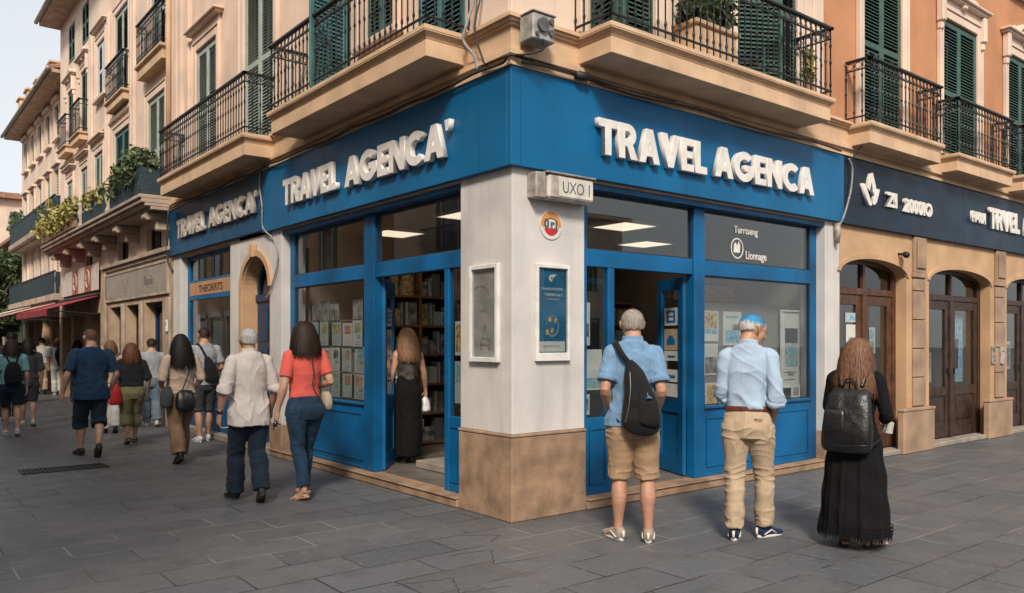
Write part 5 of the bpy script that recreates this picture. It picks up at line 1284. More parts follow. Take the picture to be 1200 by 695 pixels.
SKIN = [mat('skin_tan', (.47, .25, .165), .55, .10, 14, .1, 120, warp=1), mat('skin_fair', (.52, .30, .21), .55, .10, 14, .1, 120, warp=1), mat('skin_deep', (.30, .15, .09), .55, .10, 14, .1, 120, warp=1)]
def hairmat(name, c, c2): 
    m = mat(name, c, .55, .3, 10, .2, 150, spec=.22, col2=c2, warp=1)
    n = m.node_tree.nodes
    for nd in n:
        if nd.type == 'TEX_NOISE' and nd.inputs['Scale'].default_value == 10:
            mp = n.new('ShaderNodeMapping'); mp.inputs['Scale'].default_value = (14, 14, 1.6); m.node_tree.links.new(n['Texture Coordinate'].outputs['Object'], mp.inputs['Vector']); m.node_tree.links.new(mp.outputs[0], nd.inputs['Vector'])
    return m
H_GREY = hairmat('hair_grey', (.34, .30, .265), (.14, .12, .105)); H_WHITE = hairmat('hair_white_grey', (.52, .50, .47), (.24, .23, .22)); H_DARK = hairmat('hair_dark_brown', (.035, .02, .014), (.012, .008, .006))
H_BLACK = hairmat('hair_black', (.016, .012, .011), (.006, .005, .005)); H_BROWN = hairmat('hair_brown', (.20, .10, .06), (.07, .035, .02)); H_AUB = hairmat('hair_auburn', (.15, .055, .03), (.06, .022, .012))
H_BLUE = hairmat('hair_dyed_blue', (.03, .26, .52), (.05, .15, .28)); H_SHAVE = hairmat('hair_close_brown', (.15, .085, .06), (.08, .045, .03)); H_LB = hairmat('hair_light_brown', (.25, .14, .08), (.12, .06, .035))
def cloth(name, c, rough=.9, var=.08, bump=.25, bs=260, **k): return mat(name, c, rough, var, 9, bump, bs, sheen=k.pop('sheen', .06), warp=1, spec=.2, **k)
EYEW = mat('eye_white', (.6, .58, .55), .3, 0, 5, 0); EYED = mat('eye_iris', (.03, .02, .015), .2, 0, 5, 0)

DEF = dict(hip=.505, stance=.055, legL=None, legR=None, armL=None, armR=None, lean=0, turn=0, bow=0, wide=1.0, belly=0, hips=1.0, bust=0, shoulder=1.0)
def rotz(a): c, s_ = math.cos(a), math.sin(a); return np.array([[c, -s_, 0], [s_, c, 0], [0, 0, 1]])
def rotx(a): c, s_ = math.cos(a), math.sin(a); return np.array([[1, 0, 0], [0, c, -s_], [0, s_, c]])
def roty(a): c, s_ = math.cos(a), math.sin(a); return np.array([[c, 0, s_], [0, 1, 0], [-s_, 0, c]])

class Person:
    """local frame: faces +Y, right hand +X, origin between the feet"""
    def __init__(s, label, loc, yaw, H, skin, group=None, detail=1.0, **kw):
        s.H = H; s.o = empty('person', (loc[0], loc[1], loc[2] if len(loc) > 2 else 0), yaw, label, 'person', group); s.skin = skin; s.d = detail
        p = dict(DEF); p.update(kw); s.p = p; h = H
        L = lambda side, f: None
        # feet: (x, y, z_heel_lift, toe yaw)
        s.leg = {}
        for sd, key in ((-1, 'legL'), (1, 'legR')):
            q = p[key] or {}
            foot = q.get('foot', (sd*p['stance'], 0)); lift = q.get('lift', 0); kf = q.get('knee', (.0, .02)); toe = q.get('toe', sd*.12)
            hp = np.array([sd*.05*p['hips'], 0, p['hip']]); an = np.array([foot[0], foot[1], .045+lift])
            kn = (hp+an)/2; kn[2] = an[2]+(hp[2]-an[2])*.485; kn[0] += kf[0]; kn[1] += kf[1]
            s.leg[sd] = (hp*h, kn*h, an*h, toe, q.get('pitch', 0))
        R = rotx(-p['lean']); s.R = R; piv = np.array([0, 0, p['hip']*h])
        s.T = lambda v: (R@(np.array(v, float)*h-piv)+piv)
        shw = .102*p['shoulder']
        s.arm = {}
        for sd, key in ((-1, 'armL'), (1, 'armR')):
            q = p[key] or {}
            sh = np.array([sd*shw*.985, -.004, .815]); el = np.array(q.get('el', (sd*(shw+.032), -.015, .635))); wr = np.array(q.get('wr', (sd*(shw+.036), .02, .49)))
            s.arm[sd] = (s.T(sh), s.T(el), s.T(wr), q.get('hand', (0, 0, -1)), q.get('curl', .5))
        s.neck = s.T((0, -.004, .835)); s.Rh = s.R@rotz(p['turn'])@rotx(-p['bow'])
        s.hc = s.T((0, .002, .872))+s.Rh@np.array([0, .012, .054])*h
        s.hs = 1.12
    def put(s, shape, name, m, voxel=.007, smooth=4, disp=None): return shape.build(name, m, s.o, voxel/s.d, smooth, disp)
    # torso stations shared by skin and clothes: z, y, rx, ry
    def torso(s, g=0, zlo=.46, zhi=.86, hem=0):
        p = s.p; W_ = p['wide']; B_ = p['belly']; Hp = p['hips']; bu = p['bust']
        T_ = [(.455, -.004, .088*Hp, .060), (.495, -.008, .097*Hp, .069), (.53, -.006, .094*Hp, .066), (.57, .0+B_*.4, .084*(.4*Hp+.6*W_), .056+B_*.6), (.61, .004+B_*.5, .080*W_, .055+B_*.7), (.66, .004+B_*.4, .084*W_, .058+B_*.5),
              (.71, .003+bu*.3, .092*W_, .063+bu*.5), (.755, -.002, .098*W_, .062), (.79, -.006, .100*p['shoulder'], .056), (.818, -.009, .086*p['shoulder'], .046), (.838, -.010, .064, .041), (.855, -.009, .046, .039), (.870, -.006, .038, .038)]
        return [(0, y, z, rx+g, ry+g) for z, y, rx, ry in T_ if zlo-.001 <= z <= zhi+.006]
    def lo(s, shape, st, **k):
        rows = []
        for x, y, z, ra, rb in st: q = s.T((x, y, z)); rows.append((*q, ra*s.H, rb*s.H))
        shape.loft(rows, **k)
    def legloft(s, shape, sd, g=0, t0=0, t1=1, prof=None, flare=0):
        hp, kn, an, toe, _ = s.leg[sd]; h = s.H; rows = []
        prof = prof or [(0, .056, .064, -.004), (.15, .054, .062, -.004), (.35, .047, .052, .0), (.55, .038, .040, .0), (.70, .034, .036, 0)]
        up = [(0, .053, .060, -.006), (.2, .052, .059, -.004), (.45, .046, .050, 0), (.75, .037, .039, .002), (1.0, .032, .034, .002)]
        dn = [(0.0, .032, .034, .002), (.16, .032, .036, -.006), (.34, .034, .039, -.012), (.55, .028, .032, -.009), (.8, .020, .023, -.004), (1.0, .019, .024, -.002)]
        seg = []
        for t, ra, rb, yo in up: seg.append((t*.5, hp+(kn-hp)*t+np.array([0, yo*h, 0]), ra, rb))
        for t, ra, rb, yo in dn[1:]: seg.append((.5+t*.5, kn+(an-kn)*t+np.array([0, yo*h, 0]), ra, rb))
        ts = [q[0] for q in seg]
        def at(t):
            t = max(0, min(1, t)); i = max(j for j in range(len(ts)) if ts[j] <= t+1e-9); i = min(i, len(ts)-2); u = (t-ts[i])/(ts[i+1]-ts[i])
            return seg[i][1]*(1-u)+seg[i+1][1]*u, seg[i][2]*(1-u)+seg[i+1][2]*u, seg[i][3]*(1-u)+seg[i+1][3]*u
        k = 12; rows = []
        for i in range(k+1):
            t = t0+(t1-t0)*i/k; c, ra, rb = at(t)
            if callable(g): gg = g(t)
            else: gg = g
            rows.append((*c, (ra+gg)*h, (rb+gg)*h))
        shape.loft(rows, k=2); return rows
    def armloft(s, shape, sd, g=0, t0=0, t1=1, cap=True):
        sh, el, wr, _, _ = s.arm[sd]; h = s.H
        up = [(0, .033, .036), (.25, .031, .034), (.6, .026, .028), (1, .022, .024)]; dn = [(0, .022, .024), (.2, .025, .025), (.5, .021, .022), (.8, .016, .017), (1, .0145, .0175)]
        seg = [(t*.5, sh+(el-sh)*t, a, b) for t, a, b in up]+[(.5+t*.5, el+(wr-el)*t, a, b) for t, a, b in dn[1:]]; ts = [q[0] for q in seg]
        def at(t):
            i = max(j for j in range(len(ts)) if ts[j] <= t+1e-9); i = min(i, len(ts)-2); u = (t-ts[i])/(ts[i+1]-ts[i])
            return seg[i][1]*(1-u)+seg[i+1][1]*u, seg[i][2]*(1-u)+seg[i+1][2]*u, seg[i][3]*(1-u)+seg[i+1][3]*u
        rows = []
        if t0 == 0:
            g0 = g(0) if callable(g) else g; rows.append((*(sh+s.R@np.array([-sd*.030, 0, .010])*h), (.016+g0*.4)*h, (.020+g0*.4)*h)); rows.append((*(sh+s.R@np.array([-sd*.013, 0, .004])*h), (.025+g0*.7)*h, (.028+g0*.7)*h))
        for i in range(11):
            t = t0+(t1-t0)*max(i, .6 if t0 == 0 else 0)/10; c, a, b = at(t); gg = g(t) if callable(g) else g; rows.append((*c, (a+gg)*h, (b+gg)*h))
        shape.loft(rows, ref=(1, .2, .1), n=16, k=2); return rows
    def hand(s, S, sd):
        sh, el, wr, hd, curl = s.arm[sd]; h = s.H; f = (wr-el)/np.linalg.norm(wr-el); d = np.array(hd, float); d = f*.6+d*.6; d /= np.linalg.norm(d)
        side = np.array([0, 1, 0.])-d*d[1]; side /= np.linalg.norm(side)+1e-9           # thumb side faces forward
        nrm = np.cross(side, d)*(-sd)                                                     # palm side, towards the body
        if nrm[0]*sd > 0: nrm = -nrm
        pc = wr+d*.028*h
        S.loft([(*(wr-d*.01*h), .0165*h, .0125*h), (*(wr+d*.012*h), .021*h, .0125*h), (*(wr+d*.035*h), .0245*h, .0125*h), (*(wr+d*.052*h), .023*h, .0105*h)], ref=side, n=14, k=3)
        for i, (o_, ln) in enumerate(((.0175, .040), (.006, .046), (-.006, .043), (-.0175, .034))):
            b = wr+d*.050*h+side*o_*h; a1 = curl*.7; pts = [b]; dirv = d.copy()
            for k, l_ in enumerate((.45, .32, .23)):
                a_ = curl*(.55+.25*k+.06*i); dirv = dirv*math.cos(a_)+nrm*math.sin(a_); dirv /= np.linalg.norm(dirv); pts.append(pts[-1]+dirv*ln*l_*h)
            S.loft([(*(pts[0]-d*.008*h), .0056*h, .0056*h), (*pts[1], .0054*h, .0054*h), (*pts[2], .0050*h, .0050*h), (*pts[3], .0040*h, .0040*h)], ref=side, n=10, k=2)
        tb = wr+d*.014*h+side*.015*h; t1 = tb+(side*.75+d*.6+nrm*.25)*.020*h; t2 = t1+(side*.2+d*.9+nrm*.45)*.018*h; t3 = t2+(d*.9+nrm*.5)*.013*h
        S.loft([(*tb, .0085*h, .0085*h), (*t1, .0070*h, .0070*h), (*t2, .0062*h, .0062*h), (*t3, .0048*h, .0048*h)], ref=nrm, n=10, k=2)
    def body(s, shoes=True):
        S = Shape(); h = s.H; s.lo(S, s.torso(0, .455, .87), n=24)
        for sd in (-1, 1):
            s.legloft(S, sd); s.armloft(S, sd); s.hand(S, sd); S.ell(s.arm[sd][0]-np.array([sd*.010*h, 0, .004*h]), (.030*h, .032*h, .028*h))
            hp, kn, an, toe, pitch = s.leg[sd]; Rt = rotz(-toe)@rotx(-pitch); fw = Rt@np.array([0, 1, 0])
            b = an-np.array([0, 0, .030*h])
            if s.foot_style == 'bare':
                S.loft([(*(an+np.array([0, 0, .01*h])), .019*h, .022*h), (*(an-np.array([0, 0, .012*h])+fw*.004*h), .019*h, .026*h), (*(b+fw*.03*h), .021*h, .018*h), (*(b+fw*.07*h-np.array([0,0,.004*h])), .024*h, .012*h), (*(b+fw*.100*h-np.array([0,0,.006*h])), .021*h, .008*h)], n=14, k=3)
                S.ell(b-fw*.012*h, (.018*h, .022*h, .017*h), n=12, m=8)
            else: S.loft([(*(an+np.array([0, 0, .01*h])), .019*h, .022*h), (*(an-np.array([0, 0, .015*h])+fw*.004*h), .017*h, .020*h), (*(b+fw*.05*h), .016*h, .010*h)], n=12, k=2)
        # neck and head
        nk = s.T((0, -.006, .83)); hd = s.hc; Rh = s.Rh
        S.loft([(*nk, .044*h, .040*h), (*(nk*.6+hd*.4-Rh@np.array([0, .014, .010])*h), .036*h, .038*h), (*(hd-Rh@np.array([0, .010, .030])*h), .036*h, .040*h)], k=3)
        h0 = h; h = h*1.12
        def P(x, y, z): return hd+Rh@np.array([x, y, z])*h
        S.ell(P(0, -.006, .012), np.array([.0415, .051, .047])*h, Rh, 24, 16)
        S.loft([(*P(0, .014, .03), .036*h, .036*h), (*P(0, .020, .0), .0375*h, .033*h), (*P(0, .022, -.028), .031*h, .030*h), (*P(0, .030, -.052), .016*h, .018*h), (*P(0, .032, -.060), .008*h, .009*h)], k=4)
        S.loft([(*P(0, .050, .012), .004*h, .004*h), (*P(0, .058, .0), .006*h, .006*h), (*P(0, .064, -.012), .0085*h, .008*h), (*P(0, .054, -.018), .007*h, .005*h)], n=10, k=3)
        S.loft([(*P(-.013, .049, -.031), .003*h, .003*h), (*P(0, .053, -.030), .005*h, .005*h), (*P(.013, .049, -.031), .003*h, .003*h)], ref=(0, 0, 1), n=8, k=3)
        S.loft([(*P(-.024, .044, .018), .003*h, .004*h), (*P(0, .050, .018), .004*h, .004*h), (*P(.024, .044, .018), .003*h, .004*h)], ref=(0, 0, 1), n=8, k=3)
        for sd in (-1, 1): S.loft([(*P(sd*.042, .002, -.016), .003*h, .005*h), (*P(sd*.0455, -.002, -.002), .0035*h, .011*h), (*P(sd*.047, -.006, .010), .003*h, .010*h), (*P(sd*.044, -.004, .017), .002*h, .005*h)], n=10, k=3)
        o = s.put(S, 'body', s.skin, .0068, 2)
        E_ = MB(); 
        for sd in (-1, 1):
            c = P(sd*.0165, .0445, .004); q = Shape(); q.ell(c, (.0062*h,)*3, None, 10, 8); E_.m = 0; E_.add(q.v, q.f); q = Shape(); q.ell(P(sd*.0165, .0488, .004), (.0028*h,)*3, None, 8, 6); E_.m = 1; E_.add(q.v, q.f)
        me = bpy.data.meshes.new('eyes'); me.from_pydata(E_.v, [], E_.f); me.polygons.foreach_set('material_index', E_.mi); link_mesh('eyes', me, [EYEW, EYED], s.o, True)
        return o
    foot_style = 'shoe'
    def shoes(s, upper, sole, style='sneaker', socks=None):
        h = s.H
        for sd in (-1, 1):
            hp, kn, an, toe, pitch = s.leg[sd]; Rt = rotz(-toe)@rotx(-pitch)
            o0 = an-Rt@np.array([0, 0, .045*h])
            P = lambda x, y, z: o0+Rt@np.array([x, y, z])*h
            if style in ('sneaker', 'shoe'):
                S = Shape(); hh = .040 if style == 'sneaker' else .036
                S.loft([(*P(0, -.036, .026), .014*h, .018*h), (*P(0, -.028, .028), .021*h, .026*h), (*P(0, 0, .030), .022*h, .030*h), (*P(0, .03, .027), .0235*h, .025*h), (*P(0, .06, .021), .0255*h, .018*h), (*P(0, .09, .017), .024*h, .014*h), (*P(0, .108, .014), .015*h, .010*h)], ref=tuple(Rt@np.array([1, 0, 0])), k=3, sq=2.6)
                S.loft([(*P(0, -.004, .045), .021*h, .026*h), (*P(0, -.004, .058), .022*h, .028*h)], k=2)
                up = s.put(S, 'shoe', upper, .006, 2)
                S = MB(); pts = []
                for k_ in range(28):
                    t = 2*math.pi*k_/28; y = .036-.0755*math.cos(t); x = math.sin(t)*(.0225+.004*(-math.cos(t)))*(1 if abs(math.sin(t)) > 0 else 1); x = math.copysign(abs(x)**.8*(.026**.2), x); pts.append((x, y))
                n = len(pts); tk = .014 if style == 'sneaker' else .007
                V = [tuple(P(x, y, .0005)) for x, y in pts]+[tuple(P(x*1.05, y+(y-.036)*.03, tk*.7)) for x, y in pts]+[tuple(P(x*.98, y, tk)) for x, y in pts]
                S.add(V, [tuple(range(n-1, -1, -1)), tuple(range(2*n, 3*n))]+[(i, (i+1) % n, n+(i+1) % n, n+i) for i in range(n)]+[(n+i, n+(i+1) % n, 2*n+(i+1) % n, 2*n+i) for i in range(n)])
                me = bpy.data.meshes.new('sole'); me.from_pydata(S.v, [], S.f); link_mesh('sole', me, sole, up, True)
                if style == 'sneaker':
                    q = MB()
                    for k_ in range(4): y = .024+k_*.011; z = .050-k_*.0055; q.tube([tuple(P(-.015, y, z-.004)), tuple(P(0, y+.003, z+.002)), tuple(P(.015, y, z-.004))], .0022*h, 5)
                    q.tube([tuple(P(0, -.041, .016)), tuple(P(0, -.044, .030)), tuple(P(0, -.042, .048))], .006*h, 6)
                    for sx in (-1, 1): q.tube([tuple(P(sx*.023, -.02, .018)), tuple(P(sx*.0255, .0, .028)), tuple(P(sx*.024, .022, .036)), tuple(P(sx*.0255, .05, .020))], .0035*h, 5)
                    me = bpy.data.meshes.new('laces'); me.from_pydata(q.v, [], q.f); link_mesh('laces', me, sole, up, True)
            else:   # sandal
                S = MB(); pts = [(math.sin(2*math.pi*k_/20)*.022, .034-.07*math.cos(2*math.pi*k_/20)) for k_ in range(20)]; n = 20
                V = [tuple(P(x, y, .0005)) for x, y in pts]+[tuple(P(x, y, .011)) for x, y in pts]
                S.add(V, [tuple(range(n-1, -1, -1)), tuple(range(n, 2*n))]+[(i, (i+1) % n, n+(i+1) % n, n+i) for i in range(n)])
                for pl in ([(-.022, .055, .012), (-.012, .058, .030), (.012, .058, .030), (.022, .055, .012)], [(-.021, -.005, .012), (-.022, -.005, .040), (0, .022, .050), (.022, -.005, .040), (.021, -.005, .012)], [(-.022, -.005, .036), (-.016, -.034, .032), (0, -.040, .030), (.016, -.034, .032), (.022, -.005, .036)]):
                    S.tube([tuple(P(*q)) for q in catmull(pl, 4)], .0042*h, 6)
                me = bpy.data.meshes.new('shoe'); me.from_pydata(S.v, [], S.f); link_mesh('shoe', me, upper, s.o, True)
    def shirt(s, m, sleeve=.42, g=.010, hem=.455, loose=.0, kind='shirt', amp=1.0, name='shirt', collar=None, cuff=None, seed=1, v=.007):
        S = Shape(); rows = s.torso(g, hem+(.035 if hem < .47 else 0), .858)
        if hem < .47: rows = [(0, -.006, hem, rows[0][3]+.002, rows[0][4]+.002)]+rows
        rows = [(x, y, z, ra+loose*max(0, (.75-z)/.25), rb+loose*max(0, (.75-z)/.25)) for x, y, z, ra, rb in rows]
        s.lo(S, rows, n=28)
        for sd in (-1, 1):
            S.ell(s.arm[sd][0]-np.array([sd*.010*s.H, 0, .004*s.H]), tuple(np.array([.029+g*.6, .031+g*.6, .026+g*.4])*s.H))
            if sleeve > 0:
                r_ = s.armloft(S, sd, lambda t: g*.55+(.008*(t/sleeve) if sleeve < .6 else .003), 0, sleeve)
                if cuff: s.armloft(S, sd, lambda t: g*.7+.011, sleeve-.05, sleeve+.005)
        if collar:
            a = s.T((0, -.008, .850)); b = s.T((0, -.008, .880)); S.loft([(*a, .048*s.H, .046*s.H), (*b, .0415*s.H, .044*s.H)], k=2)
        return s.put(S, name, m, v, 3, folds(kind, s.H, seed, amp))
    def trousers(s, m, t1=.97, g=.007, kind='trousers', name='trousers', top=.575, amp=1.0, wide=0, seed=2, v=.007):
        S = Shape(); s.lo(S, [(x, y, z, ra+g, rb+g) for x, y, z, ra, rb in s.torso(0, .455, top)], n=28)
        for sd in (-1, 1): s.legloft(S, sd, lambda t: g+wide*max(0, t-.1)+(.012*max(0, t-.72) if t1 > .9 and not wide else 0)+(.012 if t1 > .9 and t > .8 else 0)*.6, 0, t1)
        # seat
        for sd in (-1, 1): S.ell(s.leg[sd][0]+np.array([sd*.002, -.030, .0])*s.H, tuple(np.array([.050*s.p['hips'], .045, .052])*s.H))
        return s.put(S, name, m, v, 3, folds(kind, s.H, seed, amp))
    def strands(s, name, m, n, length, width=.006, region=None, seed=1, wave=.010, lift=1.0, outl=.004, base=True, spread=0, body_g=.020, seg=9, cm=None, basem=None, jit=.25):
        """hair: a scalp shell plus many thin locks that fall over head, neck and back"""
        h = s.H; rn = np.random.RandomState(seed); hd = s.hc; Rh = s.Rh; c0 = hd+Rh@np.array([0, -.006, .012])*h*1.12; r0 = np.array([.0430, .0530, .0490])*h*lift*1.12
        region = region or (lambda d: d[2] > -.55-.1*d[1] and not (d[1] > .35 and d[2] < .45))
        V = []; F = []
        tz = [(x[0], x[1], x[2], x[3], x[4]) for x in s.torso(0, .455, .85)]; zs = np.array([t[2] for t in tz])*h; rx = np.array([t[3] for t in tz])*h; ry = np.array([t[4] for t in tz])*h; yc = np.array([t[1] for t in tz])*h
        cnt = 0; tries = 0; Rinv = s.R.T; piv = np.array([0, 0, s.p['hip']*h])
        def push(p, off):
            q = Rh.T@(p-c0); k_ = np.linalg.norm(q/(r0+off))
            if k_ < 1: p = c0+Rh@(q/k_)
            b = Rinv@(p-piv)+piv
            if b[2] < .85*h:
                a_ = np.interp(b[2], zs, rx)+body_g*h*.6+off; bb = np.interp(b[2], zs, ry)+body_g*h*.5+off; y0 = np.interp(b[2], zs, yc); kk = math.hypot(b[0]/a_, (b[1]-y0)/bb)
                if kk < 1: b[0] /= max(kk, .3); b[1] = y0+(b[1]-y0)/max(kk, .3); p = s.R@(b-piv)+piv
            return p
        while cnt < n and tries < n*6:
            tries += 1; d = rn.normal(size=3); d /= np.linalg.norm(d)
            if not region(d): continue
            cnt += 1; off = rn.uniform(.001, outl)*(1 if length > .08 else min(1, max(.12, (d[2]+.45)*1.6))); L_ = length*rn.uniform(1-jit, 1+jit*.4); p = c0+Rh@(d*(r0+off)); step = L_/seg
            q = d.copy(); dirv = np.array([q[0]*.9, min(q[1], .1)*.6-.25 if length > .08 else q[1]*.3-.3, -.55]); dirv = Rh@dirv
            if length < .08: dirv = Rh@np.array([q[0]*.5, -.45 if q[2] > .2 else -.1, -.5-(.3 if q[2] < .3 else 0)])
            dirv /= np.linalg.norm(dirv); ph = rn.uniform(0, 6.28); fr = rn.uniform(10, 26); wv = wave*rn.uniform(.3, 1)
            sdv = np.cross(dirv, Rh@d); sdv /= np.linalg.norm(sdv)+1e-9; i0 = len(V); ww = width*rn.uniform(.6, 1.3)
            for k_ in range(seg+1):
                t = k_/seg; pp = p+sdv*wv*math.sin(ph+fr*t*L_)*t; hw = ww*.5*(1-.75*t**3) if k_ else ww*.3
                V.append(tuple(pp-sdv*hw)); V.append(tuple(pp+sdv*hw))
                dirv = dirv*.72+np.array([spread*np.sign(q[0])*.05+rn.normal()*.04, -.04+rn.normal()*.03, -.42]); dirv /= np.linalg.norm(dirv)
                p = push(p+dirv*step, off+wave*.3)
                if k_ and k_ < seg: F.append((i0+2*k_-2, i0+2*k_-1, i0+2*k_+1, i0+2*k_))
            k_ = seg; F.append((i0+2*k_-2, i0+2*k_-1, i0+2*k_+1, i0+2*k_))
        me = bpy.data.meshes.new(name); me.from_pydata(V, [], F); o = link_mesh(name, me, m, s.o, True)
        if base:
            V = []; F = []; N, Mm = 48, 30
            keep = {}
            for i in range(Mm+1):
                phi = math.pi*i/Mm
                for j in range(N):
                    th = 2*math.pi*j/N; d = np.array([math.sin(phi)*math.cos(th), math.sin(phi)*math.sin(th), math.cos(phi)])
                    V.append(tuple(c0+Rh@(d*(r0*(.995 if length > .08 or d[2] > -.05 else .985)+.0005)))); keep[(i, j)] = region(d)
            for i in range(Mm):
                for j in range(N):
                    j2 = (j+1) % N
                    if keep[(i, j)] and keep[(i+1, j)] and keep[(i, j2)] and keep[(i+1, j2)]: F.append((i*N+j, (i+1)*N+j, (i+1)*N+j2, i*N+j2))
            me = bpy.data.meshes.new('scalp_hair'); me.from_pydata(V, [], F); me.validate(); link_mesh('scalp_hair', me, basem or m, o, True)
        return o
    def w(s, v):   # local metres -> world
        v = np.array(v, float); a = s.o.rotation_euler.z; c, q = math.cos(a), math.sin(a); l = s.o.location
        return (l[0]+c*v[0]-q*v[1], l[1]+q*v[0]+c*v[1], l[2]+v[2])
    def strap(s, mb, pts, r=.012, flat=.35, off=.0):
        """flat strap following points given as fractions of height"""
        P_ = catmull([s.T(p) for p in pts], 6); n = len(P_)
        V = []; F = []
        cen = s.T((0, 0, .7))
        for i, p in enumerate(P_):
            t = P_[min(i+1, n-1)]-P_[max(i-1, 0)]; t /= np.linalg.norm(t); o_ = p-cen; o_[2] *= .6; o_ -= t*o_.dot(t); o_ /= np.linalg.norm(o_)+1e-9; b = np.cross(t, o_)
            for sx, sy in ((-1, -1), (1, -1), (1, 1), (-1, 1)): V.append(tuple(p+b*sx*r+o_*(off+sy*.003)))
        for i in range(n-1):
            for k_ in range(4): F.append((i*4+k_, i*4+(k_+1) % 4, (i+1)*4+(k_+1) % 4, (i+1)*4+k_))
        F += [(3, 2, 1, 0), ((n-1)*4, (n-1)*4+1, (n-1)*4+2, (n-1)*4+3)]; mb.add(V, F)
def held(per, name, label, cat, base, group=None):
    """top-level thing carried by a person; its parts use the person's local metres"""
    r = empty(name, per.w(base), per.o.rotation_euler.z, label, cat, group); r['_b'] = 0; del r['_b']
    r_T = Matrix.Translation(-Vector(base))
    def part(mb, pname, m, smooth=True, parent=None):
        if isinstance(mb, tuple): sh_, vx, sm, dp = mb; return sh_.build(pname, m, parent or r, vx, sm, dp, T=r_T)
        me = bpy.data.meshes.new(pname); me.from_pydata(mb.v, [], mb.f); me.transform(r_T)
        return link_mesh(pname, me, m, parent or r, smooth)
    return r, part
BLK = cloth('black_canvas', (.010, .010, .011), .8, bump=.35, bs=180); ZIP = mat('zip_grey_metal', (.2, .2, .2), .4, .1, 9, 0, warp=1, metal=.6)
LEATH = mat('black_leather', (.008, .008, .009), .34, .3, 14, .35, 70, spec=.6, warp=1)
CHAM = cloth('blue_chambray', (.165, .285, .44), var=.14); LBLUE = cloth('pale_blue_cotton', (.34, .44, .56), var=.06); KHAKI = cloth('khaki_twill', (.36, .235, .14), var=.10); CHINO = cloth('beige_chino', (.44, .33, .225), var=.08)
BLKD = cloth('black_dress_fabric', (.006, .006, .007), .9, bump=.3, sheen=0); CORAL = cloth('coral_cotton', (.66, .115, .09), var=.06); DENIM = cloth('dark_blue_denim', (.017, .045, .085), var=.25, bump=.5); WSHIRT = cloth('off_white_linen', (.58, .53, .49), var=.05)
NAVYT = cloth('navy_cotton', (.014, .040, .085), var=.12); DTROU = cloth('dark_navy_wool', (.013, .024, .042), var=.15); BEIGEB = cloth('beige_blouse', (.50, .37, .28), var=.08); BROWNT = cloth('brown_trouser_cloth', (.23, .145, .085), var=.12)
GREYT = cloth('light_grey_cotton', (.30, .31, .34), var=.08); GREYS = cloth('dark_grey_cotton', (.05, .055, .065), var=.1); OLIVE = cloth('olive_cotton', (.19, .17, .09), var=.12); BLKT = cloth('black_cotton', (.02, .02, .024), var=.12)
TEALT = cloth('teal_cotton', (.16, .36, .38), var=.08); REDB = cloth('red_bag_cloth', (.45, .018, .022), .7, var=.12); GREYBLUE = cloth('grey_blue_cotton', (.14, .19, .25), var=.1); WHITEC = cloth('white_cotton', (.6, .58, .55), var=.05)
SHOEB = cloth('taupe_suede', (.34, .27, .21), .85, bump=.3); SHOEN = cloth('navy_mesh', (.012, .025, .07), .7, bump=.3); SOLEW = mat('white_rubber_sole', (.62, .60, .56), .6, .08, 20, .1, 90, warp=1); SOLED = mat('dark_rubber_sole', (.04, .035, .03), .7, .1, 20, .1, 90, warp=1)
TANL = mat('tan_leather', (.45, .24, .13), .5, .15, 14, .15, 90, warp=1); BELT = mat('brown_belt_leather', (.11, .035, .018), .4, .2, 14, .15, 90, warp=1); BLKSH = mat('black_shoe_leather', (.018, .016, .015), .4, .2, 14, .1, 90, warp=1)
GOLD = mat('glasses_metal', (.25, .18, .10), .3, .1, 5, 0, metal=.8, warp=1); STEEL = mat('watch_steel', (.12, .12, .13), .3, .1, 5, 0, metal=.8, warp=1)
shorthair = lambda nape=-.38: (lambda d: (d[2] > nape+.10*abs(d[0]) if d[1] < -.45 else (d[2] > .0+.35*max(0, d[1]+.1) if abs(d[0]) > .55 else d[2] > -.2)) and not (d[1] > .35 and d[2] < .45) and not (abs(d[0]) > .75 and -.35 < d[1] < .25 and d[2] < .22))
backhair = lambda nape, front=.40: (lambda d: d[2] > (nape if d[1] < .05 else nape+(d[1]-.05)*1.6) and not (d[1] > .30 and d[2] < front))

def pmesh(per, mb, name, m, smooth=True, parent=None):
    me = bpy.data.meshes.new(name); me.from_pydata(mb.v, [], mb.f); return link_mesh(name, me, m, parent or per.o, smooth)

# ---- man in chambray shirt and khaki shorts --------------------------------
p = Person('grey-haired man in blue shirt and khaki shorts facing the shop doorway', (.36, -1.10), -.80, 1.87, SKIN[0], wide=.93, shoulder=.87, belly=.006, turn=.10, bow=.06,
           legL=dict(foot=(-.062, .012), toe=-.55, knee=(0, .006)), legR=dict(foot=(.066, -.01), toe=.05, knee=(.004, .004)),
           armL=dict(el=(-.116, -.050, .655), wr=(-.100, .055, .548), hand=(.3, .5, -.7)), armR=dict(el=(.118, -.040, .650), wr=(.105, .065, .545), hand=(-.3, .5, -.7)))
p.body(); p.shirt(CHAM, sleeve=.40, g=.011, hem=.485, loose=.010, collar=1, cuff=1, seed=3); p.trousers(KHAKI, t1=.50, g=.012, wide=.012, top=.53, seed=5)
p.shoes(SHOEB, SOLEW); p.strands('hair', H_GREY, 3200, .030, .0036, shorthair(-.42), seed=2, wave=.002, outl=.004, jit=.3, seg=4)
r, part = held(p, 'sling_bag', 'black teardrop sling backpack on the back of the man in khaki shorts', 'backpack', (0, -.2, .9))
h = p.H; S = Shape()
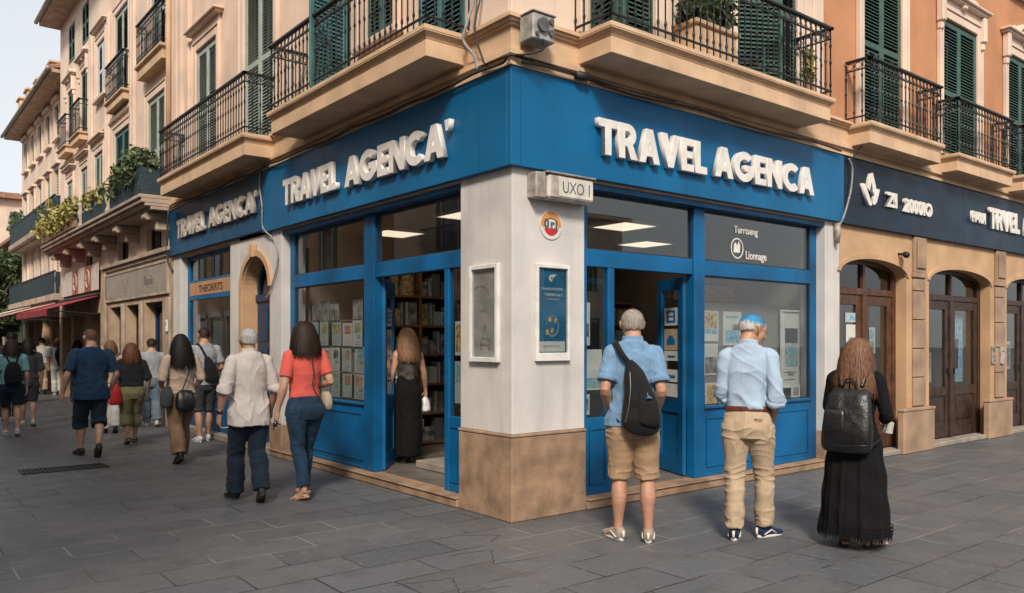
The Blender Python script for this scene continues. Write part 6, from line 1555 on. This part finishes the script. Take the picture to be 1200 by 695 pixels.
S.loft([(.030*h, -.105*h, .478*h, .040*h, .020*h), (.032*h, -.112*h, .490*h, .070*h, .036*h), (.034*h, -.116*h, .53*h, .081*h, .044*h), (.030*h, -.112*h, .59*h, .076*h, .042*h), (.018*h, -.108*h, .66*h, .057*h, .036*h), (.000*h, -.100*h, .725*h, .040*h, .026*h), (-.018*h, -.090*h, .775*h, .014*h, .012*h)], k=4, n=26, sq=2.5)
part((S, .007, 3, lambda co: .006*vnoise(co, (9, 9, 14), 3)), 'bag_body', BLK)
S = Shape(); S.loft([(.062*h, -.150*h, .515*h, .030*h, .012*h), (.064*h, -.156*h, .53*h, .044*h, .016*h), (.058*h, -.154*h, .60*h, .040*h, .015*h), (.046*h, -.140*h, .655*h, .026*h, .012*h)], k=3, sq=3)
part((S, .006, 2, None), 'pocket', BLK)
q = MB(); q.tube([tuple(np.array(v)*h) for v in catmull([(-.034, -.146, .52), (-.020, -.158, .58), (-.012, -.150, .66), (-.014, -.125, .73)], 5)], .004, 5); q.tube([tuple(np.array(v)*h) for v in catmull([(.085, -.160, .55), (.07, -.165, .60), (.055, -.157, .645)], 5)], .0035, 5); part(q, 'zip', ZIP)
q = MB(); q.tube([tuple(np.array(v)*h) for v in ((.050, -.172, .622), (.062, -.175, .628), (.074, -.172, .624))], [.006, .011, .006], 8); part(q, 'badge', mat('badge_blue', (.06, .16, .30), .4, .1, 9, 0))
q = MB(); p.strap(q, [(-.018, -.088, .765), (-.045, -.082, .80), (-.070, -.045, .845), (-.078, .0, .852), (-.080, .045, .82), (-.075, .075, .76), (-.05, .08, .68), (-.09, .03, .57), (-.055, -.09, .52)], .022, off=.004); part(q, 'strap', BLK)

# ---- man in pale blue shirt and chinos -------------------------------------
p = Person('man in pale blue shirt and beige chinos with blue-dyed hair at the right window', (1.13, -1.64), -.98, 1.835, SKIN[0], wide=.93, shoulder=.88, belly=.008, turn=-.92, bow=.24, lean=.03,
           legL=dict(foot=(-.055, -.03), toe=.05, knee=(0, .01)), legR=dict(foot=(.068, .055), toe=.75, knee=(.012, .02)),
           armL=dict(el=(-.112, -.005, .65), wr=(-.07, .10, .60), hand=(.3, .5, -.5)), armR=dict(el=(.122, -.045, .635), wr=(.105, .045, .530), hand=(-.2, .6, -.7)))
p.body(); p.shirt(LBLUE, sleeve=.62, g=.009, hem=.565, loose=.006, collar=1, cuff=1, seed=11, amp=1.15); p.trousers(CHINO, t1=.97, g=.010, seed=8, amp=1.15, top=.58)
S = Shape(); p.lo(S, [(0, .0, z, rx+.014, ry+.014) for z, rx, ry in ((.567, .088, .062), (.588, .088, .062))], n=28, k=1, sq=2); p.put(S, 'belt', BELT, .006, 1)
p.shoes(SHOEN, SOLEW)
hr = p.strands('hair', H_WHITE, 2600, .018, .0034, lambda d: -.42+.2*abs(d[0])+(.45 if d[1] > .1 else 0) < d[2] < .42 and not (d[1] > .62) and not (abs(d[0]) > .8 and -.3 < d[1] < .2 and d[2] < .10), seed=4, wave=.002, jit=.3, seg=4)
p.strands('hair', H_BLUE, 2000, .030, .0042, lambda d: d[2] > .36 and not (d[1] > .62 and d[2] < .55), seed=5, wave=.002, jit=.3, seg=4, outl=.006)
q = MB(); G_ = lambda x, y, z: tuple(p.hc+p.Rh@np.array([x, y, z])*p.H)
for sx in (-1, 1):
    q.tube([G_(sx*.017+.0135*math.cos(t), .062-.004*abs(math.cos(t)), .003+.010*math.sin(t)) for t in np.arange(0, 6.4, .4)], .0014, 5); q.tube([G_(sx*.031, .058, .006), G_(sx*.043, .03, .006), G_(sx*.046, .0, .006), G_(sx*.045, -.006, -.002)], .0014, 5)
q.tube([G_(-.004, .064, .004), G_(0, .067, .006), G_(.004, .064, .004)], .0013, 5); pmesh(p, q, 'glasses', GOLD)
q = MB(); q.tube([tuple(p.T((x, -.094, z))*p.H if False else p.T((x, y, z))) for x, y, z in ((.030, -.082, .535), (.045, -.083, .533), (.065, -.076, .532))], .0035, 5); pmesh(p, q, 'pocket_welt', BELT)

# ---- woman in long black dress ----------------------------------------------
p = Person('woman in a long black lace-hemmed dress with long brown hair, rightmost figure', (1.60, -2.30), -1.30, 1.63, SKIN[1], wide=.94, shoulder=.92, hips=1.05, turn=-.10, bow=.25, lean=.02, stance=.045, bust=.01,
           legL=dict(foot=(-.045, -.01), toe=-.35), legR=dict(foot=(.055, .03), toe=.6),
           armL=dict(el=(-.132, .02, .66), wr=(-.05, .14, .62), hand=(.4, .6, -.1)), armR=dict(el=(.140, -.01, .635), wr=(.105, .125, .600), hand=(.0, .9, -.3), curl=.6))
p.foot_style = 'bare'; p.body(); p.shirt(BLKD, sleeve=.90, g=.008, hem=.56, name='bodice', seed=21, kind='tight')
p.shoes(BLKSH, SOLED, 'sandal')
h = p.H; N = 180; V = []; F = []; rws = [(.60, .092, .066), (.56, .102, .078), (.50, .118, .094), (.42, .128, .104), (.32, .140, .116), (.22, .146, .126), (.14, .154, .134), (.075, .160, .140)]
rr = catmull(rws, 5); rnd_ = np.random.RandomState(5); ph = rnd_.uniform(0, 6, 6)
for i, (z, a, b) in enumerate(rr):
    t = i/(len(rr)-1)
    for j in range(N):
        th = 2*math.pi*j/N; pl = (math.sin(th*11+ph[0]+.6*math.sin(3*t))+.6*math.sin(th*19+ph[1])+.35*math.sin(th*31+ph[2]))*.0045*(.1+t)+.003*math.sin(z*40+th*3)
        dz = 0
        V.append((math.cos(th)*(a+pl)*h, (-.008-.004*t+math.sin(th)*(b+pl))*h, (z+dz)*h))
m_ = len(rr)
for i in range(m_-1):
    for j in range(N): F.append((i*N+j, i*N+(j+1) % N, (i+1)*N+(j+1) % N, (i+1)*N+j))
b0 = (m_-1)*N
for j in range(0, N, 2):      # scalloped lace fringe with small gaps
    x, y, z = V[b0+j]; x1, y1, z1 = V[b0+(j+1) % N]; x2, y2, z2 = V[b0+(j+2) % N]; L_ = (.020+.014*abs(math.sin(j*.35))+.008*rnd_.rand())*h; i0 = len(V)
    V += [(x1, y1, z-L_), ((x+x1)/2, (y+y1)/2, z-L_*.6), ((x1+x2)/2, (y1+y2)/2, z-L_*.6)]
    F += [(b0+j, b0+(j+1) % N, i0+1), (b0+(j+1) % N, (b0+(j+2) % N), i0+2), (i0+1, b0+(j+1) % N, i0+2, i0)]
me = bpy.data.meshes.new('skirt'); me.from_pydata(V, [], F); sk = link_mesh('skirt', me, BLKD, p.o, True)
q = MB()
for j in range(0, N, 3):      # raised crochet motifs above the hem
    for k_, zz in enumerate((.115, .098, .082)):
        th = 2*math.pi*(j+1.5*(k_ % 2))/N; a = .165*h; b = .143*h; c = (math.cos(th)*a*1.01, (-.012*h+math.sin(th)*b*1.01), zz*h); q.tube([(c[0]+.006*math.cos(t)*-math.sin(th), c[1]+.006*math.cos(t)*math.cos(th), c[2]+.007*math.sin(t)) for t in np.arange(0, 6.5, .8)], .0018, 4)
pmesh(p, q, 'lace_trim', BLKD, parent=sk)
p.strands('hair', H_BROWN, 5200, .34, .0065, backhair(-.40, .55), seed=7, wave=.010, outl=.016, spread=.5, seg=13, jit=.35)
r, part = held(p, 'leather_backpack', 'black leather backpack worn by the woman in the long black dress', 'backpack', (0, -.2, .8))
S = Shape(); S.loft([(-.006*h, -.125*h, .475*h, .098*h, .032*h), (-.006*h, -.130*h, .49*h, .112*h, .044*h), (-.006*h, -.132*h, .55*h, .113*h, .048*h), (-.004*h, -.126*h, .64*h, .105*h, .043*h), (0, -.115*h, .72*h, .094*h, .032*h), (0, -.102*h, .755*h, .080*h, .016*h)], k=4, n=32, sq=3.3)
part((S, .007, 2, lambda co: .010*vnoise(co, (6, 6, 8), 5)+.003*vnoise(co, (20, 20, 20), 8)), 'bag_body', LEATH)
S = Shape(); S.loft([(-.055*h, -.172*h, .56*h, .044*h, .010*h), (-.055*h, -.176*h, .58*h, .048*h, .012*h), (-.055*h, -.172*h, .64*h, .047*h, .011*h), (-.055*h, -.166*h, .66*h, .040*h, .008*h)], k=3, sq=5); part((S, .006, 2, None), 'pocket', LEATH)
q = MB(); q.tube([tuple(np.array(v)*h) for v in catmull([(-.10, -.165, .505), (-.02, -.185, .500), (.08, -.175, .505), (.102, -.13, .51)], 6)], .004, 5); q.tube([tuple(np.array(v)*h) for v in catmull([(-.03, -.10, .755), (-.02, -.10, .80), (.02, -.10, .80), (.03, -.10, .755)], 6)], .007, 6); part(q, 'piping', LEATH)
for sx in (-1, 1):
    q = MB(); p.strap(q, [(sx*.045, -.085, .765), (sx*.062, -.05, .835), (sx*.072, .0, .848), (sx*.082, .055, .80), (sx*.10, .07, .72), (sx*.135, .03, .62), (sx*.13, -.06, .54), (sx*.10, -.12, .50)], .016, off=.004); part(q, 'strap', LEATH)
r, part = held(p, 'leaflet', 'folded printed leaflet in the hand of the woman in black', 'leaflet', tuple(p.arm[1][2]))
q = MB(); c = p.arm[1][2]+np.array([.0, .095, -.045]); 
q.add([tuple(c+np.array(v)) for v in ((-.03, -.06, -.05), (.03, .03, -.07), (.04, .05, .02), (-.03, -.04, .05), (-.028, -.062, -.051), (.032, .028, -.071), (.042, .048, .019), (-.028, -.042, .049))], [(0,1,2,3), (7,6,5,4), (0,4,5,1), (1,5,6,2), (2,6,7,3), (3,7,4,0)]); part(q, 'sheet', PICS[3], False)

# ---- woman in coral top ------------------------------------------------------
p = Person('woman in coral top and dark jeans walking past the left shop window', (-.95, 2.20), -.02, 1.80, SKIN[1], wide=.98, hips=1.08, shoulder=.90, bust=.012, turn=.05, belly=.004, stance=.04,
           legL=dict(foot=(-.030, -.06), toe=-.35, knee=(0, .02), lift=.012, pitch=.25), legR=dict(foot=(.040, .12), lift=0, knee=(0, .03)),
           armL=dict(el=(-.134, -.03, .640), wr=(-.152, .02, .50), curl=.9), armR=dict(el=(.138, -.04, .66), wr=(.125, .11, .62), hand=(0, .9, -.2), curl=.9))
p.foot_style = 'bare'; p.body(); p.shirt(CORAL, sleeve=.36, g=.006, hem=.565, seed=31, kind='tight', amp=.9); p.trousers(DENIM, t1=.95, g=.006, seed=33, amp=.9, top=.585)
p.shoes(TANL, TANL, 'sandal'); p.strands('hair', H_DARK, 3600, .22, .0075, backhair(-.45, .5), seed=9, wave=.020, outl=.020, spread=.8, seg=9, jit=.4)
q = MB()
for sx in (-1, 1):
    xs = sx*.045
    q.tube([tuple(p.T(v)) for v in ((xs-.028, -.098, .535), (xs+.028, -.098, .535), (xs+.026, -.108, .495), (xs, -.110, .48), (xs-.026, -.108, .495), (xs-.028, -.098, .535))], .0018, 4)
pmesh(p, q, 'pocket', mat('denim_seam', (.05, .06, .07), .8, .1, 9, 0, warp=1))
q = MB(); p.strap(q, [(.015, -.07, .80), (.012, -.078, .76), (.022, -.076, .70), (.015, -.074, .64), (.045, -.085, .58), (.07, -.075, .55)], .0045, off=.004)
r, part = held(p, 'shoulder_bag', 'cream folded shoulder bag under the right arm of the woman in coral', 'bag', (.2, .05, .9)); part(q, 'strap', CABLE)
S = Shape(); h = p.H; S.loft([(.135*h, .02*h, .49*h, .020*h, .045*h), (.138*h, .025*h, .52*h, .026*h, .060*h), (.138*h, .03*h, .575*h, .022*h, .055*h), (.135*h, .03*h, .60*h, .010*h, .045*h)], k=3, sq=4); part((S, .007, 2, None), 'bag_body', mat('cream_canvas', (.42, .33, .26), .8, .15, 9, .2, 120, warp=1))
r, part = held(p, 'key_bunch', 'dark bunch of keys in the left hand of the woman in coral', 'keys', tuple(p.arm[-1][2]-np.array([0, 0, .1])))
q = MB(); c = p.arm[-1][2]+np.array([-.01, .02, -.10]); q.tube([tuple(c), tuple(c+np.array([0, .01, -.05]))], [.018, .024], 8); q.tube([tuple(c+np.array([0, 0, -.03])), tuple(c+np.array([-.02, .01, -.09]))], [.010, .004], 6); part(q, 'key', STEEL)

# ---- man in off-white shirt --------------------------------------------------
p = Person('grey-haired man in loose off-white shirt and dark trousers walking left of the woman in coral', (-1.46, 2.38), .0, 1.74, SKIN[0], wide=1.0, shoulder=.94, belly=.006, turn=-.05,
           legL=dict(foot=(-.035, .13), knee=(0, .03)), legR=dict(foot=(.035, -.10), toe=.25, knee=(0, .035), lift=.03, pitch=.5),
           armL=dict(el=(-.158, -.045, .645), wr=(-.165, .01, .505), curl=.7), armR=dict(el=(.150, -.02, .645), wr=(.150, .05, .52), curl=.7))
p.body(); p.shirt(WSHIRT, sleeve=.50, g=.012, hem=.445, loose=.012, collar=1, cuff=1, seed=41, amp=1.1); p.trousers(DTROU, t1=.985, g=.012, wide=.010, seed=43)
p.shoes(BLKSH, SOLED, 'shoe'); p.strands('hair', H_WHITE, 3000, .028, .0036, shorthair(-.42), seed=12, wave=.002, jit=.3, seg=4)
q = MB(); a = p.arm[-1][1]; b = p.arm[-1][2]; c0_ = b+(a-b)*.10; c1_ = b+(a-b)*.28; q.tube([tuple(c0_), tuple(c0_+(c1_-c0_)*.8)], .034, 14); q.tube([tuple(c0_*.5+c1_*.5+np.array([-.036, 0, 0])), tuple(c0_*.5+c1_*.5+np.array([-.044, 0, 0]))], .02, 12); pmesh(p, q, 'wristwatch', STEEL)
r, part = held(p, 'cigarette', 'white cigarette between the fingers of the man in the off-white shirt', 'cigarette', tuple(p.arm[-1][2]-np.array([0, 0, .12])))
q = MB(); c = p.arm[-1][2]+np.array([.01, .0, -.13]); q.tube([tuple(c), tuple(c+np.array([.07, -.03, .01]))], .0045, 6); part(q, 'stick', PAPERW)

# ---- woman in beige blouse ----------------------------------------------------
p = Person('long-haired woman in beige blouse and brown wide trousers carrying two bags', (-1.20, 5.50), .05, 1.70, SKIN[1], detail=.85, wide=.98, shoulder=.98, hips=1.03, legL=dict(foot=(-.045, -.10), knee=(0, .03), lift=.03, pitch=.5), legR=dict(foot=(.045, .13), toe=.1, knee=(0, .04)),
           armL=dict(el=(-.150, -.02, .65), wr=(-.12, .09, .60)), armR=dict(el=(.150, -.02, .65), wr=(.13, .08, .56)))
p.body(); p.shirt(BEIGEB, sleeve=.52, g=.014, hem=.53, loose=.010, seed=51); p.trousers(BROWNT, t1=.975, g=.012, wide=.016, seed=53, kind='loose', amp=.6); p.shoes(BLKSH, SOLED, 'shoe')
p.strands('hair', H_BLACK, 2600, .34, .009, backhair(-.45, .5), seed=14, wave=.006, outl=.012, spread=.3, seg=10)
h = p.H
r, part = held(p, 'shoulder_bag', 'soft black shoulder bag at the back of the woman in the beige blouse', 'bag', (0, -.2, .8))
S = Shape(); S.loft([(-.01*h, -.125*h, .41*h, .050*h, .03*h), (-.01*h, -.13*h, .435*h, .072*h, .042*h), (-.01*h, -.125*h, .49*h, .075*h, .042*h), (0, -.115*h, .545*h, .062*h, .028*h), (.0, -.11*h, .57*h, .045*h, .012*h)], k=3, sq=2.6); part((S, .009, 3, lambda co: .012*vnoise(co, (8, 8, 12), 5)), 'bag_body', LEATH)
q = MB(); p.strap(q, [(-.03, -.10, .56), (.02, -.09, .70), (.07, -.05, .83), (.075, .02, .83)], .007, off=.02); part(q, 'strap', LEATH)
r, part = held(p, 'grey_bag', 'slouchy grey bag at the left hip of the woman in the beige blouse', 'bag', (-.2, -.1, .8))
S = Shape(); S.loft([(-.125*h, -.06*h, .44*h, .032*h, .04*h), (-.128*h, -.06*h, .465*h, .050*h, .050*h), (-.122*h, -.05*h, .53*h, .046*h, .050*h), (-.11*h, -.03*h, .59*h, .022*h, .03*h)], k=3); part((S, .009, 3, lambda co: .010*vnoise(co, (8, 8, 12), 7)), 'bag_body', GREYS)
q = MB(); p.strap(q, [(-.115, -.04, .58), (-.10, -.04, .72), (-.085, -.02, .84)], .008, off=.012); part(q, 'strap', GREYS)

# ---- man in grey tee with sling -------------------------------------------------
p = Person('man in light grey tee, dark shorts and sling bag, behind the beige blouse', (-.24, 7.55), .0, 1.83, SKIN[0], detail=.75, wide=1.04, legL=dict(foot=(-.05, -.03)), legR=dict(foot=(.05, .06)), armR=dict(el=(.150, -.01, .65), wr=(.12, .09, .60)))
p.body(); p.shirt(GREYT, sleeve=.38, g=.012, hem=.49, loose=.010, seed=61); p.trousers(GREYS, t1=.48, g=.012, wide=.012, seed=63); p.shoes(WHITEC, SOLEW)
p.strands('hair', H_DARK, 1500, .024, .006, shorthair(-.38), seed=16, wave=.002, seg=4)
h = p.H; r, part = held(p, 'sling_bag', 'dark sling bag across the back of the man in the light grey tee', 'backpack', (0, -.2, .9))
S = Shape(); S.loft([(.03*h, -.10*h, .53*h, .05*h, .03*h), (.03*h, -.105*h, .56*h, .065*h, .035*h), (.015*h, -.10*h, .66*h, .05*h, .03*h), (-.01*h, -.09*h, .74*h, .02*h, .015*h)], k=3); part((S, .010, 2, None), 'bag_body', BLK)
q = MB(); p.strap(q, [(-.01, -.08, .74), (-.05, -.05, .83), (-.07, .0, .848), (-.06, .06, .78)], .018, off=.004); part(q, 'strap', BLK)

# ---- man in navy tee --------------------------------------------------------------
p = Person('broad man in navy T-shirt and long navy shorts walking up the left street', (-2.0, 6.88), .12, 1.78, SKIN[1], detail=.85, wide=1.28, belly=.02, hips=1.10, shoulder=1.14, legL=dict(foot=(-.030, .14), knee=(0, .05)), legR=dict(foot=(.015, -.12), lift=.045, pitch=.7, toe=.15, knee=(.02, .05)),
           armL=dict(el=(-.180, -.03, .64), wr=(-.19, .04, .50), curl=.8), armR=dict(el=(.182, -.02, .64), wr=(.17, .07, .515), curl=.8))
p.body(); p.shirt(NAVYT, sleeve=.42, g=.014, hem=.45, loose=.010, seed=71); p.trousers(DTROU, t1=.62, g=.014, wide=.020, seed=73); p.shoes(BLKSH, SOLED, 'sneaker')
p.strands('hair', H_SHAVE, 2200, .012, .005, shorthair(-.40), seed=18, wave=.001, seg=3)

# ---- woman in black top with red bag ------------------------------------------------
p = Person('auburn-haired woman in black top and olive cropped trousers', (-1.20, 8.05), -.05, 1.57, SKIN[1], detail=.8, wide=1.10, hips=1.12, legL=dict(foot=(-.045, -.08), lift=.02, pitch=.35, knee=(0, .03)), legR=dict(foot=(.05, .10), knee=(0, .03)), armR=dict(el=(.160, -.02, .64), wr=(.15, .05, .51)))
p.foot_style = 'bare'; p.body(); p.shirt(BLKT, sleeve=.5, g=.014, hem=.55, loose=.012, seed=81); p.trousers(OLIVE, t1=.72, g=.014, wide=.018, seed=83); p.shoes(BLKSH, SOLED, 'sandal')
p.strands('hair', H_AUB, 2200, .20, .009, backhair(-.5, .5), seed=20, wave=.008, outl=.02, spread=.6, seg=8)
h = p.H; r, part = held(p, 'tote_bag', 'bright red cloth tote bag on the arm of the woman in the black top', 'bag', (-.2, -.05, .7))
S = Shape(); S.loft([(-.150*h, -.03*h, .40*h, .045*h, .07*h), (-.150*h, -.03*h, .42*h, .062*h, .088*h), (-.150*h, -.03*h, .52*h, .048*h, .080*h), (-.148*h, -.03*h, .60*h, .020*h, .045*h)], k=3, sq=3); part((S, .009, 3, lambda co: .014*vnoise(co, (8, 8, 8), 9)), 'bag_body', REDB)
q = MB(); q.tube([tuple(np.array(v)*h) for v in catmull([(-.150, -.07, .58), (-.145, -.05, .66), (-.125, -.02, .74), (-.12, .0, .80)], 5)], .010, 6); q.tube([tuple(np.array(v)*h) for v in catmull([(-.150, .0, .58), (-.145, .0, .66), (-.125, .01, .74), (-.12, .01, .80)], 5)], .010, 6); part(q, 'strap', REDB)

# ---- others ----------------------------------------------------------------------------
def quick(label, loc, yaw, H, top, bottom, t1, hair, hl, skin=SKIN[1], seed=1, detail=.5, sleeve=.4, wide=1.0, hips=1.0, group='people far down the left street', dress=None, **kw):
    st = (random.Random(seed).uniform(-.06, .06))
    p = Person(label, loc, yaw, H, skin, group, detail, wide=wide, hips=hips, legL=dict(foot=(-.04, .10+st), knee=(0, .03)), legR=dict(foot=(.04, -.09-st), knee=(0, .03), lift=.02, pitch=.35), **kw)
    p.body(); p.shirt(top, sleeve=sleeve, g=.012, hem=.50, loose=.010, seed=seed); p.trousers(bottom, t1=t1, g=.012, wide=.012, seed=seed+1); p.shoes(BLKSH if seed % 2 else WHITEC, SOLED if seed % 2 else SOLEW, 'shoe')
    p.strands('hair', hair, 900, hl, .010, backhair(-.4, .45) if hl > .1 else shorthair(-.4), seed=seed, wave=.006, outl=.012, seg=6 if hl > .1 else 3)
    return p
quick('brown-haired woman in white trousers, mostly hidden behind the man in navy', (-1.12, 9.8), 0, 1.62, BEIGEB, WHITEC, .97, H_BROWN, .14, seed=91, group=None)
quick('man in light grey T-shirt and grey-blue trousers ahead of the woman with the red bag', (-.26, 10.5), -.1, 1.66, GREYT, GREYBLUE, .97, H_DARK, .03, seed=92, wide=1.08, group=None)
p = quick('woman in teal top and dark shorts with a backpack at the left edge', (-2.52, 10.42), 0, 1.64, TEALT, DTROU, .42, H_DARK, .20, seed=94, hips=1.1, group=None, detail=.8)
h = p.H; r, part = held(p, 'backpack', 'round black backpack worn by the woman in the teal top at the left edge', 'backpack', (0, -.2, .9))
S = Shape(); S.loft([(0, -.115*h, .54*h, .060*h, .03*h), (0, -.12*h, .57*h, .082*h, .042*h), (0, -.12*h, .66*h, .080*h, .040*h), (0, -.11*h, .74*h, .055*h, .028*h), (0, -.10*h, .765*h, .02*h, .01*h)], k=3); part((S, .010, 2, None), 'bag_body', BLK)
for sx in (-1, 1):
    q = MB(); p.strap(q, [(sx*.03, -.09, .76), (sx*.06, -.04, .84), (sx*.072, .0, .848), (sx*.085, .05, .78), (sx*.11, .03, .66), (sx*.09, -.08, .57)], .013, off=.004); part(q, 'strap', BLK)
quick('man with dark hair just ahead of the teal-topped woman at the left edge', (-2.2, 13.1), 0, 1.79, GREYS, DTROU, .97, H_BLACK, .03, seed=95, group=None)
quick('woman in grey dress-like top beside the teal-topped woman', (-2.05, 12.1), 0, 1.66, GREYS, GREYS, .5, H_BLACK, .18, seed=96, group=None, sleeve=.5)
quick('man in white T-shirt and light trousers standing in the sun patch', (-.30, 22.4), .1, 1.72, WHITEC, BEIGEB, .97, H_DARK, .03, seed=97)
p = quick('woman in white trousers with a black jacket over her shoulder in the sun patch', (.0, 21.6), -.1, 1.70, WHITEC, WHITEC, .97, H_AUB, .16, seed=98)
h = p.H; r, part = held(p, 'jacket', 'black jacket slung over the shoulder of the woman in white trousers', 'jacket', (.1, -.15, .8)); S = Shape(); S.loft([(.06*h, -.08*h, .50*h, .05*h, .03*h), (.05*h, -.09*h, .62*h, .085*h, .04*h), (.03*h, -.08*h, .74*h, .085*h, .04*h), (.06*h, -.03*h, .83*h, .05*h, .04*h)], k=3); part((S, .014, 2, lambda co: .02*vnoise(co, (8, 8, 5), 9)), 'cloth', BLKT)
quick('person in orange-brown top far off beside the sunlit couple', (-.55, 25.0), 0, 1.56, cloth('rust_cotton', (.40, .16, .08)), BLKT, .97, H_DARK, .1, seed=99)
quick('far person in red top near the awnings', (.6, 19.5), .5, 1.62, cloth('dusty_red_cotton', (.36, .10, .10)), GREYBLUE, .97, H_BROWN, .12, seed=101)
quick('far man in black T-shirt ahead of the sunlit couple', (-.9, 27.5), .1, 1.75, BLKT, GREYS, .5, H_BLACK, .03, seed=102)
quick('far woman in pale blue top near the parasol', (-1.5, 26.0), .1, 1.62, LBLUE, CHINO, .97, H_BROWN, .16, seed=103)
quick('far man in white shirt under the pink awning', (.3, 24.0), -.4, 1.74, WSHIRT, DTROU, .97, H_GREY, .03, seed=104)
quick('dark-haired passer-by just beyond the grey T-shirt man', (.35, 14.7), -.1, 1.62, BLKT, DTROU, .97, H_BROWN, .10, seed=105)
quick('passer-by in tan shirt behind the brown-haired woman', (.0, 15.5), .1, 1.70, CHINO, GREYS, .97, H_GREY, .03, seed=106)
quick('far woman in black beside the stone shop fronts', (-.1, 18.2), .0, 1.64, BLKT, BLKT, .97, H_DARK, .2, seed=107)
for k, (x, y, yw, H_, tp, bt, t1, hr, hl, lab) in enumerate((
  (.55, 28.5, 0, 1.70, BLKT, DTROU, .97, H_DARK, .03, 'tiny far figure in black walking close to the shop fronts'),
  (-.1, 29.5, .2, 1.62, REDB, GREYS, .97, H_BROWN, .15, 'tiny far woman in bright red top under the off-white awning'),
  (-.8, 31.0, 0, 1.74, WHITEC, GREYBLUE, .97, H_BLACK, .03, 'tiny far man in white T-shirt and blue trousers past the parasol'),
  (.9, 22.6, 3.0, 1.66, CHINO, DTROU, .97, H_DARK, .12, 'far woman in tan top facing the camera by the pink awning'),
  (.5, 17.0, 0, 1.70, GREYBLUE, BLKT, .97, H_BROWN, .03, 'man in slate blue shirt beside the red awning shop'),
  (-1.2, 18.6, .1, 1.60, OLIVE, BLKT, .97, H_BLACK, .18, 'woman in olive top in mid-street beyond the navy T-shirt man'))):
    quick(lab, (x, y), yw, H_, tp, bt, t1, hr, hl, seed=120+k)
# ---- woman inside the left doorway -----------------------------------------------------------
p = Person('woman in long black patterned dress standing inside the left shop doorway', (.74, 2.98, .11), -.25, 1.66, SKIN[1], detail=.85, wide=.82, shoulder=.80, hips=.80, stance=.035, turn=.4, armL=dict(el=(-.125, -.01, .65), wr=(-.145, .03, .52)), armR=dict(el=(.125, -.01, .66), wr=(.155, .05, .53), curl=1.0))
p.body(); p.shirt(cloth('black_white_print', (.02, .02, .022), col2=(.12, .11, .10)), sleeve=0, g=.006, hem=.60, name='bodice', seed=3, kind='tight')
h = p.H; S = Shape(); p.lo(S, [(0, 0, .66, .072, .054), (0, 0, .58, .088, .070), (0, -.008, .5, .098, .086), (0, -.008, .3, .098, .090), (0, -.005, .06, .100, .095)], n=30); p.put(S, 'skirt', BLKD, .009, 3, folds('loose', h, 5, .7)); p.shoes(BLKSH, SOLED, 'shoe')
p.strands('hair', H_LB, 2200, .30, .008, backhair(-.45, .5), seed=24, wave=.010, outl=.012, spread=.4, seg=9)
r, part = held(p, 'plastic_bag', 'crumpled white plastic bag in the hand of the woman inside the shop', 'bag', tuple(p.arm[1][2]-np.array([0, 0, .4])))
c = p.arm[1][2]/h; S = Shape(); S.loft([(c[0]*h, c[1]*h, (c[2]-.17)*h, .02*h, .02*h), (c[0]*h, c[1]*h, (c[2]-.15)*h, .045*h, .035*h), (c[0]*h, c[1]*h, (c[2]-.09)*h, .038*h, .03*h), (c[0]*h, c[1]*h, (c[2]-.04)*h, .010*h, .010*h)], k=3); part((S, .008, 2, lambda co: .02*vnoise(co, (16, 16, 16), 9)), 'bag_body', mat('white_plastic', (.6, .6, .6), .35, .1, 9, .1, 60, warp=1))
# balcony plants and tables on the right first balcony
r = empty('planter_box', RF.p(2.45, .3, 4.45), 0, 'terracotta planter box with green plants on the corner balcony, right side', 'planter')
s = MB(); RF.box(s, 2.12, 2.80, .05, .33, 4.46, 4.82, .01); RF.box(s, 2.09, 2.83, .03, .36, 4.821, 4.87, .008); s.build('trough', TAN, r)
leaves('foliage', LEAF, [RF.p(2.15+.08*i, .2, 5.0+.06*(i % 3)) for i in range(9)], 130, .06, (.14, .16, .20), r, rnd=random.Random(61))
r = empty('potted_cactus', RF.p(4.18, .35, 4.45), 0, 'small green potted plant at the right end of the corner balcony', 'plant')
s = MB(); s.tube([RF.p(4.18, .33, 4.445), RF.p(4.18, .33, 4.6)], [.05, .07], 12); s.build('pot', STONE, r)
leaves('foliage', LEAFY, [RF.p(4.18, .33, 4.68+.09*i) for i in range(4)], 60, .06, (.06, .06, .09), r, rnd=random.Random(62))
